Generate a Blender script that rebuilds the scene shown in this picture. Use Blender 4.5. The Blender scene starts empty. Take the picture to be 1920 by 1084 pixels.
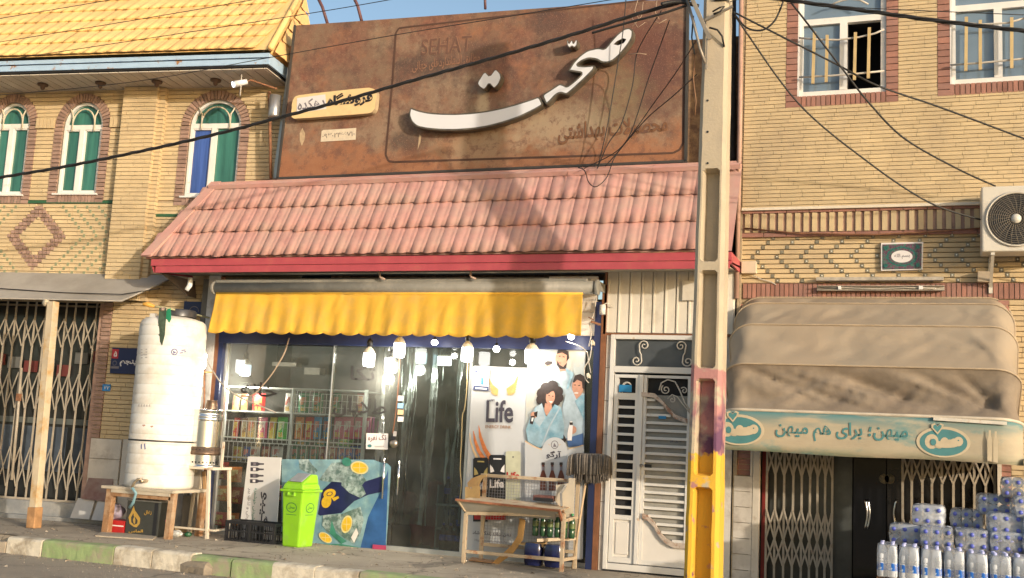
import bpy, math, random, unicodedata
from mathutils import Vector, Matrix, noise as mnoise
from mathutils.geometry import tessellate_polygon
random.seed(7)
R = math.radians
sc = bpy.context.scene
COL = sc.collection

# ------------------------------------------------------------------ camera
FPX, CX, CY = 2037.7, 960.0, 542.0
PITCH, ROLL, YAW = R(7.9974), R(2.93516), R(-20.5391)
CAM = Vector((0.0, -12.0, 1.358))
Fv = Vector((math.sin(YAW)*math.cos(PITCH), math.cos(YAW)*math.cos(PITCH), math.sin(PITCH)))
R0 = Vector((math.cos(YAW), -math.sin(YAW), 0)); U0 = R0.cross(Fv)
Rv = R0*math.cos(ROLL) + U0*math.sin(ROLL)
Uv = -R0*math.sin(ROLL) + U0*math.cos(ROLL)
cam_d = bpy.data.cameras.new('camera'); cam = bpy.data.objects.new('camera', cam_d); COL.objects.link(cam)
cam_d.sensor_width = 36; cam_d.lens = 36*FPX/1920; cam_d.clip_end = 500; cam_d.clip_start = .1
M = Matrix((Rv, Uv, -Fv)).transposed().to_4x4(); M.translation = CAM
cam.matrix_world = M
sc.camera = cam

# ------------------------------------------------------------------ light
SUN_EL, SUN_S = R(10.5), 1.62            # sun low, from the right in front of the houses
SAZ = math.atan(SUN_S)
sdir = Vector((math.sin(SAZ)*math.cos(SUN_EL), -math.cos(SAZ)*math.cos(SUN_EL), math.sin(SUN_EL)))
w = bpy.data.worlds.new('World'); sc.world = w; w.use_nodes = True
nt = w.node_tree; bg = nt.nodes['Background']
sky = nt.nodes.new('ShaderNodeTexSky'); sky.sky_type = 'NISHITA'; sky.sun_disc = False
sky.sun_elevation = SUN_EL; sky.sun_rotation = math.atan2(sdir.x, sdir.y)
sky.air_density = 1.0; sky.dust_density = 2.6; sky.ozone_density = 1.2
nt.links.new(sky.outputs[0], bg.inputs[0]); bg.inputs[1].default_value = 0.15
sl = bpy.data.lights.new('sun', 'SUN'); sl.energy = 2.2; sl.angle = R(1.0); sl.color = (1, .88, .73)
sun = bpy.data.objects.new('sun', sl); COL.objects.link(sun)
sun.rotation_euler = sdir.to_track_quat('Z', 'Y').to_euler(); sun.location = sdir*30
sc.view_settings.view_transform = 'Standard'; sc.view_settings.look = 'None'
sc.view_settings.exposure = 0.70; sc.view_settings.gamma = 1
sc.cycles.transparent_max_bounces = 24; sc.cycles.max_bounces = 8

# ------------------------------------------------------------------ pixel -> point on a real plane
def ray(px, py): return Fv*FPX + Rv*(px-CX) - Uv*(py-CY)
def P(px, py, Y=0.0):
    r = ray(px, py); return CAM + r*((Y-CAM.y)/r.y)
def G(px, py, z=0.0):
    r = ray(px, py); return CAM + r*((z-CAM.z)/r.z)
def PX(px, X, py=600):
    r = ray(px, py); return CAM + r*((X-CAM.x)/r.x)
def proj(p):
    v = p-CAM; a = v.dot(Fv)
    return (CX+FPX*v.dot(Rv)/a, CY-FPX*v.dot(Uv)/a, a)
YL = R(7.6607); LP0 = G(188, 981.5, 0)
LM = Matrix.Translation(LP0) @ Matrix.Rotation(YL, 4, 'Z'); LMI = LM.inverted()
def L(px, py, v=0.0):                      # left house frame: (u, v, z)
    n = Vector((-math.sin(YL), math.cos(YL), 0)); r = ray(px, py)
    return LMI @ (CAM + r*(((LP0-CAM).dot(n)+v)/r.dot(n)))

# ------------------------------------------------------------------ materials
MATS = {}
def lin(c):
    return tuple(((x/12.92) if x <= .04045 else ((x+.055)/1.055)**2.4) for x in c)
def mk(name, col, rough=.6, metal=0, var=.12, scale=6, bump=0, bscale=60, rnd=0, col2=None, c2scale=3,
       c2thr=.55, c2soft=.12, spec=.5, alpha=1, emit=None, estr=0, hue2=None, stretch=(1, 1, 1), coat=0, sheen=0, trans=0, island=False):
    if name in MATS: return MATS[name]
    m = bpy.data.materials.new(name); m.use_nodes = True; n = m.node_tree.nodes; l = m.node_tree.links
    b = n['Principled BSDF']
    b.inputs['Roughness'].default_value = rough; b.inputs['Metallic'].default_value = metal
    b.inputs['Specular IOR Level'].default_value = spec
    b.inputs['Coat Weight'].default_value = coat
    b.inputs['Transmission Weight'].default_value = trans
    geo = n.new('ShaderNodeNewGeometry'); mp = n.new('ShaderNodeMapping'); mp.inputs['Scale'].default_value = stretch
    l.new(geo.outputs['Position'], mp.inputs['Vector'])
    def noise(s, d=5, r=.6):
        t = n.new('ShaderNodeTexNoise'); t.inputs['Scale'].default_value = s; t.inputs['Detail'].default_value = d
        t.inputs['Roughness'].default_value = r; l.new(mp.outputs[0], t.inputs['Vector']); return t
    def math_(op, a, bb):
        t = n.new('ShaderNodeMath'); t.operation = op
        for i, x in enumerate((a, bb)):
            if x is None: continue
            if isinstance(x, (int, float)): t.inputs[i].default_value = x
            else: l.new(x, t.inputs[i])
        return t.outputs[0]
    def mix(f, a, bb, mode='MIX'):
        t = n.new('ShaderNodeMix'); t.data_type = 'RGBA'; t.blend_type = mode
        for i, x in ((0, f), (6, a), (7, bb)):
            if isinstance(x, (int, float)): t.inputs[i].default_value = x
            elif isinstance(x, tuple): t.inputs[i].default_value = (*x[:3], 1)
            else: l.new(x, t.inputs[i])
        return t.outputs[2]
    c = col
    if var > 0:
        nz = noise(scale)
        f = n.new('ShaderNodeMapRange'); f.inputs[1].default_value = .3; f.inputs[2].default_value = .7
        f.inputs[3].default_value = 1-var; f.inputs[4].default_value = 1+var; l.new(nz.outputs[0], f.inputs[0])
        vm = n.new('ShaderNodeVectorMath'); vm.operation = 'SCALE'; vm.inputs[0].default_value = col
        l.new(f.outputs[0], vm.inputs['Scale']); c = vm.outputs[0]
    if rnd > 0:
        oi = n.new('ShaderNodeObjectInfo')
        rr = oi.outputs['Random']
        if island: rr = math_('FRACT', math_('ADD', rr, geo.outputs['Random Per Island']), None)
        f2 = math_('ADD', math_('MULTIPLY', rr, 2*rnd), 1-rnd)
        vm = n.new('ShaderNodeVectorMath'); vm.operation = 'SCALE'
        if isinstance(c, tuple): vm.inputs[0].default_value = c
        else: l.new(c, vm.inputs[0])
        l.new(f2, vm.inputs['Scale']); c = vm.outputs[0]
        if hue2:
            r3 = math_('FRACT', math_('MULTIPLY', rr, 7.31), None)
            c = mix(math_('MULTIPLY', r3, .6), c, hue2)
    if col2:
        nz = noise(c2scale, 8, .68)
        f = n.new('ShaderNodeMapRange'); f.inputs[1].default_value = c2thr-c2soft; f.inputs[2].default_value = c2thr+c2soft
        l.new(nz.outputs[0], f.inputs[0]); c = mix(f.outputs[0], c, col2)
    if isinstance(c, tuple): b.inputs['Base Color'].default_value = (*c, 1)
    else: l.new(c, b.inputs['Base Color'])
    if bump:
        nz = noise(bscale, 4); bm = n.new('ShaderNodeBump'); bm.inputs['Strength'].default_value = 1
        bm.inputs['Distance'].default_value = bump; l.new(nz.outputs[0], bm.inputs['Height']); l.new(bm.outputs[0], b.inputs['Normal'])
    if alpha < 1: b.inputs['Alpha'].default_value = alpha
    if emit: b.inputs['Emission Color'].default_value = (*emit, 1); b.inputs['Emission Strength'].default_value = estr
    MATS[name] = m; return m

def glassmat(name, tint=(.9, .95, .95), ior=1.5, dirt_haze=.06, dcol=(.5, .48, .42), rough=.02, wav=0.0):
    if name in MATS: return MATS[name]
    m = bpy.data.materials.new(name); m.use_nodes = True; n = m.node_tree.nodes; l = m.node_tree.links
    n.clear(); out = n.new('ShaderNodeOutputMaterial')
    tr = n.new('ShaderNodeBsdfTransparent'); tr.inputs[0].default_value = (*tint, 1)
    gl = n.new('ShaderNodeBsdfGlossy'); gl.inputs['Roughness'].default_value = rough; gl.inputs[0].default_value = (1, 1, 1, 1)
    fr = n.new('ShaderNodeFresnel'); fr.inputs[0].default_value = ior
    mx = n.new('ShaderNodeMixShader'); l.new(fr.outputs[0], mx.inputs[0]); l.new(tr.outputs[0], mx.inputs[1]); l.new(gl.outputs[0], mx.inputs[2])
    df = n.new('ShaderNodeBsdfDiffuse'); df.inputs[0].default_value = (*dcol, 1)
    nz = n.new('ShaderNodeTexNoise'); nz.inputs['Scale'].default_value = 3; nz.inputs['Detail'].default_value = 8
    geo = n.new('ShaderNodeNewGeometry'); l.new(geo.outputs['Position'], nz.inputs['Vector'])
    mr = n.new('ShaderNodeMapRange'); mr.inputs[1].default_value = .35; mr.inputs[2].default_value = .75
    mr.inputs[3].default_value = dirt_haze*.5; mr.inputs[4].default_value = dirt_haze*1.8; l.new(nz.outputs[0], mr.inputs[0])
    m2 = n.new('ShaderNodeMixShader'); l.new(mr.outputs[0], m2.inputs[0]); l.new(mx.outputs[0], m2.inputs[1]); l.new(df.outputs[0], m2.inputs[2])
    if wav:
        n2 = n.new('ShaderNodeTexNoise'); n2.inputs['Scale'].default_value = 14; l.new(geo.outputs['Position'], n2.inputs['Vector'])
        bm = n.new('ShaderNodeBump'); bm.inputs['Distance'].default_value = wav; l.new(n2.outputs[0], bm.inputs['Height']); l.new(bm.outputs[0], gl.inputs['Normal'])
    l.new(m2.outputs[0], out.inputs[0]); MATS[name] = m; return m

# ------------------------------------------------------------------ mesh builder
class MB:
    def __init__(s, M=None): s.v = []; s.f = []; s.mi = []; s.sm = []; s.mats = []; s.M = M
    def slot(s, m):
        if m not in s.mats: s.mats.append(m)
        return s.mats.index(m)
    def add(s, vs, fs, m, smooth=False):
        o = len(s.v); k = s.slot(m)
        s.v += [Vector(v) for v in vs]
        for f in fs: s.f.append([i+o for i in f]); s.mi.append(k); s.sm.append(smooth)
        return s
    def box(s, x0, x1, y0, y1, z0, z1, m):
        x0, x1 = min(x0, x1), max(x0, x1); y0, y1 = min(y0, y1), max(y0, y1); z0, z1 = min(z0, z1), max(z0, z1)
        v = [(x, y, z) for z in (z0, z1) for y in (y0, y1) for x in (x0, x1)]
        return s.add(v, [(0, 2, 3, 1), (4, 5, 7, 6), (0, 1, 5, 4), (2, 6, 7, 3), (0, 4, 6, 2), (1, 3, 7, 5)], m)
    def hexa(s, b, t, m):          # two quads (4 pts each) joined
        return s.add(list(b)+list(t), [(3, 2, 1, 0), (4, 5, 6, 7), (0, 1, 5, 4), (1, 2, 6, 5), (2, 3, 7, 6), (3, 0, 4, 7)], m)
    def bar(s, a, b, w, h, m, up=(0, 0, 1)):   # box beam from a to b, w across, h along up
        a = Vector(a); b = Vector(b); d = (b-a).normalized(); u = Vector(up)
        if abs(d.dot(u)) > .95: u = Vector((0, 1, 0))
        r = d.cross(u).normalized(); u = r.cross(d)
        q = [r*w/2+u*h/2, -r*w/2+u*h/2, -r*w/2-u*h/2, r*w/2-u*h/2]
        return s.hexa([a+x for x in q], [b+x for x in q], m)
    def tube(s, pts, r, m, n=8, closed=False, cap=True):
        pts = [Vector(p) for p in pts]; N = len(pts); vs = []; fs = []; prev = None
        for i, p in enumerate(pts):
            if closed: t = pts[(i+1) % N]-pts[i-1]
            else: t = pts[min(i+1, N-1)]-pts[max(i-1, 0)]
            if t.length < 1e-9: t = Vector((0, 0, 1))
            t.normalize()
            if prev is None:
                a = Vector((0, 0, 1)) if abs(t.z) < .9 else Vector((1, 0, 0)); prev = t.cross(a).normalized()
            prev = (prev-t*prev.dot(t)).normalized(); q = t.cross(prev)
            rr = r[i] if isinstance(r, (list, tuple)) else r
            vs += [p+(prev*math.cos(2*math.pi*k/n)+q*math.sin(2*math.pi*k/n))*rr for k in range(n)]
        for i in range(N if closed else N-1):
            j = (i+1) % N
            for k in range(n): fs.append((i*n+k, i*n+(k+1) % n, j*n+(k+1) % n, j*n+k))
        if cap and not closed: fs += [tuple(range(n-1, -1, -1)), tuple((N-1)*n+k for k in range(n))]
        return s.add(vs, fs, m, True)
    def lathe(s, prof, c, m, n=24, axis='Z', cap=True, smooth=True):   # prof: (r, h)
        vs = []; fs = []; c = Vector(c)
        for r, h in prof:
            for k in range(n):
                a = 2*math.pi*k/n; x, y = r*math.cos(a), r*math.sin(a)
                vs.append(c+(Vector((x, y, h)) if axis == 'Z' else Vector((x, h, y)) if axis == 'Y' else Vector((h, x, y))))
        for i in range(len(prof)-1):
            for k in range(n):
                q = (i*n+k, i*n+(k+1) % n, (i+1)*n+(k+1) % n, (i+1)*n+k)
                fs.append(q if axis != 'Y' else q[::-1])
        if cap: fs += [tuple(range(n-1, -1, -1)), tuple((len(prof)-1)*n+k for k in range(n))]
        return s.add(vs, fs, m, smooth)
    def poly(s, pts, m, holes=()):                # flat polygon of 3D points
        loops = [[Vector(p) for p in pts]]+[[Vector(p) for p in h] for h in holes]
        t = tessellate_polygon(loops); vs = [p for lp in loops for p in lp]
        return s.add(vs, [tuple(x) for x in t], m)
    def prism(s, pts, d, m, holes=(), mside=None):   # polygon pushed by vector d
        d = Vector(d); loops = [[Vector(p) for p in pts]]+[[Vector(p) for p in h] for h in holes]
        t = tessellate_polygon(loops); vs = [p for lp in loops for p in lp]; n = len(vs)
        s.add(vs, [tuple(x) for x in t], m); s.add([v+d for v in vs], [tuple(x)[::-1] for x in t], mside or m)
        o = 0
        for lp in loops:
            k = len(lp)
            s.add(lp+[p+d for p in lp], [(i, (i+1) % k, (i+1) % k+k, i+k) for i in range(k)], mside or m)
        return s
    def grid(s, fn, nu, nv, m, smooth=True):
        vs = [fn(i/nu, j/nv) for j in range(nv+1) for i in range(nu+1)]
        fs = [(j*(nu+1)+i, j*(nu+1)+i+1, (j+1)*(nu+1)+i+1, (j+1)*(nu+1)+i) for j in range(nv) for i in range(nu)]
        return s.add(vs, fs, m, smooth)
    def mesh(s, name, inv=None):
        me = bpy.data.meshes.new(name); vs = s.v
        if s.M is not None: vs = [s.M @ v for v in vs]
        if inv is not None: vs = [inv @ v for v in vs]
        me.from_pydata([tuple(v) for v in vs], [], s.f)
        for m in s.mats: me.materials.append(m)
        me.polygons.foreach_set('material_index', s.mi); me.polygons.foreach_set('use_smooth', s.sm); me.update()
        return me

WLOC = {}
def wl(o):
    return WLOC[o.name] if o is not None else Vector((0, 0, 0))
def tag(o, label=None, cat=None, group=None, kind=None):
    if label: o['label'] = label
    if cat: o['category'] = cat
    if group: o['group'] = group
    if kind: o['kind'] = kind
    return o
def T(name, label, cat, loc=(0, 0, 0), group=None):
    o = bpy.data.objects.new(name, None); COL.objects.link(o); o.location = loc; o.empty_display_size = .1
    WLOC[o.name] = Vector(loc); return tag(o, label, cat, group)
def obj(name, mb, parent=None, label=None, cat=None, group=None, kind=None, bevel=0, solid=0):
    base = wl(parent)
    if parent is None and mb.v:                 # a lone mesh gets its origin at its own base
        vs = [mb.M @ v for v in mb.v] if mb.M is not None else mb.v
        if kind != 'structure':
            base = Vector((sum(v.x for v in vs)/len(vs), sum(v.y for v in vs)/len(vs), min(v.z for v in vs)))
    me = mb.mesh(name, Matrix.Translation(-base))
    o = bpy.data.objects.new(name, me); COL.objects.link(o)
    if parent is None: o.location = base
    else: o.parent = parent
    WLOC[o.name] = base
    if solid:
        md = o.modifiers.new('thick', 'SOLIDIFY'); md.thickness = solid; md.offset = 0
    if bevel:
        md = o.modifiers.new('edge', 'BEVEL'); md.width = bevel; md.segments = 2; md.limit_method = 'ANGLE'; md.angle_limit = R(40)
    return tag(o, label, cat, group, kind)
def copy_tree(o, loc=None, rot=None, label=None, parent=None, scale=None):
    c = o.copy(); COL.objects.link(c)
    if parent is not None: c.parent = parent
    WLOC[c.name] = Vector(loc) if loc is not None else WLOC[o.name]
    if loc is not None: c.location = loc
    if rot is not None: c.rotation_euler = rot
    if scale is not None: c.scale = scale
    if label: c['label'] = label
    for ch in [x for x in o.children]: copy_tree(ch, parent=c)
    return c
def ordn(i): return ['first', 'second', 'third', 'fourth', 'fifth', 'sixth', 'seventh', 'eighth', 'ninth', 'tenth', 'eleventh', 'twelfth', 'thirteenth', 'fourteenth', 'fifteenth', 'sixteenth', 'seventeenth', 'eighteenth', 'nineteenth', 'twentieth'][i]

# ------------------------------------------------------------------ Persian shaping (joined letter forms, laid right to left)
FORMS = {}
for cp in list(range(0xFB50, 0xFDFF))+list(range(0xFE70, 0xFEFD)):
    d = unicodedata.decomposition(chr(cp)).split()
    if len(d) >= 2 and d[0] in ('<isolated>', '<final>', '<initial>', '<medial>'):
        FORMS.setdefault(''.join(chr(int(x, 16)) for x in d[1:]), {})[d[0][1:-1]] = chr(cp)
def shape(t):
    items = []; i = 0
    while i < len(t):
        if t[i:i+2] == 'لا': items.append('لا'); i += 2
        else: items.append(t[i]); i += 1
    out = []
    joins_next = lambda c: c in FORMS and 'initial' in FORMS[c]
    for k, c in enumerate(items):
        if c not in FORMS: out.append(c); continue
        f = FORMS[c]; pr = k > 0 and joins_next(items[k-1]); nx = k+1 < len(items) and items[k+1] in FORMS and 'final' in FORMS[items[k+1]] and joins_next(c)
        key = 'medial' if pr and nx else 'final' if pr else 'initial' if nx else 'isolated'
        out.append(f.get(key, f.get('isolated', c)))
    s = ''.join(reversed(out)); import re
    return re.sub('[۰-۹0-9]+', lambda m: m.group(0)[::-1], s)
def textmesh(body, mat, origin, ux, uy, width, height=None, depth=0.0, offset=0.0, persian=True):
    """text as a mesh: fits between origin and origin+ux*width, letters proud by depth along ux x uy"""
    cu = bpy.data.curves.new('lettering', 'FONT'); cu.body = shape(body) if persian else body
    cu.offset = offset; cu.extrude = .5 if depth else 0; cu.resolution_u = 3
    o = bpy.data.objects.new('lettering', cu); COL.objects.link(o); bpy.context.view_layer.update()
    me = bpy.data.meshes.new_from_object(o.evaluated_get(bpy.context.evaluated_depsgraph_get()))
    bpy.data.objects.remove(o); bpy.data.curves.remove(cu)
    vs = [v.co.copy() for v in me.vertices]; fs = [tuple(p.vertices) for p in me.polygons]; bpy.data.meshes.remove(me)
    if not vs: return MB()
    x0 = min(v.x for v in vs); x1 = max(v.x for v in vs); y0 = min(v.y for v in vs); y1 = max(v.y for v in vs)
    sx = width/(x1-x0); sy = height/(y1-y0) if height else sx
    ux = Vector(ux).normalized(); uy = Vector(uy).normalized(); uz = ux.cross(uy)
    mb = MB(); mb.add([Vector(origin)+ux*(v.x-x0)*sx+uy*(v.y-y0)*sy+uz*((v.z+.5)*depth if depth else 0) for v in vs], fs, mat)
    return mb
def merge(a, b):
    for f, k, s in zip(b.f, b.mi, b.sm):
        pass
    o = len(a.v); a.v += b.v
    for f, k, s in zip(b.f, b.mi, b.sm):
        a.f.append([i+o for i in f]); a.mi.append(a.slot(b.mats[k])); a.sm.append(s)
    return a

# flat print drawn on a plane Y = const (posters, boards): shapes given where they stand on that plane
class Print:
    def __init__(s, Y, step=.0012): s.Y = Y; s.mb = MB(); s.st = step; s.k = 0
    def pt(s, x, y): return P(x, y, s.Y-s.k*s.st)
    def poly(s, pts, m, holes=()):
        s.k += 1; s.mb.poly([s.pt(*p) for p in pts], m, [[s.pt(*p) for p in h] for h in holes]); return s
    def ell(s, cx, cy, rx, ry, m, a=0, n=20, hole=0):
        c, d = math.cos(R(a)), math.sin(R(a))
        ring = lambda q: [(cx+rx*q*math.cos(t)*c-ry*q*math.sin(t)*d, cy+rx*q*math.cos(t)*d+ry*q*math.sin(t)*c) for t in [2*math.pi*i/n for i in range(n)]]
        return s.poly(ring(1), m, [ring(hole)] if hole else ())
    def line(s, pts, w, m):
        s.k += 1
        for i in range(len(pts)-1):
            (x0, y0), (x1, y1) = pts[i], pts[i+1]; dx, dy = x1-x0, y1-y0; q = math.hypot(dx, dy) or 1
            nx, ny = -dy/q*w/2, dx/q*w/2
            s.mb.add([s.pt(x0+nx, y0+ny), s.pt(x1+nx, y1+ny), s.pt(x1-nx, y1-ny), s.pt(x0-nx, y0-ny)], [(0, 1, 2, 3)], m)
        return s
    def text(s, body, x0, y0, x1, y1, h, m, offset=0, persian=True):   # baseline-left px -> right px, height in px
        s.k += 1; a = s.pt(x0, y0); b = s.pt(x1, y1); u = b-a
        up = s.pt(x0, y0-h)-a; hh = up.length; up = Vector((0, -1, 0)).cross(u).normalized()*-1
        if abs(up.z) < 1e-6 or True:
            up = u.cross(Vector((0, -1, 0))).normalized()
            if (s.pt(x0, y0-h)-a).dot(up) < 0: up = -up
        merge(s.mb, textmesh(body, m, a, u, up, u.length, hh, 0, offset, persian)); return s
# ------------------------------------------------------------------ palette
YBR = mk('yellow_brick', (.58, .445, .255), .85, var=.14, scale=1.3, rnd=.08, island=True, hue2=(.52, .40, .24), col2=(.42, .32, .20), c2scale=.9, c2thr=.60, c2soft=.12, bump=.002, bscale=90)
RBR = mk('red_brick', (.31, .145, .105), .8, var=.2, scale=9, rnd=.2, island=True, hue2=(.30, .17, .14), bump=.002, bscale=90)
RBD = mk('purple_brick', (.31, .20, .155), .8, var=.2, scale=9, rnd=.2, island=True, bump=.002, bscale=90)
MORT = mk('mortar', (.36, .28, .18), .95, var=.2, scale=20, bump=.003)
MARB = mk('marble_slab', (.56, .51, .44), .45, var=.12, scale=5, col2=(.34, .28, .22), c2scale=4, c2thr=.62, rnd=.06)
WPNT = mk('white_frame_paint', (.74, .72, .68), .4, var=.06, scale=5, col2=(.5, .44, .36), c2scale=7, c2thr=.68, c2soft=.06)
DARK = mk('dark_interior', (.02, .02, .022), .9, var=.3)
PINK = mk('pink_tile_paint', (.53, .275, .235), .8, var=.10, scale=7, rnd=.09, col2=(.50, .33, .27), c2scale=2.4, c2thr=.56, c2soft=.15, bump=.0008, bscale=50)
YTIL = mk('yellow_tile_paint', (.78, .49, .19), .75, var=.10, scale=3, rnd=.07, hue2=(.82, .58, .24), bump=.0006)
REDP = mk('red_trim_paint', (.44, .075, .09), .45, var=.12, scale=5, col2=(.42, .12, .09), c2scale=5, c2thr=.66)
BLUEP = mk('pale_blue_paint', (.36, .50, .66), .5, var=.07, col2=(.34, .17, .07), c2scale=5.5, c2thr=.62, c2soft=.03)
SOFF = mk('soffit_board', (.52, .46, .38), .6, var=.15, scale=4, rnd=.1)
RUST = mk('rusty_steel', (.22, .10, .05), .8, var=.3, scale=20, bump=.001)
STEEL = mk('grey_steel', (.30, .29, .27), .45, .6, var=.2, scale=12)
BLK = mk('black_plastic', (.018, .018, .02), .45, var=.2)
CABLE = mk('black_cable', (.016, .015, .015), .6, var=.2)
CONC = mk('concrete', (.43, .36, .27), .88, var=.14, scale=6, bump=.003, bscale=30, col2=(.30, .25, .2), c2scale=5, c2thr=.64)

# ------------------------------------------------------------------ brickwork
class Bricks:
    """collects bricks of one building; the ones that show largest become objects, the rest one joined part"""
    def __init__(s): s.b = []
    def add(s, M, u0, u1, v0, d, z0, z1, m): s.b.append((M, u0, u1, v0, d, z0, z1, m))
    def lay(s, M, u0, u1, z0, z1, v, m, holes=(), pitch=.055, length=.24, gap=.008, depth=.03, jit=.0022):
        n = max(1, round((z1-z0)/pitch)); pitch = (z1-z0)/n
        for i in range(n):
            za, zb = z0+i*pitch, z0+(i+1)*pitch-gap; zm = (za+zb)/2
            segs = [(u0, u1)]
            for h in holes:
                r = h(zm)
                if r is None: continue
                ns = []
                for a, b in segs:
                    if r[1] <= a or r[0] >= b: ns.append((a, b)); continue
                    if r[0] > a: ns.append((a, r[0]-gap*.5))
                    if r[1] < b: ns.append((r[1]+gap*.5, b))
                segs = ns
            off = random.random()*length
            for a, b in segs:
                x = a
                first = True
                while x < b-1e-4:
                    nx = math.floor((x-u0+off)/length+1+1e-6)*length+u0-off
                    if nx-x < length*.3: nx += length
                    if b-nx < length*.3: nx = b
                    nx = min(nx, b)
                    if nx-x > .012: s.add(M, x, nx-gap*.6 if nx < b else nx, v-random.random()*jit, depth, za, zb, m)
                    x = nx
    def soldiers(s, M, u0, u1, z0, z1, v, m, w=.055, gap=.008, depth=.03):
        n = max(1, round((u1-u0)/w)); w = (u1-u0)/n
        for i in range(n): s.add(M, u0+i*w, u0+(i+1)*w-gap, v-random.random()*.002, depth, z0, z1, m)
    def finish(s, parent, cap=300, joined='brickwork'):
        sc_ = []
        for k, (M, u0, u1, v0, d, z0, z1, m) in enumerate(s.b):
            c = Vector(((u0+u1)/2, v0, (z0+z1)/2)); cw = M @ c if M is not None else c
            x, y, a = proj(cw); vis = 0 < x < 1920 and 0 < y < 1084
            sc_.append((-(u1-u0)*(z1-z0)/a/a if vis else 0, k))
        sc_.sort(); top = {k for q, k in sc_[:cap] if q < 0}
        base = wl(parent); unit = {}; rest = MB()
        for k, (M, u0, u1, v0, d, z0, z1, m) in enumerate(s.b):
            if k in top:
                if m.name not in unit:
                    mb = MB(); e = .0
                    mb.add([(0, 0, 0), (1, 0, 0), (1, 0, 1), (0, 0, 1), (0, 1, 0), (1, 1, 0), (1, 1, 1), (0, 1, 1)],
                           [(0, 1, 2, 3), (0, 3, 7, 4), (1, 5, 6, 2), (3, 2, 6, 7), (0, 4, 5, 1), (4, 7, 6, 5)], m)
                    unit[m.name] = mb.mesh('brick')
                o = bpy.data.objects.new('brick', unit[m.name]); COL.objects.link(o); o.parent = parent
                tl = Matrix.Translation(-base) @ (M if M is not None else Matrix()) @ Matrix.Translation((u0, v0, z0)) @ Matrix.Diagonal((u1-u0, d, z1-z0, 1))
                o.matrix_local = tl; WLOC[o.name] = base
            else:
                vs = [(u0, v0, z0), (u1, v0, z0), (u1, v0, z1), (u0, v0, z1), (u0, v0+d, z0), (u1, v0+d, z0), (u1, v0+d, z1), (u0, v0+d, z1)]
                if M is not None: vs = [M @ Vector(q) for q in vs]
                rest.add(vs, [(0, 1, 2, 3), (0, 3, 7, 4), (1, 5, 6, 2), (3, 2, 6, 7), (0, 4, 5, 1)], m)
        if rest.v: obj(joined, rest, parent, kind='stuff')
def rect(a, b, z0, z1): return lambda z: (a, b) if z0 < z < z1 else None
def arch(a, b, z0, zs, zt):
    def f(z):
        if z < z0 or z > zt: return None
        if z <= zs: return (a, b)
        k = math.sqrt(max(0, 1-((z-zs)/(zt-zs))**2)); c = (a+b)/2; h = (b-a)/2*k
        return (c-h, c+h)
    return f

# ------------------------------------------------------------------ ground
ROAD = mk('road_asphalt', (.27, .235, .19), .9, var=.16, scale=1.3, col2=(.34, .29, .225), c2scale=.9, c2thr=.5, bump=.012, bscale=55, stretch=(.5, 1.4, 1))
PAVE = mk('pavement_concrete', (.37, .315, .24), .9, var=.16, scale=1.6, col2=(.20, .165, .125), c2scale=1.15, c2thr=.62, c2soft=.07, bump=.006, bscale=45)
def cracks(m, scale, w, amt, col):
    n = m.node_tree.nodes; l = m.node_tree.links; b = n['Principled BSDF']; src = b.inputs['Base Color'].links[0].from_socket; geo = n.new('ShaderNodeNewGeometry')
    nz = n.new('ShaderNodeTexNoise'); nz.inputs['Scale'].default_value = 4; nz.inputs['Detail'].default_value = 6; l.new(geo.outputs['Position'], nz.inputs['Vector'])
    ad = n.new('ShaderNodeVectorMath'); ad.operation = 'MULTIPLY_ADD'; l.new(nz.outputs['Color'], ad.inputs[0]); ad.inputs[1].default_value = (.5, .5, 0); l.new(geo.outputs['Position'], ad.inputs[2])
    v = n.new('ShaderNodeTexVoronoi'); v.feature = 'DISTANCE_TO_EDGE'; v.inputs['Scale'].default_value = scale; l.new(ad.outputs[0], v.inputs['Vector'])
    r = n.new('ShaderNodeMapRange'); r.inputs[1].default_value = w; r.inputs[2].default_value = w*.3; r.inputs[4].default_value = amt; l.new(v.outputs['Distance'], r.inputs[0])
    x = n.new('ShaderNodeMix'); x.data_type = 'RGBA'; l.new(r.outputs[0], x.inputs[0]); l.new(src, x.inputs[6]); x.inputs[7].default_value = (*col, 1); src = x.outputs[2]
    for (s_, t0, t1, c, am) in ((2.2, .60, .72, (.13, .11, .085), .75), (9, .62, .68, (.44, .38, .3), .5)):
        q = n.new('ShaderNodeTexNoise'); q.inputs['Scale'].default_value = s_; q.inputs['Detail'].default_value = 10; q.inputs['Roughness'].default_value = .7; l.new(geo.outputs['Position'], q.inputs['Vector'])
        r = n.new('ShaderNodeMapRange'); r.inputs[1].default_value = t0; r.inputs[2].default_value = t1; r.inputs[4].default_value = am; l.new(q.outputs[0], r.inputs[0])
        x = n.new('ShaderNodeMix'); x.data_type = 'RGBA'; l.new(r.outputs[0], x.inputs[0]); l.new(src, x.inputs[6]); x.inputs[7].default_value = (*c, 1); src = x.outputs[2]
    l.new(src, b.inputs['Base Color'])
cracks(PAVE, .9, .018, .7, (.12, .10, .08)); cracks(ROAD, .6, .014, .6, (.13, .11, .085))
g = MB(); g.box(-70, 70, -70, -2.07, -.6, -.185, ROAD); obj('road', g, kind='structure')
g = MB(); g.grid(lambda a, b: (-70+a*140, -1.87+b*14, .006*math.sin(a*900)+.004*math.sin(b*70+a*300)), 60, 14, PAVE)
g.box(-70, 70, -1.87, 12, -.6, -.012, PAVE); obj('pavement', g, kind='structure')
KW = mk('kerb_white_paint', (.60, .55, .45), .8, var=.14, scale=7, col2=(.34, .29, .22), c2scale=4.5, c2thr=.54, c2soft=.08, bump=.004, bscale=35)
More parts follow.
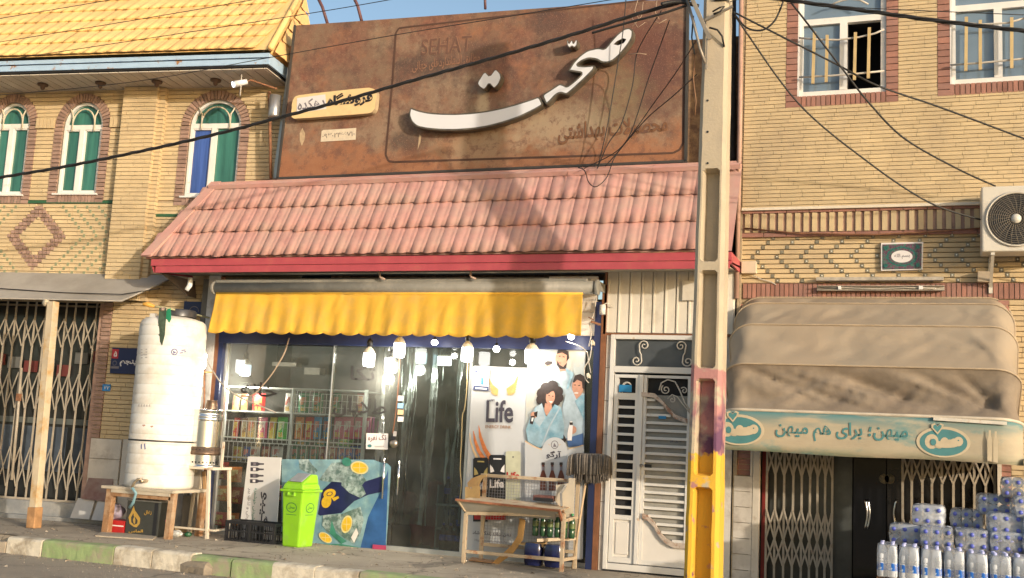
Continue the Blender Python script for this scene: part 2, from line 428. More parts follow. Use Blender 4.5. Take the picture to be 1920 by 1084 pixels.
KG = mk('kerb_green_paint', (.25, .33, .15), .8, var=.16, scale=7, col2=(.31, .27, .2), c2scale=4.5, c2thr=.56, c2soft=.09, bump=.004, bscale=35)
kerb = bpy.data.objects.new('kerb', None); COL.objects.link(kerb); WLOC['kerb'] = Vector((0, 0, 0)); kerb['kind'] = 'structure'
def kstone(m):
    b = MB(); n = 8
    pr = [(-2.065, -.19), (-2.06, -.02), (-2.045, .0), (-2.02, .008), (-1.88, .008), (-1.865, 0), (-1.86, -.19)]
    vs = []; 
    for i in range(n+1):
        for (y, z) in pr: vs.append((i/n*.49, y+(mnoise.noise(Vector((i*.9, y*9, z*9)))*.006), z+mnoise.noise(Vector((i*1.3, y*7, 5)))*.005))
    k = len(pr); fs = [(i*k+j, i*k+j+1, (i+1)*k+j+1, (i+1)*k+j) for i in range(n) for j in range(k-1)]
    fs = [f[::-1] for f in fs]
    fs += [tuple(range(k)), tuple(n*k+j for j in range(k-1, -1, -1))]
    b.add(vs, fs, m); return b
kproto = {c: kstone(m).mesh('kerb_stone') for c, m in (('w', KW), ('g', KG))}
for i in range(30):
    if i == 16: continue                           # the pole stands here
    c = 'wggwwggwwgg'[i] if i < 11 else 'wwgg'[(i-11) % 4]
    o = bpy.data.objects.new('kerb_stone', kproto[c]); COL.objects.link(o); o.parent = kerb
    o.location = (-9.69+.5*i, random.uniform(-.008, .008), random.uniform(-.012, .006)); o.rotation_euler = (0, random.uniform(-.008, .008), random.uniform(-.006, .006))
# broken kerb end at the far left
b = MB(); b.prism([(-10.6, -2.07, -.19), (-9.72, -2.07, -.19), (-9.72, -2.07, -.06), (-10.1, -2.07, -.10), (-10.6, -2.07, -.16)], (0, .2, .01), CONC)
obj('kerb_stone', b, kerb)
LST = mk('old_kerb_concrete', (.20, .17, .135), .9, var=.25, scale=5, bump=.006, bscale=30, col2=(.33, .27, .19), c2scale=2.3, c2thr=.56)
a0 = G(302, 1063, -.185); a1 = G(402, 1078, -.185)
b = MB()
def stone(p, n=14):
    pr = [(-.12, 0), (-.125, .07), (-.10, .115), (-.04, .13), (.05, .125), (.09, .09), (.1, 0)]
    vs = []
    for i in range(n+1):
        t = i/n; e = min(1, (1-t)*6+.55) if t > .8 else min(1, t*5+.45)
        for (y, z) in pr:
            q = a0.lerp(a1, t)+Vector((0, y*e, z*e)); q += Vector((0, 1, 1))*mnoise.noise(q*9)*.016; q.z = max(q.z, -.186); vs.append(q)
    k = len(pr); return vs, [(i*k+j, (i+1)*k+j, (i+1)*k+j+1, i*k+j+1) for i in range(n) for j in range(k-1)]+[tuple(range(k-1, -1, -1)), tuple(n*k+j for j in range(k))]
b.add(*stone(0), LST)
obj('concrete_block', b, None, 'old grey broken kerb block lying on the road against the white painted kerb', 'stone block')

# ------------------------------------------------------------------ left brick house (own frame: u along the wall, v into it)
LHS = T('brick_house', 'two storey yellow brick house with arched green windows and yellow tiled roof at the left', 'house', LP0)
lb = MB(LM)
def Lz(x, y, v=0): return L(x, y, v).z
def Lu(x, y, v=0): return L(x, y, v).x
gm = MB(); GRT = mk('street_grit', (.30, .25, .19), .9, var=.4, scale=30, rnd=.5, island=True)
for i in range(2600):
    on = random.random() < .55; y = random.uniform(-1.85, -.02) if on else random.uniform(-3.6, -2.08)-(random.random()**3)*.0; x = random.uniform(-12, 2); s_ = random.choice((.004, .006, .008, .012, .02) if random.random() < .12 else (.004, .006, .008))
    if not on and random.random() < .6: y = -2.08-abs(random.gauss(0, .12))
    z = .004 if on else -.185; q = [Vector((random.uniform(-s_, s_), random.uniform(-s_, s_), 0)) for _ in range(3)]; c_ = Vector((x, y, z)); gm.add([c_+q[0]-Vector((s_, 0, 0)), c_+q[1]+Vector((s_, 0, 0)), c_+q[2]+Vector((0, s_*1.3, 0)), c_+Vector((0, 0, s_))], [(0, 1, 3), (1, 2, 3), (2, 0, 3)], GRT)
obj('street_grit', gm, None, 'fine grit and pebbles scattered on the pavement and along the kerb', 'grit', kind='stuff')
OV = .70
zsof = Lz(255, 168, 0); UE = Lu(506, 110, -OV)           # soffit height, right end of the eave
zgreen = Lz(120, 379); zcan = Lz(120, 514)
GU1 = Lu(203, 575)-.06; 
# wall mass behind the bricks (with openings for windows and the gate)
WIN = []
for (xl, xr, yb, xs0, ys, yt) in ((-25, 40, 365, -10, 236, 193), (105, 179, 363, 116, 238, 192), (343.5, 440, 368, 353, 235, 187)):
    ul, ur = Lu(xl, yb), Lu(xr, yb); z0 = Lz((xl+xr)/2, yb); zs = Lz((xl+xr)/2+8, ys); zt = Lz((xl+xr)/2+10, yt)
    WIN.append((ul, ur, z0, zs, zt))
wm = MB(LM)
U0L, U1L = -7.0, 2.6
zt_ = 6.12
def wallpanel(mb, u0, u1, z0, z1, v, holes, m):
    pts = [(u0, v, z0), (u1, v, z0), (u1, v, z1), (u0, v, z1)]
    hs = []
    for (a, b, c, zs, zt) in holes:
        h = [(a, v, c), (b, v, c), (b, v, zs)]
        if zt > zs:
            for i in range(1, 12):
                t = math.pi*i/12; h.append(((a+b)/2+(b-a)/2*math.cos(t), v, zs+(zt-zs)*math.sin(t)))
        h.append((a, v, zs)); hs.append(h)
    mb.poly(pts, m, hs)
wallpanel(wm, U0L, U1L, zcan-.4, zt_+.5, .018, WIN, MORT)
wm.box(GU1, 1.42, .018, .3, 0, zcan-.4, MORT)
wm.box(U0L, GU1, .3, .5, 2.95, zcan-.4, MORT)
wm.box(U0L, U1L, 1.4, 1.5, 0, zt_+.4, DARK)
lwall = obj('wall', wm, LHS)
LB = Bricks()
pu0, pu1 = Lu(222, 375), Lu(285, 375)
SB = .13
hl = []
for (a, b, c, zs, zt) in WIN: hl.append(arch(a-SB, b+SB, c-SB, zs, zt+SB))
hl.append(rect(pu0, pu1, 0, 9)); 
# diamond panel below the green line, framed
ud, zd = Lu(68, 443), Lz(68, 443)
dw, dh = (Lu(124, 445)-Lu(12, 445))/2, (Lz(68, 385)-Lz(65, 512))/2
def dia(k): return lambda z: ((ud-dw*k*(1-abs(z-zd)/(dh*k)), ud+dw*k*(1-abs(z-zd)/(dh*k))) if abs(z-zd) < dh*k*.97 else None)
LB.lay(LM, U0L+3.0, U1L, zgreen+.03, zt_, 0, YBR, hl, pitch=.0585, length=.25, gap=.0085)
LB.lay(LM, U0L+3.0, pu0, zcan-.02, zgreen-.02, 0, YBR, [dia(1.0)], pitch=.0585, length=.25, gap=.0085)
LB.lay(LM, ud-dw, ud+dw, zcan-.02, zgreen-.02, 0, YBR, [lambda z: (-99, (dia(.60)(z) or (ud, ud))[0]) , lambda z: ((dia(.60)(z) or (ud, ud))[1], 99)], pitch=.0585, length=.25, gap=.0085)
zz = zd-dh
while zz < zd+dh:                                   # purple soldier bricks between the two diamonds
    o_, i_ = dia(1.0)(zz+.029), dia(.60)(zz+.029)
    if o_:
        if i_: rs = [(o_[0], i_[0]), (i_[1], o_[1])]
        else: rs = [o_]
        for (p, q) in rs:
            n = max(1, int((q-p)/.06))
            for k in range(n): LB.add(LM, p+(q-p)*k/n, p+(q-p)*(k+1)/n-.01, -.003, .03, zz, zz+.0475, RBD)
    zz += .0585
GLZ = mk('green_glazed_tile', (.27, .29, .17), .4, var=.2, rnd=.2)
for k in range(1, 6):                               # stepped lines of small green tiles round the diamond
    zz = zcan
    while zz < zgreen-.05:
        e = 1-abs(zz-zd)/(dh*1.02); h = dw*e+.10+k*.19
        for sg in (-1, 1):
            uu = ud+sg*h
            if uu < pu0-.1 and uu > U0L+3.2: LB.add(LM, uu-.018, uu+.018, -.006, .02, zz, zz+.044, GLZ)
        zz += .0585
LB.lay(LM, pu1, U1L, zcan-.1, zgreen-.0, 0, YBR, (), pitch=.0585, length=.25, gap=.0085)
# pilaster, three stepped faces
LB.lay(LM, pu0, pu1, 3.0, zsof, -.13, YBR, (), pitch=.0585, length=.20, gap=.0085, depth=.12)
LB.lay(LM, pu1, pu1+.09, 3.0, zsof, -.07, YBR, (), pitch=.0585, length=.2, gap=.011, depth=.07)
pm = MB(LM); pm.box(pu0+.006, pu1-.006, -.118, .03, 3.0, zsof, MORT); pm.box(pu1-.006, pu1+.084, -.058, .03, 3.0, zsof, MORT); obj('pilaster', pm, LHS)
# string course of soldier bricks at window spring height
zs = WIN[1][3]
LB.soldiers(LM, WIN[1][1]+SB, pu0, zs-.02, zs+.13, -.035, YBR); LB.soldiers(LM, WIN[0][1]+SB, WIN[1][0]-SB, zs-.02, zs+.13, -.035, YBR)
# surrounds of the windows
for (a, b, c, zs, zt) in WIN:
    LB.lay(LM, a-SB, a-.005, c-SB, zs, -.012, RBD, (), pitch=.0585, length=.3, gap=.01)
    LB.lay(LM, b+.005, b+SB, c-SB, zs, -.012, RBD, (), pitch=.0585, length=.3, gap=.01)
    LB.soldiers(LM, a-.005, b+.005, c-SB, c-.01, -.012, RBD)
    cu_ = (a+b)/2; hw = (b-a)/2; hh = zt-zs; n = 26; vb = MB(LM)
    for i in range(n):
        t0, t1 = math.pi*i/n+.012, math.pi*(i+1)/n-.012; q = []
        for t, k in ((t0, 0), (t1, 0), (t1, 1), (t0, 1)):
            q.append((cu_+(hw+.006+k*(SB-.01))*math.cos(t), -.014, zs+(hh+.006+k*(SB-.01))*math.sin(t)))
        vb2 = MB(LM); vb2.prism([q[0], q[3], q[2], q[1]], (0, .03, 0), RBD); obj('brick', vb2, LHS)
# lower column right of the gate, with marble foot tiles
zm = Lz(205, 822)
LB.lay(LM, GU1, GU1+.13, zm, 3.1, -.012, RBD, (), pitch=.0585, length=.3, gap=.01)
LB.lay(LM, GU1+.14, 1.42, zm, 3.3, 0, YBR, (), pitch=.0585, length=.22, gap=.011)
LB.finish(LHS)
for r in range(4):
    zt0 = zm-.01-(zm-.05)*r/4; t = MB(LM); t.box(GU1+.02, GU1+.48, -.02, .1, zt0-(zm-.05)/4+.006, zt0, MARB); obj('marble_tile', t, LHS, bevel=.003)
t = MB(LM); t.box(GU1+.5, GU1+1.6, -.01, .1, .0, zm, MARB); obj('marble_tile', t, LHS)
# raised doorstep
STP = mk('blue_grey_marble', (.22, .225, .225), .5, var=.2, scale=4, col2=(.4, .38, .34), c2scale=2.5, c2thr=.56)
t = MB(LM)
for k in range(5): 
    t = MB(LM); t.box(-1.02-k*.9-(0 if k else 0), -.14-k*.9, -.02, .4, 0, .235, STP); obj('step_slab', t, LHS, bevel=.004)
t = MB(LM); t.box(U0L, .35, -.10, -.022, -.01, .05, STP); obj('step_kerb', t, LHS)
GRN = mk('green_trim', (.03, .10, .045), .5)
t = MB(LM); t.box(U0L, pu0, -.012, .01, zgreen-.02, zgreen+.022, GRN); obj('green_band', t, LHS)
t = MB(LM); ug = Lu(287, 405); zg2 = Lz(290, 404); t.box(ug, U1L, -.012, .01, zg2-.02, zg2+.02, GRN); t.box(ug, ug+.045, -.0125, .0095, Lz(280, 516), zg2-.0205, GRN); obj('green_band', t, LHS)

# windows of the left house
GGL = mk('green_window_film', (.04, .15, .115), .15, var=.4, scale=1.3, stretch=(7, 7, .5), spec=.6)
BGL = mk('blue_window_film', (.05, .10, .33), .15, var=.5, scale=1.6, stretch=(7, 7, .4), spec=.6)
GRL = mk('painted_grille', (.62, .55, .42), .5, var=.1)
def arcpts(cu, hw, zs, hh, v, n=14, t0=0, t1=math.pi): return [(cu+hw*math.cos(t0+(t1-t0)*i/n), v, zs+hh*math.sin(t0+(t1-t0)*i/n)) for i in range(n+1)]
for wi, (a, b, c, zs, zt) in enumerate(WIN):
    f = MB(LM); fw = .036; v0, v1 = .03, .10; hh = zt-zs; cu_ = (a+b)/2; hw = (b-a)/2; big = wi == 2
    rev = MB(LM)     # reveal
    f.box(a, a+fw, v0, v1, c+fw, zs, WPNT); f.box(b-fw, b, v0, v1, c+fw, zs, WPNT); f.box(a, b, v0, v1, c, c+fw, WPNT)
    f.box(a+fw, b-fw, v0, v1, zs-.035, zs+.035, WPNT)
    mid = cu_-.02
    f.box(mid-.036, mid+.036, v0-.005, v1, c+fw, zs-.035, WPNT)
    outer = arcpts(cu_, hw, zs, hh, v0); inner = arcpts(cu_, hw-fw, zs, hh-fw, v0)
    for i in range(14): f.prism([outer[i], inner[i], inner[i+1], outer[i+1]], (0, .07, 0), WPNT)
    wo = obj('window', f, LHS)
    for (p, q, mm) in ((a+fw, mid-.036, BGL if big else GGL), (mid+.036, b-fw, GGL)):
        g = MB(LM); g.box(p, q, v0+.04, v0+.05, c+fw, zs-.035, mm); obj('pane', g, wo)
        if not big or mm is BGL:
            g = MB(LM); e = .018
            for s_ in ((p, p+e, c+fw, zs-.035), (q-e, q, c+fw, zs-.035), (p, q, c+fw, c+fw+e), (p, q, zs-.035-e, zs-.035)): g.box(s_[0], s_[1], v0+.01, v0+.038, s_[2], s_[3], WPNT)
            obj('sash', g, wo)
    g = MB(LM); g.poly(inner[::1], GGL); g.v = [Vector((x.x, v0+.045, x.z)) for x in g.v]; obj('fanlight', g, wo)
    g = MB(LM)
    pts = arcpts(cu_, hw*.56, zs+.04, hh*.62, v0-.02, 10); g.tube(pts, .011, GRL, 6)
    for sg in (-1, 1):
        g.tube([(cu_+sg*hw*.56, v0-.02, zs-.06), (cu_+sg*hw*.56, v0-.02, zs+.16), (cu_+sg*hw*.82, v0-.02, zs+.27*hh/.3)], .011, GRL, 6)
    obj('grille', g, wo)
    g = MB(LM); g.box(a-.04, b+.04, -.04, v1, c-.025, c-.002, WPNT); obj('sill', g, wo)

# roof of the left house
def tile_mesh(w, l, m, hump=.011, lip=.022):
    """one pantile: x across, y up the slope, z out of it"""
    b = MB(); nx = 10; pr = []
    for i in range(nx+1):
        t = i/nx
        z = hump*(math.sin(math.pi*min(1, t/.72))**.8 if t < .72 else 0)
        if .76 < t < .93: z = hump*.75*math.sin(math.pi*(t-.76)/.17)
        pr.append((t*w, z))
    rows = [(.010, .004), (0, lip+.001), (l*.5, lip*.55), (l*1.03, .001)]
    vs = []
    for j, (y, dz) in enumerate(rows):
        for i, (x, z) in enumerate(pr):
            yy = y-.018*math.sin(math.pi*min(1, (i/nx)/.72))*(j < 2) if i/nx < .72 else y
            vs.append((x, yy, z+dz-(.0 if j == 0 else 0)))
    k = nx+1; fs = [(j*k+i, j*k+i+1, (j+1)*k+i+1, (j+1)*k+i) for j in range(len(rows)-1) for i in range(nx)]
    b.add(vs, fs, m, True); return b
def tile_roof(parent, M, o, ex, ey, n_w, w, rows, l, m, left=lambda r: 0, right=lambda r: None, cap=300):
    """tiles on the plane through o with axes ex (across), ey (up the slope)"""
    ex = Vector(ex).normalized(); ey = Vector(ey).normalized(); ez = ex.cross(ey)
    base = wl(parent); me = tile_mesh(w, l, m).mesh('tile'); n = 0; rest = MB()
    for r in range(rows):
        a, b = left(r), right(r)
        for i in range(n_w):
            x = i*w
            if x < a-1e-6 or (b is not None and x+w > b+1e-6): continue
            p = Vector(o)+ex*x+ey*(r*l)
            mt = Matrix((ex, ey, ez)).transposed().to_4x4(); mt.translation = p
            if M is not None: mt = M @ mt
            t = mt.translation; sx, sy, _ = proj(t)
            if n < cap and -40 < sx < 1960 and -40 < sy < 1120:
                ob = bpy.data.objects.new('tile', me); COL.objects.link(ob); ob.parent = parent; ob.matrix_local = Matrix.Translation(-base) @ mt @ Matrix.Translation((0, random.gauss(0, .004)-(.02 if random.random() < .02 else 0), random.uniform(0, .003))) @ Matrix.Rotation(random.gauss(0, .006), 4, 'Z'); n += 1
            else:
                tm = tile_mesh(w, l, m); rest.add([mt @ q for q in tm.v], tm.f, m, True)
    if rest.v: obj('tiles', rest, parent, kind='stuff')
zf1 = Lz(255, 128, -OV); zf0 = Lz(255, 104, -OV)
f = MB(LM); f.box(U0L, UE, -OV-.03, -OV, zf1+ (zf0-zf1)*.50, zf0-.035, BLUEP); f.box(U0L, UE-.004, -OV-.018, -OV+.01, zf1, zf1+(zf0-zf1)*.42, BLUEP)
f.box(UE-.03, UE, -OV+.0, .2, zf1, zf0-.036, BLUEP); f.box(U0L, UE-.02, -OV+.012, -OV+.03, zf1+.01, zf0, DARK); obj('fascia', f, LHS)  # dark box behind the boards paints the shadow gap in the groove
k = 0; u = U0L+1.4
while u < UE-.05:
    s = MB(LM); s.box(u, min(u+.138, UE-.035), -OV+.012, .016 if u < U1L-.3 else .5, zsof, zsof+.012, SOFF); obj('soffit_slat', s, LHS); u += .152
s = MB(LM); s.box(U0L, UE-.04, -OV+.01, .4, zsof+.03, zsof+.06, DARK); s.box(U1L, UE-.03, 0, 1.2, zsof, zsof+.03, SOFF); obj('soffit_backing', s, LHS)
rf = obj('roof', MB(LM).poly([(U0L, -OV-.06, zf0+.0), (UE+.02, -OV-.06, zf0+.0), (UE-.36, -OV+1.74, zf0+1.76), (U0L, -OV+1.74, zf0+1.76)], YTIL), LHS)
tw, tl = .182, .40; nt_ = int((UE+5.0)/tw)
rr_ = math.hypot(1, 1)
tile_roof(rf, LM, (UE-nt_*tw, -OV-.07, zf0+.015), (1, 0, 0), (0, 1, .96), nt_, tw, 6, tl, YTIL, left=lambda r: 0, right=lambda r: nt_*tw-(r+.3)*tl*.14)
sd = MB(LM)   # hipped right face, stepped sheet tiles
for r in range(5):
    a = r*tl*.72
    def fn(p, q, a=a):
        t = q*tl*.74; vv = -OV-.02+(a+t)+p*max(.0, 1.47-a-t)
        return (UE+.05-.2*(a+t)+.022*(1-q)+.014*abs(math.sin(math.pi*vv/tw)), vv, zf0-.02+(a+t)*.96)
    sd.grid(fn, 30, 2, YTIL)
sd.poly([(UE, -OV, zf0-.03), (UE, .77, zf0-.03), (UE-.3, .77, zf0+1.45), (UE-.3, -OV+1.47, zf0+1.41)], YTIL); obj('hip_tiles', sd, rf)
h = MB(LM); h.tube([(UE+.03, -OV-.07, zf0+.01), (UE+.03-.38, -OV-.07+1.78, zf0+.03+1.72)], .04, YTIL, 10); obj('hip_cap', h, rf)
# downlights under the eave
DLM = mk('bronze_lamp', (.10, .06, .04), .5)
for (x, y) in ((81, 154), (189, 151), (295, 148), (405, 145), (-20, 157)):
    p = L(x, y, -.33); q = MB(LM); c = (p.x, -.33, zsof)
    q.lathe([(.012, -.09), (.03, -.07), (.03, -.045), (.07, -.03), (.075, -.004), (.01, -.002)], c, DLM, 14); obj('downlight', q, LHS)
# ------------------------------------------------------------------ shop building
SHP = T('shop_building', 'single storey shop with pink tiled roof, red fascia and glazed front in the middle', 'shop', (-5.5, 0, 0))
WSTN = mk('pale_stone_tile', (.60, .56, .50), .5, var=.1, scale=5, col2=(.36, .30, .24), c2scale=3.5, c2thr=.6, rnd=.06)
PLAS = mk('pale_column_paint', (.50, .49, .48), .6, var=.12, col2=(.28, .24, .2), c2scale=5, c2thr=.62)
NAVY = mk('navy_frame_paint', (.018, .028, .085), .4, var=.15)
BRN = mk('brown_frame_paint', (.20, .085, .04), .5, var=.2, scale=12)
ALU = mk('aluminium', (.55, .56, .54), .35, .6, var=.1)
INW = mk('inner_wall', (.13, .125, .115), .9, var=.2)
XL, XR = P(378, 1000).x, P(1104, 1067).x           # glazed front
ZH0, ZH1 = P(760, 650).z, P(760, 633).z
ZB = .02
w_ = MB()
w_.box(-7.2, -1.8, .42, .60, 3.35, 6.25, mk('rear_masonry', (.42, .27, .15), .9, var=.3, scale=14, col2=(.2, .12, .08), c2scale=9, c2thr=.5))
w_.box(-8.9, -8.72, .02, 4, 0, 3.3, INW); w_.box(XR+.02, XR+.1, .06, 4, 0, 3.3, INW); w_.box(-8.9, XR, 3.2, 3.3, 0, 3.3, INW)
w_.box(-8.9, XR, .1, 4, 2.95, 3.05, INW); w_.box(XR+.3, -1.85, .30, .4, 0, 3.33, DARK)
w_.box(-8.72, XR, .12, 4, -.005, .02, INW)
obj('wall', w_, SHP)
# roof: hipped at its left end
EY, RY = -.60, 0.0
zE, zR = P(700, 479, EY).z, P(700, 336, RY).z
XE0, XE1, XR0 = P(272, 485, EY).x, P(1372, 470, EY).x, P(400, 348, RY).x
slope = Vector((0, RY-EY, zR-zE)); SL = slope.length
pr = obj('roof', MB().poly([(XE0, EY, zE), (XE1, EY, zE), (XE1, RY, zR), (XR0, RY, zR)], PINK), SHP)
PW = .172; nP = int((XE1-XE0)/PW); PLn = SL/3.18
tile_roof(pr, None, (XE0+.03, EY-.02, zE+.012), (1, 0, 0), slope, nP, PW, 3, PLn, PINK, left=lambda r: .0+(r+.62)*PLn/SL*(XR0-XE0)-.10, right=lambda r: nP*PW)
# sloping sheet under the cut tiles along the hip, hip cap, ridge cap, verge
hc = MB(); e0 = Vector((XE0-.03, EY-.03, zE+.015)); e1 = Vector((XR0-.02, RY, zR+.03)); n_ = Vector((0, -1, .55)).normalized()*.035
hc.prism([e0, e0+Vector((.16, 0, 0)), e1+Vector((.16, 0, 0)), e1], n_, PINK); obj('hip_cap', hc, pr, bevel=.008)
hs = MB(); hs.poly([(XE0, EY, zE), (XR0, RY, zR), (XR0+.05, .40, zR), (XE0, .40, zE)], PINK); obj('hip_side', hs, pr)
rc = MB(); yv = RY-.09
prof = [(yv, zR-.075), (yv-.02, zR-.03), (yv+.0, zR-.005), (yv+.05, zR+.0), (yv+.05, zR+.03), (RY+.12, zR+.045), (RY+.34, zR+.045)]
for i in range(7):
    a = XR0+.0+(XE1-XR0)*i/7; b_ = XR0+(XE1-XR0)*(i+1)/7-.004
    r_ = MB(); vs = [(x, y, z) for x in (a, b_) for (y, z) in prof]; k = len(prof)
    r_.add(vs, [(j, k+j, k+j+1, j+1) for j in range(k-1)], PINK); obj('ridge_cap', r_, pr, solid=.006)
zF0, zF1 = P(760, 507.5, EY-.0).z, P(760, 483, EY).z+.02
fr = MB(); zm_ = zF0+(zF1-zF0)*.5
fr.box(XE0+.1, XE1, EY, EY+.02, zm_, zF1, REDP); fr.box(XE0+.17, XE1-.02, EY+.012, EY+.03, zF0, zm_-.004, REDP)
fr.box(XE1-.02, XE1, EY+.02, .2, zF0+.05, zF1, REDP); obj('fascia', fr, SHP)
fr = MB(); fr.hexa([(XE0+.1, EY+.02, zm_), (XE0+.14, EY+.02, zF0), (XE0+.2, .15, zF0+.05), (XE0+.14, .15, zF1)], [(XE0+.11, EY+.02, zm_), (XE0+.15, EY+.02, zF0), (XE0+.21, .15, zF0+.05), (XE0+.15, .15, zF1)], REDP); obj('side_fascia', fr, SHP)
zW = P(1220, 512).z                                  # soffit at the wall, a little higher
x = XE0+.2
SB2 = mk('shop_soffit_board', (.33, .29, .23), .6, var=.15, scale=4, rnd=.12)
while x < XE1-.1:
    s = MB(); q = min(x+.146, XE1-.03)
    s.hexa([(x, EY+.03, zF0+.012), (q, EY+.03, zF0+.012), (q, .30, zW+.04), (x, .30, zW+.04)], [(x, EY+.03, zF0+.024), (q, EY+.03, zF0+.024), (q, .30, zW+.052), (x, .30, zW+.052)], SB2)
    obj('soffit_slat', s, SHP); x += .15
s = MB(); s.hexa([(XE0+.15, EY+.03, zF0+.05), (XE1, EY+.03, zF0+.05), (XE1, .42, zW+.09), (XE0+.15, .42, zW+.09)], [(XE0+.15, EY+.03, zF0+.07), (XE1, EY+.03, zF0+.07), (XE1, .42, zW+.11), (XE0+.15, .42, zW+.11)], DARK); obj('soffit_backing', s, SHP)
# side return of the eave, a dropped board on the left gable
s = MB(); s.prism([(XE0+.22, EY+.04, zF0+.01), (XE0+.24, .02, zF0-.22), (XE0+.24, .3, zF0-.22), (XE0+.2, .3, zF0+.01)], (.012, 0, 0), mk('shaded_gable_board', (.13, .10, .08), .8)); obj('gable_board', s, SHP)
# left column (steel and stone), upper grey
c0, c1 = P(381, 700).x, P(402, 700).x
s = MB(); s.box(c0-.02, c0+.15, -.03, .02, 0, zW, PLAS); obj('column', s, SHP, bevel=.004)
s = MB(); s.box(c0+.155, XL+.02, -.015, .02, 0, zW-.02, BRN); obj('frame_strip', s, SHP)
# right stone pillar
for k in range(7):
    za, zb = .0+k*.375, .0+(k+1)*.375-.005
    s = MB(); s.box(XR+.11, P(1131, 1069).x-.006, -.022, .1, za, min(zb, 2.9), WSTN); obj('stone_tile', s, SHP, bevel=.003)
s = MB(); s.box(XR+.045, XR+.105, -.05, .05, 0, 3.2, BRN); obj('frame_strip', s, SHP)
s = MB(); s.box(XR-.03, XR+.042, -.055, .045, 0, 3.0, NAVY); s.box(XL+.02, XL+.085, -.02, .05, 0, ZH1, NAVY); s.box(XL+.02, XR-.03, -.03, .05, ZH0, ZH1+.05, NAVY); obj('shopfront_frame', s, SHP)
# infill over the header: pale wall tiles seen beside the canopy
for i in range(5):
    for j in range(3):
        s = MB(); xx = XR-.62+j*.2; z_ = ZH1+.052+i*.14
        s.box(xx, xx+.195, -.012, .03, z_, z_+.135, WSTN); obj('stone_tile', s, SHP)
s = MB(); s.box(XL, XR-.63, -.005, .03, ZH1+.05, 3.3, INW); obj('lintel', s, SHP)
# glass
GLASS = glassmat('shop_glass', dirt_haze=.06, tint=(.93, .96, .94)); DGL = glassmat('door_glass', dirt_haze=.05, tint=(.70, .76, .74))  # grime plus a painted haze that softens and lifts the blacks inside
xm = [XL+.09, P(612, 800).x, P(733, 900).x, P(868, 900).x, XR-.035]
gp = []
for i, (a, b_) in enumerate(zip(xm[:-1], xm[1:])):
    s = MB(); y = .055+(.03 if i in (0, 2) else 0); s.box(a+.01, b_+.015, y, y+.008, ZB+.03, ZH0, DGL if i == 2 else GLASS)
    gp.append(obj('pane', s, SHP))
s = MB()
for a in (xm[0]+.012, xm[3]): s.box(a-.018, a+.018, .05, .1, ZB, ZH0, ALU)
s.box(xm[1]-.006, xm[1]+.006, .045, .095, ZB+.03, ZH0, ALU); s.box(XL+.08, XR-.03, .045, .1, ZB-.02, ZB+.03, ALU); obj('glazing_bar', s, SHP)
for (x, y0, y1) in ((720, 862, 932), (748, 868, 925)):
    s = MB(); p0, p1 = P(x-3, y1), P(x+1, y0); s.tube([(p0.x, 0, p0.z-.02), (p1.x, 0, p1.z+.02)], .013, mk('chrome', (.8, .8, .8), .15, 1), 10)
    for q in (p0, p1): s.tube([(q.x, 0, q.z+(.03 if q is p0 else -.03)), (q.x, .07, q.z+(.03 if q is p0 else -.03))], .008, MATS['chrome'], 8)
    obj('door_handle', s, SHP)
# plinth / doorstep of the shop
s = MB(); s.box(XL-.05, XR+.1, -.06, .12, -.01, ZB-.021, CONC); obj('threshold', s, SHP)

# ---------------- lit bulbs, ceiling lamp, and added bulbs standing in for reflections
BULB = mk('lit_bulb', (1, 1, 1), .4, var=0, emit=(1, .97, .92), estr=7); BASE = mk('bulb_base', (.62, .58, .5), .5, var=.1)
BREFL = mk('frosted_cover_lit', (.8, .85, .9), .4, var=0, emit=(.6, .85, 1), estr=.75)  # glow of the added inside bulbs, which stand in for outer bulbs' reflections
def bulb(x, y, Y, rpx, hpx, label, mat=BULB, cord=None, small=False, group='light bulbs strung under the yellow awning'):
    p = P(x, y, Y); sx, sy, a = proj(p); k = a/FPX; r, h = rpx*k, hpx*k
    t = T('light_bulb', label, 'light bulb', (p.x, p.y, p.z-h/2), group)
    b = MB()
    if small: b.lathe([(.001, 0), (r*.55, h*.05), (r*.95, h*.25), (r, h*.42), (r*.85, h*.62), (r*.55, h*.75)], (p.x, p.y, p.z-h/2), mat, 18); obj('globe', b, t)
    else:
        b.lathe([(.001, 0), (r*.8, .005), (r*.97, h*.10), (r, h*.3), (r, h*.68), (r*.95, h*.72)], (p.x, p.y, p.z-h/2), mat, 20); obj('globe', b, t)
        b = MB(); b.lathe([(r*.98, h*.70), (r*.97, h*.78), (r*.62, h*.95), (r*.35, h), (r*.33, h*1.08)], (p.x, p.y, p.z-h/2), BASE, 18); obj('housing', b, t)
    ld = bpy.data.lights.new('bulb_glow', 'POINT'); ld.energy = (32 if x < 500 else 2) if mat is BREFL else (2.0 if small else (17 if x < 720 else 5)); ld.color = (1, .93, .82); ld.shadow_soft_size = r; lo_ = bpy.data.objects.new('bulb_glow', ld); COL.objects.link(lo_); lo_.location = (p.x, p.y-.0, p.z-h*.5-r-.03)  # the added bulb over the shelves is strongest, to brighten the snack bags
    b = MB(); zc = p.z+h*(.25 if small else .55); b.lathe([(r*.5, 0), (r*.5, h*.3), (r*.25, h*.42)], (p.x, p.y, zc), BLK, 12)
    b.tube([(p.x, p.y, zc+h*.35), (p.x-.01, p.y+.02, zc+h*.35+.08), (p.x, p.y+.04, (cord or zc+.2))], .005, CABLE, 6); obj('socket', b, t)
zc_ = ZH1+.02
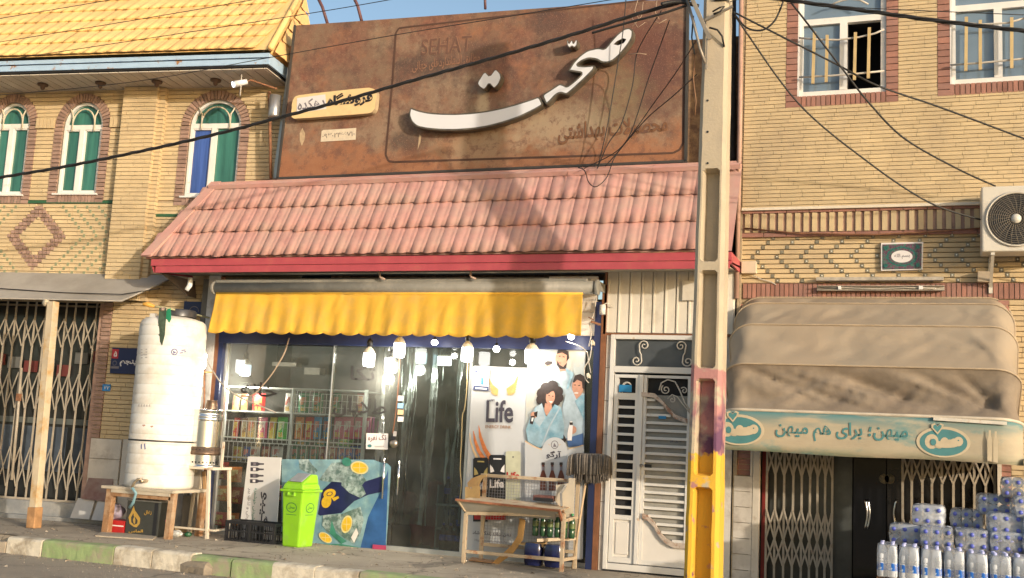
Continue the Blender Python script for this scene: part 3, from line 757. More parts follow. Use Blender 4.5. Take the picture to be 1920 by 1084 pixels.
for i, (x, y, r, h, sm, lb_) in enumerate([
    (692, 670, 11, 36, 0, 'lit bottle shaped bulb under the awning, leftmost of those in front of the dark glass'),
    (749, 652, 11, 38, 0, 'lit bottle shaped bulb hanging high, straight above the hanging brown cord'),
    (815, 641, 6.5, 13, 1, 'tiny lit round bulb tucked under the awning scallops above the plastic curtain'),
    (876, 660, 11, 38, 0, 'lit bottle shaped bulb above the left edge of the energy drink poster'),
    (931, 653, 6.5, 15, 1, 'small lit round bulb above the gold wings of the poster'),
    (997, 664, 13, 38, 0, 'large lit bulb with a pale cone top beside the drinking man of the poster'),
    (1071, 630, 6.5, 15, 1, 'small lit round bulb at the lifted right corner of the yellow awning')]):
    bulb(x, y, -.22, r, h, lb_, cord=zc_ if i < 6 else P(1080, 615).z, small=sm)
bulb(375, 672, -.35, 12, 40, 'lit bulb hanging by the white water tank and the column', cord=P(372, 640).z)
for i, (x, y) in enumerate([(460, 690), (790, 668), (735, 685)]):
    bulb(x, y, .22, 11, 30, ['dim bulb hanging inside the shop above the snack shelves', 'dim bulb hanging inside behind the plastic curtain', 'dim bulb hanging inside the shop near the door glass'][i], BREFL, cord=2.6, group='bulbs hanging inside the shop')  # no real bulbs here: reflections built as bulbs, also lighting the shelves
s = T('ceiling_light', 'bright square lamp glowing inside the shop behind the plastic curtain', 'ceiling light', P(833, 677, 1.5))
q = P(833, 677, 1.5); b = MB(); b.box(q.x-.09, q.x+.09, q.y-.05, q.y+.05, q.z-.06, q.z+.06, BULB); obj('diffuser', b, s, bevel=.01); b = MB(); b.box(q.x-.1, q.x+.1, q.y-.06, q.y+.06, q.z+.062, q.z+.09, BASE); b.tube([q+Vector((0, 0, .09)), (q.x, q.y, 2.94)], .01, BLK, 6); obj('housing', b, s)

# ---------------- roller awning with yellow scalloped valance
AW = T('roller_awning', 'yellow scalloped awning hanging from a grey roller box over the shop front', 'awning', (-6, -.35, P(760, 627, -.45).z))
RG = mk('grey_awning_roll', (.25, .24, .21), .6, var=.12, scale=6, col2=(.36, .33, .28), c2scale=3, c2thr=.6)
a0_, a1_ = P(406, 540, -.36), P(1118, 538, -.36); rr = .075
b = MB(); b.lathe([(.001, 0), (rr, .002), (rr, a1_.x-a0_.x), (.001, a1_.x-a0_.x+.002)], (a0_.x, -.36, a0_.z), RG, 28, axis='X', cap=False); obj('roller', b, AW)
b = MB(); b.box(a0_.x+.0, a1_.x-.1, -.40, -.18, a0_.z+.05, a0_.z+.10, RG); obj('cover_plate', b, AW, bevel=.01)
for sx_ in (a0_.x-.03, a1_.x+.0):
    b = MB(); b.lathe([(.09, 0), (.09, .03)], (sx_, -.36, a0_.z), RG, 20, axis='X'); b.box(sx_, sx_+.02, -.36, 0, a0_.z-.02, a0_.z+.08, RG); obj('end_cap', b, AW, bevel=.003)
YFAB = mk('yellow_awning_fabric', (.76, .43, .045), .8, var=.07, scale=5, col2=(.62, .37, .08), c2scale=3.2, c2thr=.58, c2soft=.12, bump=.0015, bscale=25)
v0_, v1_ = P(398, 590, -.44).x, P(1089, 590, -.44).x; zt1 = P(745, 551, -.44).z; zb1 = P(745, 631, -.44).z; nS = 20.5
def vf(a, t):
    x = v0_+(v1_-v0_)*a; sc_ = abs(math.sin(math.pi*(a*nS+.1)))
    drop = (zt1-zb1)-(.035*(1-sc_**.6)) - (.05*max(0, (a-.9)/.1) if a > .9 else 0)
    yw = .012*math.sin(2*math.pi*(a*nS+.1))*(.2+.8*t)+.03*mnoise.noise(Vector((x*2.3, t*.7, 2)))*(.4+t)+.010*abs(mnoise.noise(Vector((x*9+t*2, t*1.3, 7))))+.05*(1-t)
    if a > .93: yw += (a-.93)*1.2*t
    return (x+.01*math.sin(a*91)*t-(.02*t if a < .01 else 0), -.455-.02*t+yw, zt1-t*drop+.004*mnoise.noise(Vector((x*5, t*2, 1))))
b = MB(); b.grid(vf, 360, 12, YFAB); obj('valance', b, AW, solid=.002)
b = MB(); b.tube([(v0_, -.39, zt1+.01), (v1_, -.39, zt1+.01)], .018, YFAB, 8); obj('front_bar', b, AW)

# ---------------- white panel siding above the white door
SID = mk('cream_siding', (.68, .63, .54), .45, var=.06, scale=4, rnd=.05, col2=(.5, .44, .36), c2scale=3, c2thr=.64)
sa, sb_ = P(1140, 560).x, -1.86; zs0 = P(1144, 624).z
k = 0; x = sa; pw = .148*1.0; ww = (P(1205, 560).x-P(1184, 560).x)
pw = (P(1270, 560).x-sa)/6
while x < sb_-.02:
    b = MB(); q = min(x+pw, sb_); b.box(x, q-.012, -.03, 0, zs0, zW+.03, SID); b.box(x, x+.022, -.041, -.03, zs0, zW+.03, SID); b.box(q-.012, q, -.012, 0, zs0, zW+.03, SID)
    obj('siding_panel', b, SHP, bevel=.003); x = q
b = MB(); b.box(sa-.03, sa-.003, -.05, .01, zs0-.02, zW+.03, BRN); b.box(sa-.03, sb_, -.03, .0, zs0-.03, zs0-.004, BRN); obj('siding_trim', b, SHP)
b = MB(); p0, p1 = P(1282, 528), P(1310, 565); b.box(p0.x, p1.x, -.07, -.04, p1.z, p0.z, SID); obj('junction_box', b, None, 'pale square junction box on the cream siding beside the concrete pole', 'junction box', bevel=.004)

# ---------------- white steel door
DR = T('steel_door', 'white steel double door with louvres, scrollwork and a curved lower panel', 'door', (P(1215, 1077).x, 0, 0))
dx0, dx1 = P(1131, 1069).x, P(1299, 1081).x
DW = mk('white_door_paint', (.66, .64, .60), .4, var=.05, scale=4, col2=(.42, .24, .10), c2scale=6, c2thr=.70, c2soft=.04)
DW2 = mk('white_door_panel', (.70, .66, .60), .4, var=.05, scale=4, col2=(.48, .34, .2), c2scale=5, c2thr=.70, c2soft=.05)
dx1 = dx0+1.12
zT = P(1147, 628).z; ztr0, ztr1 = P(1150, 690).z, P(1150, 640).z; zleaf = P(1150, 702).z
f = MB(); fw = .05
f.box(dx0, dx0+fw, -.05, .05, .02, zT, DW); f.box(dx1-fw, dx1, -.05, .05, .02, zT, DW); f.box(dx0+fw, dx1-fw, -.05, .05, zT-.05, zT, DW)
f.box(dx0+fw, dx1-fw, -.05, .05, ztr0-.05, ztr0+.02, DW); f.box(dx0+fw, dx1-fw, -.045, .05, .02, .09, DW); obj('frame', f, DR, bevel=.004)
f = MB(); f.box(dx0+fw, dx1-fw, 0, .012, ztr0+.02, zT-.05, mk('grey_frosted_glass', (.07, .078, .085), .35, var=.15)); obj('transom_pane', f, DR)
def spiral(c, r, turns, a0, sg, n=26):
    return [(c[0]+r*(1-i/n*.85)*math.cos(a0+sg*turns*2*math.pi*i/n), c[1], c[2]+r*(1-i/n*.85)*math.sin(a0+sg*turns*2*math.pi*i/n)) for i in range(n+1)]
IRON = mk('scroll_iron_paint', (.50, .46, .40), .45, var=.1)
def scroll(x, z0, z1, sg, par, name='scroll'):
    b = MB(); h = z1-z0; r = h*.19
    t = spiral((x+sg*r*.7, -.03, z1-r-.01), r, 1.35, math.pi/2+sg*1.4, -sg)
    u = spiral((x-sg*r*.7, -.03, z0+r+.01), r, 1.35, -math.pi/2+sg*1.4, -sg)
    b.tube(t[::-1]+[(x-sg*r*.15, -.03, (z0+z1)/2+.05*h), (x+sg*r*.15, -.03, (z0+z1)/2-.05*h)]+u, .008, IRON, 6); obj(name, b, par)
scroll(P(1202, 660).x, ztr0+.02, zT-.05, 1, DR); scroll(P(1284, 660).x, ztr0+.02, zT-.05, -1, DR)
FROST = mk('frosted_slat_glass', (.30, .29, .26), .5, var=.15)
x1, x2 = P(1202, 900).x-.0, P(1286, 900).x
xa = dx0+fw+.01
zl0 = P(1160, 965).z; zl1 = P(1160, 744).z; zup0 = P(1160, 738).z; zup1 = P(1160, 708).z
n_l = MB()      # narrow leaf
xs_ = x1-.045
for q in ((xa, xa+.045, .1, zleaf), (xs_-.045, xs_, .1, zleaf), (xa, xs_, .1, .16), (xa, xs_, zl0-.05, zl0), (xa, xs_, zl1, zl1+.045), (xa, xs_, zup1, zleaf)): n_l.box(q[0]+(.0451 if q[0] == xa and q[1] == xs_ else 0), q[1]-(.0451 if q[0] == xa and q[1] == xs_ else 0), -.035, .02, q[2], q[3], DW)
nl = obj('narrow_leaf', n_l, DR)
b = MB(); b.box(xa+.045, xs_-.045, -.012, .0, .16, zl0-.05, DW2); obj('panel', b, nl, bevel=.004)
b = MB(); b.box(xa+.07, xs_-.07, -.024, -.0125, .19, zl0-.08, DW2); obj('raised_panel', b, nl, bevel=.006)
nS_ = 13
for i in range(nS_+1):
    z = zl0+(zl1-zl0)*i/nS_
    if i: b = MB(); b.box(xa+.045, xs_-.045, -.03, .015, z-.030, z, DW); obj('slat', b, nl, bevel=.002)
b = MB(); b.box(xa+.04, xs_-.04, .02, .03, .1, zleaf, DARK); obj('backing', b, nl)
b = MB(); zc2 = (zup0+zup1)/2; b.tube(spiral(((xa+xs_)/2, -.04, zc2-.01), .05, 1.3, 0, 1), .006, IRON, 6); b.tube([((xa+xs_)/2+.05*math.cos(t), -.04, zc2-.01+.05*math.sin(t)) for t in [math.pi*i/8 for i in range(9)]]+[((xa+xs_)/2-.05, -.04, zup0+.01)], .006, IRON, 6); obj('scroll', b, nl)
b = MB(); b.box(xs_+.002, x1+.0, -.055, -.0, .1, zleaf, DW); obj('meeting_post', b, DR, bevel=.003)
# wide leaf
xb0, xb1 = x1+.004, dx1-fw-.004; xr_ = x2
wl_ = MB()
for q in ((xb0, xb0+.035, .1, zleaf), (xr_, xr_+.035, .35, zleaf), (xb1-.035, xb1, .1, zleaf)): wl_.box(q[0], q[1], -.035, .02, q[2], q[3], DW)
wl_.box(xb0+.036, xb1-.036, -.03, .02, .1, .15, DW); wl_.box(xb0+.036, xr_-.001, -.03, .02, zleaf-.03, zleaf, DW)
wlf = obj('wide_leaf', wl_, DR)
zs_top = P(1240, 745).z; zsb = P(1260, 1035).z
curve = [(1195, 968), (1215, 972), (1228, 985), (1238, 1003), (1250, 1016), (1265, 1024), (1290, 1026)]
cp = [P(x, y-2) for x, y in curve]; cp[-1].x = xb1-.036; cp[0].x = xb0+.036
def cz(x):
    for p, q in zip(cp[:-1], cp[1:]):
        if p.x <= x <= q.x: return p.z+(q.z-p.z)*(x-p.x)/(q.x-p.x)
    return cp[0].z if x < cp[0].x else cp[-1].z
curveT = [(1205, 740), (1228, 742), (1242, 753), (1254, 768), (1268, 782), (1290, 790)]
ct = [P(x, y) for x, y in curveT]
def ctz(x):
    for p, q in zip(ct[:-1], ct[1:]):
        if p.x <= x <= q.x: return p.z+(q.z-p.z)*(x-p.x)/(q.x-p.x)
    return ct[0].z if x < ct[0].x else ct[-1].z
N = 19; sp = (P(1240, 762).z-P(1240, 1010).z)/17
z = P(1240, 745).z
for i in range(24):
    zz_ = P(1240, 748).z-i*sp
    if zz_ < cp[-1].z+.02: break
    a_ = xb0+.036; e_ = xr_-.002
    if zz_ < cz(a_)+.02:                     # slats stop at the curved lower panel
        while cz(a_) > zz_-.04 and a_ < e_: a_ += .01
    if zz_ > ctz(e_):
        while e_ > a_ and ctz(e_) < zz_+.02: e_ -= .01
    if e_-a_ > .04: b = MB(); b.box(a_, e_, -.028, .012, zz_-.030, zz_, DW); obj('slat', b, wlf, bevel=.002)
b = MB(); b.box(xb0+.036, xr_, .022, .03, .2, ct[0].z, FROST); obj('frosted_backing', b, wlf)
b = MB(); b.box(xb0+.02, xb1-.02, .035, .045, .1, zleaf, DARK); obj('backing', b, wlf)
b = MB(); b.prism([(xb0+.036, -.02, .15), (xb1-.036, -.02, .15)]+[(p.x, -.02, p.z-.03) for p in reversed(cp)], (0, .03, 0), DW2); obj('lower_panel', b, wlf)
def ribbon(pts, w, y0, y1, m, name, par, bev=.003):
    b = MB(); up = [(p.x, y0, p.z+w/2) for p in pts]; dn = [(p.x, y0, p.z-w/2) for p in pts]
    b.prism(up+dn[::-1], (0, y1-y0, 0), m); obj(name, b, par, bevel=bev)
PRED = mk('peeling_rail_paint', (.48, .40, .33), .5, var=.2, scale=14, col2=(.28, .14, .08), c2scale=12, c2thr=.55, c2soft=.06)
ribbon(cp, .055, -.06, -.021, PRED, 'curved_rail', wlf); ribbon(ct, .05, -.06, -.012, PRED, 'curved_rail', wlf)
b = MB()
for (x, y, r, a_, sg, tr) in ((1250, 731, .055, 2.2, 1, 1.5), (1262, 750, .035, 1.2, -1, 1.2), (1284, 733, .04, 2.5, -1, 1.2)):
    p = P(x, y); b.tube(spiral((p.x, -.045, p.z), r, tr, a_, sg), .007, IRON, 6)
pp = [P(*q, -.045) for q in ((1236, 732), (1240, 718), (1252, 712), (1266, 716), (1275, 733), (1284, 755), (1296, 772))]; b.tube(pp, .008, IRON, 6)
pp = [P(*q, -.045) for q in ((1252, 748), (1260, 740), (1270, 744), (1280, 757), (1294, 775))]; b.tube(pp, .007, IRON, 6); obj('scrollwork', b, wlf)
b = MB(); p = P(1203, 873); b.lathe([(.012, 0), (.02, .01), (.02, .03), (.0, .034)], (p.x+.01, -.075, p.z), STEEL, 12, axis='Y'); b.box(p.x+.045, p.x+.12, -.032, -.0285, p.z-.018, p.z+.018, BLK); obj('lock', b, wlf)
b = MB(); b.box(dx0, dx1, -.04, .05, -.01, .0195, DARK); b.box(dx1+.002, -1.86, .02, .06, 0, zs0-.03, WSTN); obj('sill', b, DR)
BLS = mk('blue_sticker', (.02, .20, .42), .5, var=.1)
b = MB(); p, q = P(1163, 722), P(1186, 736); b.box(p.x, q.x, -.052, -.047, q.z, p.z, BLS); bs = obj('house_number_plate', b, None, 'small bright blue plate behind the little scroll of the narrow white door leaf', 'number plate')
b = MB(); p, q = P(1236, 780), P(1250, 786); b.box(p.x, q.x, -.032, -.029, q.z, p.z, BLS); obj('sticker', b, None, 'tiny blue sticker on a slat of the wide white door leaf', 'sticker')
INKB = mk('blue_ink', (.05, .07, .16), .6)
p = P(1257, 829); obj('lettering', textmesh('۱۴۰۵۰۶', INKB, (p.x, -.0292, p.z-.006), (1, 0, 0), (0, 0, 1), .13, .022), wlf)
# ------------------------------------------------------------------ big rusty shop sign
SG = T('shop_sign', 'big rusty brown sign board with raised white Persian lettering above the pink roof', 'sign', (-5.2, -.02, 4.63))
def signmat():
    m = mk('rusty_sign_sheet', (.215, .092, .058), .75, var=.36, scale=14, col2=(.21, .135, .085), c2scale=1.6, c2thr=.50, c2soft=.13, bump=.0006, bscale=160)
    n = m.node_tree.nodes; l = m.node_tree.links; b = n['Principled BSDF']; src = b.inputs['Base Color'].links[0].from_socket
    geo = n.new('ShaderNodeNewGeometry'); last = src
    def layer(last, scale, thr, soft, col, det=9, stretch=(1, 1, 1), zr=None, amt=1.0):
        mp = n.new('ShaderNodeMapping'); mp.inputs['Scale'].default_value = stretch; mp.inputs['Location'].default_value = (thr*31, 3, scale); l.new(geo.outputs['Position'], mp.inputs[0])
        t = n.new('ShaderNodeTexNoise'); t.inputs['Scale'].default_value = scale; t.inputs['Detail'].default_value = det; t.inputs['Roughness'].default_value = .72; l.new(mp.outputs[0], t.inputs['Vector'])
        r = n.new('ShaderNodeMapRange'); r.inputs[1].default_value = thr-soft; r.inputs[2].default_value = thr+soft; r.inputs[4].default_value = amt; f = t.outputs[0]
        if zr:
            sx = n.new('ShaderNodeSeparateXYZ'); l.new(geo.outputs['Position'], sx.inputs[0]); q = n.new('ShaderNodeMapRange')
            q.inputs[1].default_value, q.inputs[2].default_value, q.inputs[3].default_value, q.inputs[4].default_value = zr; l.new(sx.outputs['Z'], q.inputs[0])
            a = n.new('ShaderNodeMath'); a.operation = 'ADD'; l.new(f, a.inputs[0]); l.new(q.outputs[0], a.inputs[1]); f = a.outputs[0]
        l.new(f, r.inputs[0]); x = n.new('ShaderNodeMix'); x.data_type = 'RGBA'; l.new(r.outputs[0], x.inputs[0]); l.new(last, x.inputs[6]); x.inputs[7].default_value = (*col, 1)
        return x.outputs[2]
    last = layer(last, 1.1, .53, .06, (.33, .24, .155), amt=.6, zr=(4.7, 6.3, .03, -.06))
    last = layer(last, 3.2, .57, .07, (.085, .05, .04), amt=.7)
    last = layer(last, 2.6, .50, .10, (.34, .14, .065), zr=(4.6, 5.25, .22, -.12), amt=.85)
    for (px_, py_, rx, rz, col, am) in ((800, 125, .45, .22, (.07, .042, .035), .75), (1030, 38, .30, .2, (.08, .045, .04), .7), (905, 100, .35, .25, (.10, .06, .045), .6), (770, 268, .32, .2, (.06, .04, .032), .7), (1090, 185, .35, .22, (.13, .075, .05), .6), (1225, 110, .5, .8, (.10, .04, .035), .75), (1130, 60, .7, .35, (.15, .06, .04), .6), (900, 275, .7, .25, (.36, .26, .16), .7), (1060, 235, .75, .3, (.40, .30, .19), .75), (905, 200, .09, .25, (.52, .40, .26), .8), (1165, 185, .35, .5, (.22, .17, .09), .6)):
        q = P(px_, py_); mp = n.new('ShaderNodeMapping'); mp.vector_type = 'POINT'; mp.inputs['Location'].default_value = (-q.x/rx, 0, -q.z/rz); mp.inputs['Scale'].default_value = (1/rx, 0, 1/rz); l.new(geo.outputs['Position'], mp.inputs[0])
        ln = n.new('ShaderNodeVectorMath'); ln.operation = 'LENGTH'; l.new(mp.outputs[0], ln.inputs[0]); t = n.new('ShaderNodeTexNoise'); t.inputs['Scale'].default_value = 3.5; t.inputs['Detail'].default_value = 10; t.inputs['Roughness'].default_value = .7; l.new(geo.outputs['Position'], t.inputs['Vector'])
        a = n.new('ShaderNodeMath'); a.operation = 'MULTIPLY_ADD'; l.new(t.outputs[0], a.inputs[0]); a.inputs[1].default_value = 2.6; l.new(ln.outputs['Value'], a.inputs[2]); r = n.new('ShaderNodeMapRange'); r.inputs[1].default_value = 2.5; r.inputs[2].default_value = 1.7; r.inputs[4].default_value = am; l.new(a.outputs[0], r.inputs[0])
        x = n.new('ShaderNodeMix'); x.data_type = 'RGBA'; l.new(r.outputs[0], x.inputs[0]); l.new(last, x.inputs[6]); x.inputs[7].default_value = (*col, 1); last = x.outputs[2]
    last = layer(last, 7, .56, .05, (.16, .075, .05), det=12, amt=.7); last = layer(last, 75, .63, .04, (.52, .30, .19), det=3, amt=.75)
    l.new(last, b.inputs['Base Color']); return m
SM = signmat()
c_ = [P(521, 335), P(1286, 303), P(1290, -4), P(554, 48)]
b = MB(); b.prism([(c_[0].x, 0, c_[0].z), (c_[1].x, 0, c_[1].z), (c_[2].x, 0, c_[2].z), (c_[3].x, 0, c_[3].z)], (0, .10, 0), SM, mside=mk('dark_sign_edge', (.05, .045, .04), .6, var=.2)); obj('sheet', b, SG)
EDG = MATS['dark_sign_edge']
b = MB(); cc = [Vector((c.x, -.012, c.z)) for c in c_]
for i in (0, 1, 3): b.bar(cc[i], cc[(i+1) % 4], .03, .022, EDG, up=(0, 1, 0))
obj('edge_trim', b, SG)
GRV = mk('sign_groove', (.09, .045, .03), .8, var=.2)
pr_ = Print(-.002, .0008)
gr = [(722, 292), (728, 302), (740, 304), (1262, 287), (1274, 281), (1281, 268), (1283, 60)]
pr_.line([(742, 62), (736, 150), (723, 290)]+gr[1:], 4, GRV); pr_.line([(742, 62), (748, 53), (762, 51), (1000, 24), (1280, -8)], 3, GRV)
obj('groove', pr_.mb, SG)
LT = mk('rust_tone_lettering', (.30, .15, .09), .7, var=.2, scale=20); LDK = mk('dark_rust_lettering', (.15, .075, .05), .7, var=.2)
pr_ = Print(-.0025, .0008); pr_.text('SEHAT', 790, 103, 884, 96, 30, LT, persian=False); obj('lettering', pr_.mb, SG)
pr_ = Print(-.003, .0008); pr_.text('SEHAT', 789, 104, 883, 97, 30, LDK, persian=False); obj('lettering', pr_.mb, SG)
pr_ = Print(-.004, .0008); pr_.text('مطابق استانداردهای جهانی', 773, 138, 900, 120, 22, LT, offset=.01); obj('lettering', pr_.mb, SG)
pr_ = Print(-.004, .0008); pr_.text('محصولات بهداشتی', 1046, 272, 1252, 255, 40, LDK, offset=.035)
pr_.text('محصولات بهداشتی', 1046, 272, 1252, 255, 40, mk('sign_letter_fill', (.20, .09, .04), .75, var=.25, scale=16), offset=.008); obj('lettering', pr_.mb, SG)
# big raised white letters
LW = mk('white_letter_face', (.74, .73, .74), .3, var=.03, scale=2, spec=.4); LS = mk('letter_side_metal', (.13, .11, .08), .5, .3, var=.3, scale=9)
def cpx(x, y): return (740+x/3.4286, 20+y/3.4286)
body = [(100, 620), (150, 640), (220, 655), (300, 661), (400, 662), (500, 656), (600, 643), (700, 622), (800, 594), (880, 568), (930, 550), (958, 606), (900, 640), (800, 688), (700, 722), (600, 748), (500, 764), (400, 771), (300, 771), (200, 762), (140, 748), (105, 715), (90, 672)]
body2 = [(945, 543), (1005, 505), (1060, 468), (1085, 476), (1108, 488), (1160, 448), (1207, 402), (1160, 396), (1115, 388), (1125, 368), (1150, 330), (1190, 287), (1240, 252), (1310, 237), (1350, 246), (1385, 200), (1430, 150), (1475, 115), (1510, 108), (1535, 128), (1531, 175), (1500, 225), (1455, 280), (1410, 322), (1370, 338), (1330, 336), (1295, 316), (1250, 310), (1205, 325), (1170, 352), (1230, 355), (1287, 349), (1284, 378), (1245, 418), (1190, 470), (1140, 515), (1105, 543), (1065, 530), (1035, 545), (1000, 585), (973, 607)]
hole = [(1407, 217), (1430, 196), (1466, 178), (1490, 184), (1472, 210), (1435, 224)]
teh = [(530, 466), (578, 390), (611, 424), (648, 374), (678, 402), (686, 432), (668, 475), (638, 502), (607, 466), (578, 510), (545, 492)]
shd = [(1104, 192), (1114, 186), (1121, 214), (1133, 192), (1144, 190), (1149, 214), (1164, 186), (1176, 190), (1172, 226), (1152, 240), (1141, 228), (1126, 240), (1110, 230)]
def smooth(pts, k=2):
    for _ in range(k):
        o = []
        for i in range(len(pts)):
            a, b2 = Vector(pts[i]), Vector(pts[(i+1) % len(pts)]); 
            o += [tuple(a*.82+b2*.18), tuple(a*.18+b2*.82)]
        pts = o
    return pts
for pts, hs_, nm in ((body, (), 'letter_te'), (body2, (hole,), 'letter_sad_he'), (teh, (), 'letter_dots'), (shd, (), 'letter_mark')):
    dep = .13
    pts = smooth(pts, 2 if pts is not teh else 1)
    f3 = [P(*cpx(*p), -dep) for p in pts]; h3 = [[P(*cpx(*p), -dep) for p in h] for h in hs_]
    b = MB(); b.prism(f3, (0, dep-.02, 0), LS, h3); lo = obj('letter', b, SG)
    # inner white face, inset from the metal rim
    c2 = []
    n = len(f3)
    for i in range(n):
        a, q, d = f3[i-1], f3[i], f3[(i+1) % n]; e1_, e2_ = (q-a).normalized(), (d-q).normalized()
        nn = Vector((-(e1_.z+e2_.z), 0, e1_.x+e2_.x)); 
        if nn.length < .2: nn = Vector((-e1_.z, 0, e1_.x))
        nn.normalize(); c2.append(q+nn*(.020 if len(hs_) or nm == 'letter_te' else .010))
    ar = sum(f3[i].x*f3[(i+1) % n].z-f3[(i+1) % n].x*f3[i].z for i in range(n))
    if ar < 0: c2 = [f*2-c for f, c in zip(f3, c2)]
    c2 = [Vector((v.x, -dep-.003, v.z)) for v in c2]
    b = MB(); b.poly(c2, LW, [[Vector((v.x, -dep-.003, v.z)) for v in h] for h in h3]); obj('white_face', b, lo)
# cream plate with the shop's name
CRM = mk('cream_plate', (.80, .57, .28), .4, var=.05, col2=(.66, .46, .24), c2scale=4, c2thr=.66)
pl = [(546, 212), (548, 190), (553, 181), (562, 178), (690, 164), (702, 167), (706, 174), (703, 203), (697, 211), (688, 213), (552, 223), (547, 220)]
b = MB(); b.prism([P(x, y, -.10) for x, y in smooth(pl, 1)], (0, .09, 0), CRM, mside=mk('cream_plate_side', (.45, .35, .22), .5, var=.2)); npl = obj('name_plate', b, SG, bevel=.004)
pr_ = Print(-.102, .0012); BT = mk('black_print', (.02, .018, .02), .5); WPR = mk('white_print', (.72, .68, .66), .5, var=.03); GPR = mk('grey_print', (.17, .15, .17), .6)
pr_.poly([(557, 184), (610, 177), (612, 204), (556, 213)], WPR); pr_.text('دهکده', 558, 207, 609, 200, 19, GPR, offset=.02); pr_.text('فروشگاه', 613, 205, 698, 196, 28, BT, offset=.042); obj('print', pr_.mb, npl)
pr_ = Print(-.006, .001); pr_.poly([(603, 246), (606, 244), (668, 240), (667, 262), (601, 266)], mk('paper_strip', (.68, .57, .42), .7, var=.1, scale=20)); pr_.text('۰۹۳۰۲۴۶۶۷۱۰', 604, 260, 665, 255, 10, mk('worn_ink', (.24, .19, .15), .7), offset=.02); obj('paper_strip', pr_.mb, SG)
SCR = mk('scraped_patch', (.50, .36, .22), .7, var=.2, scale=25)
for q in (((567, 240), (572, 250), (571, 262), (566, 274), (562, 264), (562, 250)), ((786, 252), (790, 255), (788, 268), (783, 281))):
    pr_ = Print(-.002, .001); pr_.poly(list(q), SCR); obj('scrape_mark', pr_.mb, SG)
# stained streaks below the letters are part of the sheet's rust; frame box left of the sheet
b = MB(); e0, e1 = P(512, 335, .13), P(547, 118, .13); SS = mk('stainless_strip', (.42, .41, .37), .35, .5, var=.15)
b.hexa([(e0.x, .12, e0.z), (e0.x+.11, .12, e0.z), (e0.x+.11, .17, e0.z), (e0.x, .17, e0.z)], [(e1.x-.05, .12, e1.z), (e1.x+.06, .12, e1.z), (e1.x+.06, .17, e1.z), (e1.x-.05, .17, e1.z)], SS); obj('side_frame', b, SG)
b = MB()
for x in (530, 640, 742, 870, 930, 1000, 1180, 1270):
    p = P(x, 330, .16); b.box(p.x-.02, p.x+.02, .11, .2, 4.5, 6.5, RUST)
b.box(-7.9, -2.5, .14, .2, 4.72, 4.76, RUST); obj('support_frame', b, SG)
for i, (x0, y0, x1, y1) in enumerate([(614, 41, 590, 0), (678, 36, 658, 0), (910, 14, 903, -6)]):
    b = MB(); p, q = P(x0, y0+3, .1), P(x1, y1-14, .1); b.tube([p, (p+q)/2+Vector((.02, 0, .01)), q+Vector((-.05, 0, .1))], .022 if i != 2 else .018, mk('sign_stay_paint', (.12, .05, .05), .6, var=.2), 8); obj('stay_rod', b, SG)
# silver drum lamp and bracket left of the sign
b = MB(); p = P(515, 200, .05); b.lathe([(.001, 0), (.075, .0), (.08, .02), (.08, .3), (.001, .31)], (p.x, .05, p.z-.15), mk('dull_silver', (.45, .44, .43), .35, .7, var=.15), 18, cap=False); obj('drum_lamp', b, None, 'silver drum shaped fitting left of the rusty sign', 'wall lamp')
b = MB(); b.tube([P(505, 172, .1), P(508, 335, .1)], .022, RUST, 8); obj('drain_pipe', b, None, 'thin rusty upright pipe between the brick house and the rusty sign', 'pipe')
t = T('spotlight', 'small white spotlight on a rusty arm under the eave of the brick house', 'spotlight', P(440, 158, -.35))
b = MB(); p = P(440, 158, -.35); q = p+Vector((.12, .1, .06)); b.tube([p, q], [.045, .035], mk('white_enamel', (.75, .75, .74), .35), 12); obj('head', b, t)
b = MB(); b.tube([p+Vector((-.012, -.01, -.006)), p+Vector((-.02, -.018, -.011))], .038, mk('led_lens', (.9, .95, 1), .2, var=0, emit=(.85, .93, 1), estr=2.5), 12); obj('lens', b, t)
b = MB(); b.tube([q, P(470, 150, -.2), P(520, 167, 0)], .013, RUST, 6); b.tube([P(453, 140, -.3), P(452, 160, -.3), P(450, 180, -.3)], .008, IRON, 6); obj('arm', b, t)

# ------------------------------------------------------------------ right brick building
RB = T('corner_building', 'yellow brick building with barred white windows and a canvas awning at the right', 'building', (.5, 0, 0))
XW0 = P(1396, 200).x; zLed = P(1393, 394).z; zL2 = P(1616, 437).z; zLin0, zLin1 = 3.06, 3.20
wins = []
for (xl, xr, ys, yt) in ((1495, 1661, 181, -70), (1782, 1950, 158, -90)):
    a = P(xl, ys).x; b_ = P(xr, ys-10).x; wins.append((a, b_, P(xl, ys).z, 7.2))
b = MB(); b.poly([(XW0, .02, zLed), (4, .02, zLed), (4, .02, 7.8), (XW0, .02, 7.8)], MORT, [[(a, .02, c), (q, .02, c), (q, .02, d), (a, .02, d)] for a, q, c, d in wins])
b.box(XW0, 4, .08, .25, 2.9, zLed, MORT); b.box(XW0-.04, XW0+.0, .01, 1.2, 0, 7.8, MORT); b.box(XW0-.04, 4, 1.3, 1.4, 0, 7.8, DARK); b.box(XW0, 4, .25, 1.3, 2.95, 3.1, DARK)
obj('wall', b, RB)
RBk = Bricks(); SBr = .125
RBk.lay(None, XW0, 4, zLed, 7.75, 0, YBR, [rect(a-SBr, q+SBr, c-SBr*1.0, 9) for a, q, c, d in wins], pitch=.0445, length=.235, gap=.0065, jit=.003)
for a, q, c, d in wins:
    RBk.lay(None, a-SBr, a-.004, c-SBr, 7.5, -.004, RBR, (), pitch=.072, length=.3, gap=.008); RBk.lay(None, q+.004, q+SBr, c-SBr, 7.5, -.004, RBR, (), pitch=.072, length=.3, gap=.008)
    RBk.soldiers(None, a-.004, q+.004, c-SBr, c-.004, -.004, RBR, w=.052)
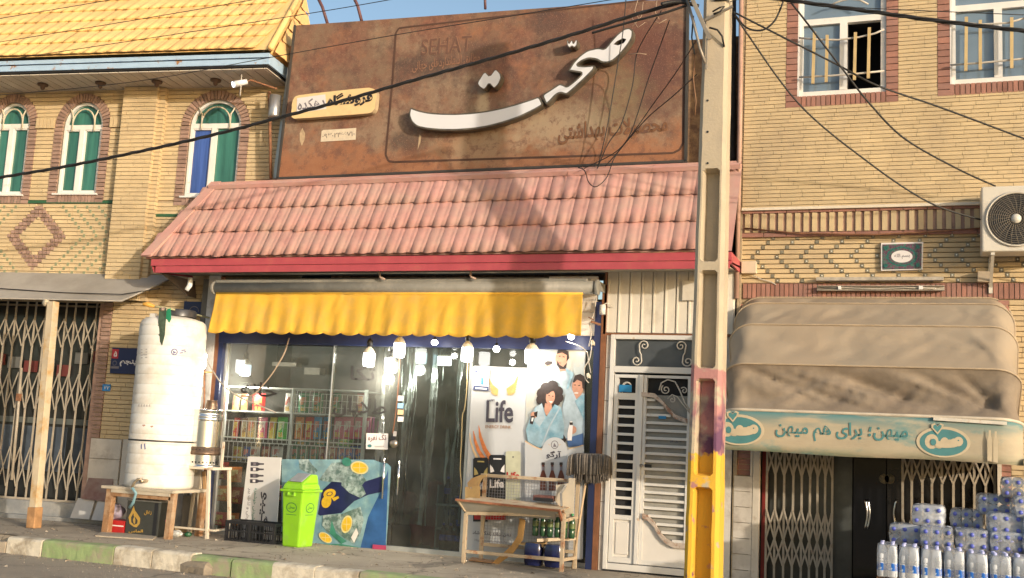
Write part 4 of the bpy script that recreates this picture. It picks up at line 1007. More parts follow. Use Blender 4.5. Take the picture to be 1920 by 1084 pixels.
# toothed frieze
zt0, zt1 = P(1616, 432).z, P(1616, 396).z
n = 70; x = XW0+.03
while x < 3.9:
    RBk.add(None, x, x+.052, .012, .09, zt0, zt1, YBR); x += .0905
RBk.soldiers(None, XW0, 4, zt0-.05, zt0-.006, .02, RBR, w=.24); RBk.soldiers(None, XW0, 4, zt1+.004, zLed-.015, .005, RBR, w=.24)
# mosaic wall: courses of yellow brick with little glazed squares in diagonal lines
GLT = mk('glazed_mosaic', (.30, .27, .19), .3, var=.3, rnd=.4, spec=.6); GWH = mk('white_mosaic_dot', (.72, .70, .6), .4)
pit = .0535; z = 3.235; r = 0
while z < zt0-.06:
    x = XW0; k = 0; off = (abs((r % 10)-5))*.055
    x = XW0; nx = XW0+.1+off
    while x < 4:
        RBk.add(None, x, min(nx, 4)-.003, .06-random.random()*.003, .03, z, z+pit-.011, YBR)
        RBk.add(None, nx, nx+.034, .053, .03, z+.002, z+pit-.013, GLT)
        if nx > .0+XW0+1.0 or (k+r) % 3 == 0: RBk.add(None, nx+.011, nx+.023, .049, .01, z+.015, z+.027, GWH)
        x = nx+.037; nx = x+.225; k += 1
    z += pit; r += 1
RBk.soldiers(None, XW0+.02, 4, 3.06, 3.225, .055, RBR, w=.05)
RBk.lay(None, XW0+.0, P(1411, 900).x-.01, 1.13, 3.0, .04, RBR, (), pitch=.06, length=.3, gap=.008)
RBk.lay(None, .80, .90, 0, 3.05, .035, RBR, (), pitch=.06, length=.3, gap=.008); RBk.lay(None, .905, 4, 0, 3.05, .04, YBR, (), pitch=.0535, length=.235, gap=.009)
RBk.finish(RB)
b = MB(); b.box(XW0-.004, 4, -.025, .015, zLed-.012, zLed+.018, mk('pale_ledge', (.66, .58, .46), .7, var=.1, scale=8)); b.box(XW0, 4, .03, .09, zt0, zt1, RBD); obj('ledge', b, RB)
xx0, xx1 = P(1374, 1000).x, P(1409, 1000).x
for k in range(7):
    b = MB(); z1_ = 1.12-k*.165; b.box(xx0+.0, xx1, .005, .2, max(z1_-.16, 0), z1_, MARB); obj('marble_tile', b, RB, bevel=.003)
b = MB(); b.box(XW0, xx1, .06, .25, 0, 3.0, MORT); obj('gate_pier', b, RB); b = MB(); b.box(.80, 4, .06, .25, 0, 3.05, MORT); obj('gate_pier', b, RB)
# windows with golden bars
SKYG = mk('window_glass_reflective', (.16, .22, .28), .06, var=.12, scale=2.5, spec=.9); DKG = mk('open_dark_room', (.006, .005, .008), .9)
GOLD = mk('gold_bar_paint', (.58, .42, .20), .45, .2, var=.12)
for wi, (a, q, c, d) in enumerate(wins):
    f = MB(); fw = .055; ztn = P(1560, 37).z if wi == 0 else P(1850, 10).z; mid = P(1581, 120).x if wi == 0 else P(1872, 90).x
    f.box(a, a+fw, .03, .10, c+fw, d, WPNT); f.box(q-fw, q, .03, .10, c+fw, d, WPNT); f.box(a, q, .03, .10, c, c+fw, WPNT); f.box(a+fw, q-fw, .03, .10, ztn-.035, ztn+.035, WPNT); f.box(mid-.04, mid+.04, .025, .1, c+fw, ztn-.035, WPNT)
    f.box(a-.002, a+.02, .0, .029, c, d, WPNT); wo = obj('window', f, RB)
    g = MB(); g.box(a+fw, mid-.04, .07, .08, c+fw, ztn-.035, SKYG); obj('pane', g, wo)
    if wi == 0: g = MB(); g.box(mid+.04, q-fw, .6, .62, c+fw, ztn-.035, DKG); g.box(mid+.04, mid+.045, .1, .6, c+fw, ztn, DKG); g.box(q-fw-.002, q-fw+.003, .1, .6, c+fw, ztn, DKG); g.box(mid, q, .1, .6, ztn-.035, ztn-.03, DKG); g.box(mid, q, .1, .6, c+fw-.01, c+fw-.005, DKG); obj('open_casement', g, wo)
    else: g = MB(); g.box(mid+.04, q-fw, .07, .08, c+fw, ztn-.035, SKYG); obj('pane', g, wo)
    g = MB(); g.box(a+fw, q-fw, .07, .08, ztn+.035, d, SKYG); obj('pane', g, wo)
    g = MB(); yb = -.05
    if wi == 0:
        hb = [((1498, 71), (1530, 74), (1570, 75), (1610, 70), (1640, 63), (1658, 55)), ((1498, 145), (1560, 142), (1610, 138), (1658, 133))]
        vb = [((1527, 60), (1524, 157)), ((1551, 66), (1549, 154)), ((1604, 61), (1602, 150)), ((1630, 52), (1628, 147))]
        hb.append(((1556, 10), (1572, 3), (1592, -2), (1612, 0), (1628, 8)))
    else:
        hb = [((1784, 40), (1840, 46), (1890, 43), (1935, 30)), ((1782, 122), (1840, 118), (1900, 112), (1940, 108))]
        vb = [((1812, 32), (1811, 133)), ((1838, 38), (1838, 131)), ((1897, 33), (1897, 128)), ((1925, 26), (1925, 126))]
    for h in hb: g.tube([P(x, y, yb) for x, y in h], .011, IRON, 8)
    gb = obj('grille', g, wo)
    for (p0, p1) in vb: g = MB(); g.bar(P(*p0, yb-.02), P(*p1, yb-.02), .032, .02, GOLD, up=(0, 1, 0)); obj('bar', g, wo)
# plaque, wall boxes, strip light
PLQ = T('tile_plaque', 'purple and green ornamental tile plaque with white oval calligraphy on the brick wall', 'plaque', P(1690, 505, .03))
pr_ = Print(.02, .0016); b = MB()
q = [P(1652, 456, .03), P(1731, 454, .03), P(1730, 506, .03), P(1652, 508, .03)]
b.prism([Vector((v.x, .02, v.z)) for v in q], (0, .04, 0), WPR); obj('tile', b, PLQ)
pr_ = Print(.018, .0014); PUR = mk('plaque_purple', (.12, .05, .08), .3, var=.7, scale=60, col2=(.05, .15, .11), c2scale=45, c2thr=.52, c2soft=.04); TEA = mk('plaque_green', (.02, .12, .10), .3, var=.5, scale=50)
pr_.poly([(1654.5, 458.5), (1728.5, 456.5), (1727.5, 504), (1654.5, 505.5)], PUR); pr_.ell(1691, 481, 29, 18.5, TEA, n=24); pr_.ell(1691, 481, 25, 15.5, PUR, n=24); pr_.ell(1691, 481, 20, 11.5, WPR, n=24)
pr_.text('بسم الله', 1677, 486, 1706, 485, 10, GPR, offset=.01)
for (x, y) in ((1661, 465), (1721, 463), (1661, 498), (1721, 497)): pr_.ell(x, y, 4, 4, TEA, n=8)
obj('ornament', pr_.mb, PLQ)
BOXP = mk('beige_box_plastic', (.62, .52, .38), .5, var=.08)
b = MB(); p, q = P(1392, 492, .05), P(1419, 514, .05); b.box(p.x, q.x, -.02, .07, q.z, p.z, BOXP); b.tube([P(1412, 516, .03), P(1428, 524, .04), P(1444, 528, .04), P(1455, 534, .05)], .006, IRON, 6); obj('junction_box', b, None, 'small beige square box at the left end of the mosaic brick wall', 'junction box', bevel=.004)
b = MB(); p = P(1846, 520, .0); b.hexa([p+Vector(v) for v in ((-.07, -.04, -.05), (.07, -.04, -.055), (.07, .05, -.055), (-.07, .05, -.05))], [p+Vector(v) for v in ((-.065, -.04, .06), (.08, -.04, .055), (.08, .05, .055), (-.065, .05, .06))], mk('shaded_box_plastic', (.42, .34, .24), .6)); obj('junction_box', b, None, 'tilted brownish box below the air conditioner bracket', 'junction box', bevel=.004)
t = T('strip_light', 'old two bar strip light fitting mounted over the canvas awning', 'light fitting', P(1650, 530, 0))
b = MB(); p, q = P(1530, 524, 0), P(1769, 519, 0); b.box(p.x, q.x, -.03, .05, p.z-.018, p.z+.02, mk('dusty_enamel', (.40, .36, .30), .6, var=.25, scale=14)); obj('upper_bar', b, t, bevel=.006)
b = MB(); p, q = P(1532, 540, 0), P(1771, 537, 0); DEN = MATS['dusty_enamel']; b.box(p.x, q.x, .01, .03, p.z-.03, p.z+.018, DEN); b.box(p.x, q.x, -.03, .01, p.z-.03, p.z-.024, DEN); b.box(p.x, q.x, -.03, .01, p.z+.014, p.z+.02, DEN); b.box(p.x+.22, p.x+.25, -.035, .0, p.z-.02, p.z+.016, WPNT); b.box(q.x-.25, q.x-.21, -.035, 0, p.z-.02, p.z+.016, WPNT); obj('lamp_tray', b, t)
b = MB(); b.tube([(p.x+.04, -.01, p.z-.004), (p.x+.3, -.012, p.z), (p.x+.6, -.006, p.z-.012), (p.x+.9, -.012, p.z), (q.x-.08, -.01, p.z-.006)], .006, IRON, 6); obj('wire', b, t)
# air conditioner
AC = T('air_conditioner', 'white outdoor air conditioner unit with round black fan grille on the brick wall', 'air conditioner', P(1900, 480, -.3))
yA = -.38; a = P(1840, 350, yA); c = P(1838, 472, yA); ACW = mk('ac_enamel', (.62, .58, .50), .45, var=.06, col2=(.46, .4, .33), c2scale=3, c2thr=.64)
b = MB(); b.box(a.x, a.x+.86, yA, yA+.30, c.z, a.z, ACW); obj('case', b, AC, bevel=.015)
fc = P(1905, 411, yA); rf_ = (P(1905, 411, yA)-P(1849, 411, yA)).length
b = MB(); b.lathe([(rf_*1.0, -.0), (rf_*1.03, -.012), (rf_*.99, -.02), (rf_*.95, -.004)], (fc.x, yA-.003, fc.z), ACW, 40, axis='Y', cap=False); obj('shroud_ring', b, AC)
b = MB(); b.lathe([(rf_*.96, 0), (.001, .001)], (fc.x, yA-.003, fc.z), mk('fan_dark', (.03, .028, .028), .5, var=.2), 40, axis='Y', cap=False); obj('fan_opening', b, AC)
b = MB(); GW = mk('fan_wire', (.20, .17, .13), .5)
for i in range(1, 12): rr = rf_*(.18+.07*i); b.tube([(fc.x+rr*math.cos(t_), yA-.028+.015*(rr/rf_)**2, fc.z+rr*math.sin(t_)) for t_ in [2*math.pi*j/40 for j in range(40)]], .0022, GW, 4, closed=True)
for j in range(24):
    t_ = 2*math.pi*j/24; b.tube([(fc.x+rf_*.16*math.cos(t_), yA-.03, fc.z+rf_*.16*math.sin(t_)), (fc.x+rf_*.6*math.cos(t_+.25), yA-.024, fc.z+rf_*.6*math.sin(t_+.25)), (fc.x+rf_*.97*math.cos(t_+.35), yA-.012, fc.z+rf_*.97*math.sin(t_+.35))], .0022, GW, 4)
obj('fan_guard', b, AC); b = MB()
for j in range(3):
    t_ = 2*math.pi*j/3+.5; 
    b.add([(fc.x+.05*math.cos(t_+s_), yA-.007, fc.z+.05*math.sin(t_+s_)) for s_ in (-.5, .7)]+[(fc.x+rf_*.85*math.cos(t_+s_), yA-.009+k_, fc.z+rf_*.85*math.sin(t_+s_)) for s_, k_ in ((.9, .0), (-.3, -.008))], [(0, 1, 2, 3)], BLK)
obj('fan_blade', b, AC); b = MB(); b.lathe([(rf_*.17, .02), (rf_*.17, -.002), (.001, -.004)], (fc.x, yA-.034, fc.z), ACW, 24, axis='Y', cap=False); obj('hub', b, AC)
b = MB(); x = P(1862, 480, yA).x
for xx in (x, x+.55):
    b.box(xx-.018, xx+.018, yA+.02, .05, c.z-.03, c.z-.004, ACW); b.bar((xx, yA+.05, c.z-.03), (xx, .04, c.z-.3), .03, .012, ACW); b.box(xx-.018, xx+.018, .03, .055, c.z-.36, c.z-.03, ACW)
obj('bracket', b, AC)
b = MB(); b.tube([P(1390, -8, -.03), P(1387, 250, -.03), P(1381, 560, -.03)], .026, mk('pinkish_pipe', (.44, .27, .20), .6, var=.15, scale=6), 10); obj('down_pipe', b, None, 'pinkish brown down pipe at the left corner of the right brick building', 'pipe')
b = MB(); b.tube([P(1366, -8, .25), P(1364, 550, .25)], .09, mk('dark_sleeve', (.06, .05, .045), .8, var=.3, scale=10), 10); obj('cable_sleeve', b, None, 'thick dark wrapped riser in the gap behind the concrete pole', 'cable riser')  # added dark tube painting the darkness of the gap, not a real riser
b = MB(); b.tube([P(1396, 428, -.01), P(1500, 438, -.01), P(1640, 440, -.01), P(1740, 435, -.01), P(1838, 428, -.02)], .009, RUST, 6); obj('wall_cable', b, None, 'brown cable sagging along the wall under the toothed brick frieze', 'cable')

# ------------------------------------------------------------------ canvas awning on the right
CA = T('canvas_awning', 'dusty beige folding canvas awning with a faded blue lettered valance', 'awning', (-.4, -.6, 1.38))
CAN = mk('beige_canvas', (.33, .275, .205), .85, var=.08, scale=2.5, col2=(.34, .265, .185), c2scale=1.5, c2thr=.52, c2soft=.18, bump=.004, bscale=9)
CND = mk('stained_canvas', (.26, .21, .155), .9, var=.15, scale=5, col2=(.18, .14, .105), c2scale=2.2, c2thr=.56, c2soft=.16, bump=.004, bscale=9)
xl_, xr2 = P(1366, 660, -.7).x-.02, P(1912, 640, -.7).x
hoops = [(.03, 3.03), (-.30, 2.95), (-.72, 2.72), (-1.02, 2.22), (-1.12, 1.80)]     # (Y, z) of the cloth at the frame bars
yA0, zA0 = .05, P(1640, 559, .05).z
hp = [(yA0, zA0), (-.25, P(1640, 570, -.25).z), (-.62, P(1640, 611, -.62).z), (-1.0, P(1640, 688, -1.0).z), (-1.12, P(1640, 778, -1.12).z)]
FOLDS = [(3, -1.75, 1.5, .07, .07), (3, -1.35, 1.6, .05, -.06), (3, -.95, 1.5, .09, .08), (3, -.4, 1.3, .05, -.05), (3, -.1, 1.0, .07, .07), (3, .35, .5, .05, .06), (3, -1.6, .9, .06, .05), (2, -.9, 2.4, .08, .035), (2, .1, 1.0, .06, .035), (2, .45, .4, .05, -.03), (1, .1, 1.2, .08, .03), (1, -1.0, 1.6, .10, .018), (2, -1.4, 2.6, .09, .02)]
Rr = .24; PIV = (.03, 1.55)
def hoop_at(y, z, a):
    """the bow at front bar (y, z): up the left leg, across the front, down the right leg to its pivot"""
    dy, dz = PIV[0]-y, PIV[1]-z; q = math.hypot(dy, dz); dy /= q; dz /= q; Ls = max(q-Rr, .001); Lc = Rr*math.pi/2; L1 = xr2-xl_-2*Rr
    s_ = a*(L1+2*Lc+2*Ls)-(Ls+Lc); mir = s_ > L1/2
    if not mir: s_ = L1-s_
    if s_ <= L1: x, k, fr_ = s_, 0, 0
    elif s_ <= L1+Lc: th = (s_-L1)/Rr; x, k, fr_ = L1+Rr*math.sin(th), Rr*(1-math.cos(th)), th
    else: x, k, fr_ = L1+Rr, Rr+(s_-L1-Lc), 1.57
    x = xl_+Rr+(x if mir else L1-x)
    return x, y+dy*k, z+dz*k, fr_
def can(i, m):
    (y0, z0), (y1, z1) = hp[i], hp[i+1]
    def fn(a, t):
        xa_, ya_, za_, f0 = hoop_at(y0, z0, a); xb_, yb_, zb_, f1 = hoop_at(y1, z1, a)
        x, y, z = xa_+(xb_-xa_)*t, ya_+(yb_-ya_)*t, za_+(zb_-za_)*t; fr_ = max(f0, f1); k = max(0, 1-fr_/.9)
        sag = math.sin(math.pi*t)
        amp = .06 if i == 3 else .03
        w1 = mnoise.noise(Vector((x*.9+z*1.6, i*3.1, z*1.2)))*amp*1.3+mnoise.noise(Vector((x*2.4-z*6, i, 1)))*amp*.5
        if i == 3: w1 += .035*math.sin((x+ (1-t)*1.3)*3.1)*sag
        for (i9, x9, L9, s9, a9) in FOLDS:
            if i9 == i: w1 += .7*a9*math.exp(-((x-x9-L9*t)/s9)**2)
        w1 -= (.05 if i == 3 else .03)*abs(mnoise.noise(Vector((x*1.3+z*2.6, z*1.1-x*.3, i*5.))))*2-.02; w1 += (.03 if i == 3 else .014)*abs(mnoise.noise(Vector((x*5-z*7, z*4, i*2.))))*2
        y += sag*((.09 if i == 3 else .015)+w1)*(.25+.75*k); z -= sag*(.0 if i > 0 else .01)*k+sag*max(0, w1)*.4*k
        x -= sag*.05*min(1, fr_)*(1 if x > 0 else -1)
        return (x, y, z)
    b = MB(); b.grid(fn, 170, 14, m); return b
for i in range(4): obj('canvas', can(i, CND if i == 3 else CAN), CA)
def hooppts(i, k=0.004):
    y, z = hp[i]; return [Vector(hoop_at(y, z, a/90)[:3])+Vector((0, -k, k)) for a in range(91)]
HPM = mk('hoop_piping', (.40, .31, .21), .7, var=.15)
for i in range(0, 5): b = MB(); b.tube(hooppts(i), .010 if i < 4 else .016, HPM if i < 4 else mk('rail_metal', (.55, .48, .38), .5, var=.2), 8); obj('hoop', b, CA)
# valance
yv_ = -1.13; z_t = hp[4][1]; z_b = P(1640, 858, yv_).z; 
VAL = mk('faded_valance', (.40, .34, .24), .8, var=.12, scale=3, col2=(.075, .24, .25), c2scale=1.7, c2thr=.60, c2soft=.07, bump=.002, bscale=20, stretch=(.7, 1, 1.6))
n = VAL.node_tree.nodes; l = VAL.node_tree.links; bb = n['Principled BSDF']; src = bb.inputs['Base Color'].links[0].from_socket   # printed blue border, faded
geo = n.new('ShaderNodeNewGeometry'); sx = n.new('ShaderNodeSeparateXYZ'); l.new(geo.outputs['Position'], sx.inputs[0])
for (z0, z1, col, am) in ((z_t-.17, z_t-.02, (.09, .21, .22), 1.0), (z_b+.085, z_b+.0, (.16, .20, .13), .8)):
    mr = n.new('ShaderNodeMapRange'); mr.inputs[1].default_value = z0; mr.inputs[2].default_value = z1; mr.inputs[4].default_value = 1; l.new(sx.outputs['Z'], mr.inputs[0])
    nz = n.new('ShaderNodeTexNoise'); nz.inputs['Scale'].default_value = 2.4; nz.inputs['Detail'].default_value = 7; mp = n.new('ShaderNodeMapping'); mp.inputs['Scale'].default_value = (.8, 1, 5); l.new(geo.outputs['Position'], mp.inputs[0]); l.new(mp.outputs[0], nz.inputs['Vector'])
    ml = n.new('ShaderNodeMath'); ml.operation = 'MULTIPLY'; l.new(mr.outputs[0], ml.inputs[0]); m2 = n.new('ShaderNodeMapRange'); m2.inputs[1].default_value = .34; m2.inputs[2].default_value = .54; m2.inputs[4].default_value = am; l.new(nz.outputs[0], m2.inputs[0]); l.new(m2.outputs[0], ml.inputs[1])
    mx = n.new('ShaderNodeMix'); mx.data_type = 'RGBA'; l.new(ml.outputs[0], mx.inputs[0]); l.new(src, mx.inputs[6]); mx.inputs[7].default_value = (*col, 1); src = mx.outputs[2]
l.new(src, bb.inputs['Base Color'])
def vfn(a, t):
    L1 = xr2-xl_-Rr; s_ = a*(L1+Rr*1.57+.7)
    if s_ < L1: x, y = xl_+s_, yv_
    elif s_ < L1+Rr*1.57: th = (s_-L1)/Rr; x, y = xl_+L1+Rr*math.sin(th), yv_+Rr*(1-math.cos(th))
    else: x, y = xr2, yv_+Rr+s_-L1-Rr*1.57
    return (x, y+.004*math.sin(x*9)*t, z_t-.01-(z_t-z_b-.01)*t+.006*math.sin(x*4+1)*t)
b = MB(); b.grid(vfn, 90, 6, VAL); val = obj('valance', b, CA, solid=.003)
TEAL = mk('teal_print', (.06, .20, .21), .7, var=.12, scale=8); CRP = mk('cream_print', (.50, .42, .29), .75, var=.1, scale=6)
pr_ = Print(yv_-.007, .0008)
pr_.text('میهن؛ برای هم میهن', 1454, 825, 1703, 834, 37, TEAL, offset=.018)
for (cx_, cy_, sw) in ((1769, 829, 1), (1385, 806, .95)):
    pr_.ell(cx_, cy_, 51*sw, 29, CRP, 3, 30); pr_.ell(cx_, cy_+1, 45*sw, 25, TEAL, 3, 30)
    for (dx, dy, r1, r2) in ((-22, -1, 13, 14), (-8, 5, 9, 7), (2, 0, 8, 9), (12, 3, 9, 8), (20, 1, 8, 8), (28, -1, 9, 9), (6, 6, 22, 5)): pr_.ell(cx_+dx, cy_+dy, r1, r2, CRP, 0, 14)
    pr_.ell(cx_-19, cy_, 5.5, 6.5, TEAL, 0, 12); pr_.ell(cx_+28, cy_-3, 1.5, 1.5, TEAL, 0, 8)
    hx, hy = cx_-11, cy_-27
    for k_, mm in ((1.45, CRP), (1, TEAL)): pr_.poly([(hx, hy+9*k_), (hx-8*k_, hy), (hx-8*k_, hy-4*k_), (hx-4*k_, hy-6*k_), (hx, hy-2*k_), (hx+4*k_, hy-6*k_), (hx+8*k_, hy-4*k_), (hx+7*k_, hy)], mm)
for (x, y) in ((1856, 836), (1867, 838)): pr_.poly([(x-2, y-29), (x+2, y-29), (x+2, y-20), (x+4.4, y-10), (x+4.4, y+30), (x-4.4, y+28), (x-4.4, y-10), (x-2, y-20)], CRP)
obj('print', pr_.mb, val)
for s_ in ((1750, 785, 1888, 794),):
    b = MB(); b.bar(P(s_[0], s_[1], -1.15), P(s_[2], s_[3], -1.15), .02, .03, mk('chipped_white_rail', (.62, .58, .5), .5, var=.15, scale=10, col2=(.35, .16, .08), c2scale=20, c2thr=.66)); obj('bottom_rail', b, CA)
PCH = mk('canvas_patch', (.37, .28, .19), .85, var=.12, scale=4)
b = MB(); 
# ------------------------------------------------------------------ folding gates (scissor shutters)
GPT = mk('gate_paint', (.36, .31, .24), .5, var=.16, scale=9, col2=(.22, .12, .07), c2scale=14, c2thr=.68)
def gate(name_label, M, bars, y, z0, z1, bands, wbar, group, extra=None):
    """bars: u positions; bands: (z low, z high) of the crossed links"""
    base = Vector((bars[0], y, z0)); base = (M @ base) if M is not None else base
    t = T('folding_gate', name_label, 'gate', base, group)
    bp = MB(); bp.box(0, wbar, 0, .022, 0, z1-z0, GPT); bme = bp.mesh('bar')
    for i, u in enumerate(bars):
        lean = random.uniform(-.004, .004)
        o = bpy.data.objects.new('bar', bme); COL.objects.link(o); o.parent = t
        tl = Matrix.Translation((u-wbar/2, y, z0)) @ Matrix.Rotation(lean, 4, 'Y'); o.matrix_local = Matrix.Translation(-base) @ (M if M is not None else Matrix()) @ tl
    cache = {}
    for i in range(len(bars)-1):
        for (a, c) in bands:
            for sg in (0, 1):
                u0, u1 = bars[i], bars[i+1]; key = (round(u1-u0, 2), round(c-a, 2), sg)
                if key not in cache:
                    q = MB(); y_ = -.008-.006*sg; W = u1-u0
                    pts = [(-W*.0, y_, 0), (W*.5, y_, (c-a)*.42), (W*.5, y_, (c-a)*.42)]
                    q.bar((0, y_, 0 if sg == 0 else c-a), (W, y_, c-a if sg == 0 else 0), .004, .018, GPT, up=(1, 0, .3)); cache[key] = q.mesh('cross_link')
                o = bpy.data.objects.new('cross_link', cache[key]); COL.objects.link(o); o.parent = t
                o.matrix_local = Matrix.Translation(-base) @ (M if M is not None else Matrix()) @ Matrix.Translation((u0, y, a))
    return t
ga = Lu(170, 944, .1); sp = .158
gb_ = [ga-.07-i*sp for i in range(0, 18)]
zc_m, zc_l = Lz(120, 735, .1), Lz(110, 880, .1); zc_t = Lz(130, 625, .1)
gt = gate('closed folding scissor gate under the grey metal canopy at the left', LM, gb_[::-1], .10, .245, 3.05, [(zc_m-.25, zc_m+.25), (zc_l-.27, zc_l+.27), (zc_t-.2, zc_t+.2)], .017, 'folding gates')
f = MB(LM); f.box(GU1-.075, GU1-.0, .02, .16, .245, 3.0, RBD); obj('side_frame', f, gt)
f = MB(LM); f.box(-5, GU1-.08, .08, .14, .235, .262, GPT); obj('bottom_track', f, gt)
f = MB(LM); p = L(36, 745, .06); f.tube([L(40, 690, .07), L(33, 780, .07), L(22, 900, .07)], .02, GPT, 8); f.box(p.x-.03, p.x+.03, .03, .07, p.z-.05, p.z+.05, RUST); obj('lock_post', f, gt)
# shop window behind the left gate
f = MB(LM); f.box(-5, GU1, .42, .43, .25, 3.0, mk('dusty_dark_glass', (.028, .03, .03), .12, var=.4, scale=2, spec=.6)); f.box(-5, GU1, .38, .42, 1.28, 1.36, mk('dull_rail', (.10, .11, .10), .6)); obj('glazing', f, LHS)
for i in range(9):
    f = MB(LM); u = GU1-.35-i*.42; f.box(u-.14, u+.14, .35, .38, .62, 1.24, mk('dim_panel', (.055, .07, .09), .6, var=.3)); obj('lower_panel', f, LHS)
f = MB(LM)
for i in range(14):
    u = GU1-.25-i*.27; zz = 1.95+.25*random.random(); f.box(u-.10, u+.10, .36, .40, zz, zz+.16, [mk('faded_red_goods', (.14, .03, .025), .7), mk('faded_grey_goods', (.12, .12, .11), .7)][i % 2])
obj('shelf_goods', f, LHS)
yg = .06
bx = [P(x, 950, yg).x for x in (1437, 1453, 1470, 1486, 1503, 1518, 1533, 1547, 1560)]
g1 = gate('half folded scissor gate left of the black glass door', None, bx, yg, .03, 2.9, [(P(1500, 893, yg).z, P(1500, 840, yg).z), (P(1480, 1013, yg).z, P(1480, 955, yg).z), (P(1480, 1062, yg).z, P(1480, 1012, yg).z)], .022, 'folding gates')
f = MB(); a, c = P(1412, 900, .03).x, P(1425, 900, .03).x; f.box(a, c, 0, .08, 0, 2.9, mk('cream_jamb', (.58, .52, .43), .5, var=.08, col2=(.3, .2, .12), c2scale=9, c2thr=.68)); f.box(a-.03, a-.004, .01, .08, 0, 2.9, MATS['cream_jamb']); obj('jamb', f, g1, bevel=.004)
bx = [P(x, 920, yg).x for x in (1693, 1709, 1729, 1748, 1767, 1787, 1807, 1827, 1848, 1866)]
g2 = gate('folding scissor gate behind the stacked water packs', None, bx, yg, .03, 2.9, [(P(1780, 908, yg).z, P(1780, 858, yg).z), (P(1700, 1020, yg).z, P(1700, 972, yg).z)], .024, 'folding gates')
f = MB(); a, c = P(1870, 900, .03).x, P(1878, 900, .03).x; f.box(a, c, .0, .08, 0, 2.9, MATS['cream_jamb']); obj('jamb', f, g2)
# black glass entrance and dim shop window
ED = T('glass_entrance', 'black glass double door with curved chrome handles between two folding gates', 'door', P(1645, 1000, .3))
BG = mk('black_glass', (.006, .006, .007), .08, var=0, spec=.5); GD = mk('dusty_pane', (.075, .078, .07), .22, var=.3, scale=3, spec=.5)
f = MB(); a, m1, c = P(1600, 950, .3).x, P(1663, 950, .3).x, P(1690, 950, .3).x; f.box(a, m1-.01, .30, .32, 0, 2.9, BG); obj('leaf', f, ED)
f = MB(); f.box(m1, P(1870, 900, .3).x, .30, .32, 0, 2.9, mk('brown_black_glass', (.018, .015, .012), .1, var=.2, spec=.5)); obj('leaf', f, ED)
f = MB(); f.box(P(1425, 900, .3).x, P(1598, 900, .3).x, .31, .33, 0, 2.9, GD); obj('side_pane', f, ED)
for (x, s_) in ((1629, 1), (1624, .9), (1676, -1)):
    f = MB(); pts = [P(x+s_*(5*math.cos((t-.5)*math.pi)-5)+(2 if s_ > 0 else 0), 937+t*55, .24) for t in [i/10 for i in range(11)]]; f.tube(pts, .011, MATS['chrome'], 8)
    for q in (pts[1], pts[-2]): f.tube([q, q+Vector((0, .06, 0))], .008, MATS['chrome'], 6)
    obj('handle', f, ED)
for x in (1658, 1668): f = MB(); p = P(x, 898, .28); f.lathe([(.001, -.004), (.05, -.004), (.052, 0), (.001, .001)], (p.x, .28, p.z), mk('pale_disc', (.24, .20, .13), .6), 20, axis='Y', cap=False); obj('round_sticker', f, ED)
f = MB(); p = P(1430, 950, .2).x; q = P(1440, 950, .2).x; f.box(p, q, .12, .2, 0, 2.9, mk('red_post_paint', (.22, .015, .012), .5, var=.15)); obj('red_post', f, ED)
for (x0, x1, y0, y1, c) in ((1520, 1562, 880, 945, (.30, .29, .26)), (1568, 1592, 885, 940, (.36, .33, .27)), (1470, 1515, 890, 940, (.12, .13, .12)), (1445, 1465, 900, 1060, (.02, .02, .03))):
    f = MB(); p, q = P(x0, y1, .34), P(x1, y0, .34); f.box(p.x, q.x, .334, .36, p.z, q.z, mk('goods_%d' % x0, c, .7, var=.4, scale=12)); obj('goods_panel', f, ED)
# metal canopy at the left
CN = T('metal_canopy', 'plain grey sheet metal canopy over the left folding gate', 'canopy', LM @ Vector((-2, -.5, 3.0)))
CNM = mk('grey_canopy_sheet', (.36, .335, .30), .55, var=.08, scale=1.5, col2=(.27, .25, .22), c2scale=1.2, c2thr=.55)
e_ = -.62; za = zcan; p1 = L(229, 562, e_); p2 = L(333, 520, 0); p0 = L(0, 559, e_)
b = MB(LM); b.prism([(U0L, 0, za), (U0L, e_, p0.z), (p1.x, e_, p0.z), (p2.x, 0, za)], (0, 0, .012), CNM); obj('sheet', b, CN)
b = MB(LM); b.tube([(U0L, e_-.002, p0.z), (p1.x, e_-.002, p0.z), (p2.x, -.01, za)], .012, CNM, 8); obj('edge_tube', b, CN)
b = MB(LM); b.tube([L(0, 541, -.45), L(120, 549, -.5), L(229, 552, -.56), L(300, 541, -.3)], .007, CABLE, 6); obj('canopy_cable', b, None, 'thin dark cable lying across the grey metal canopy', 'cable')
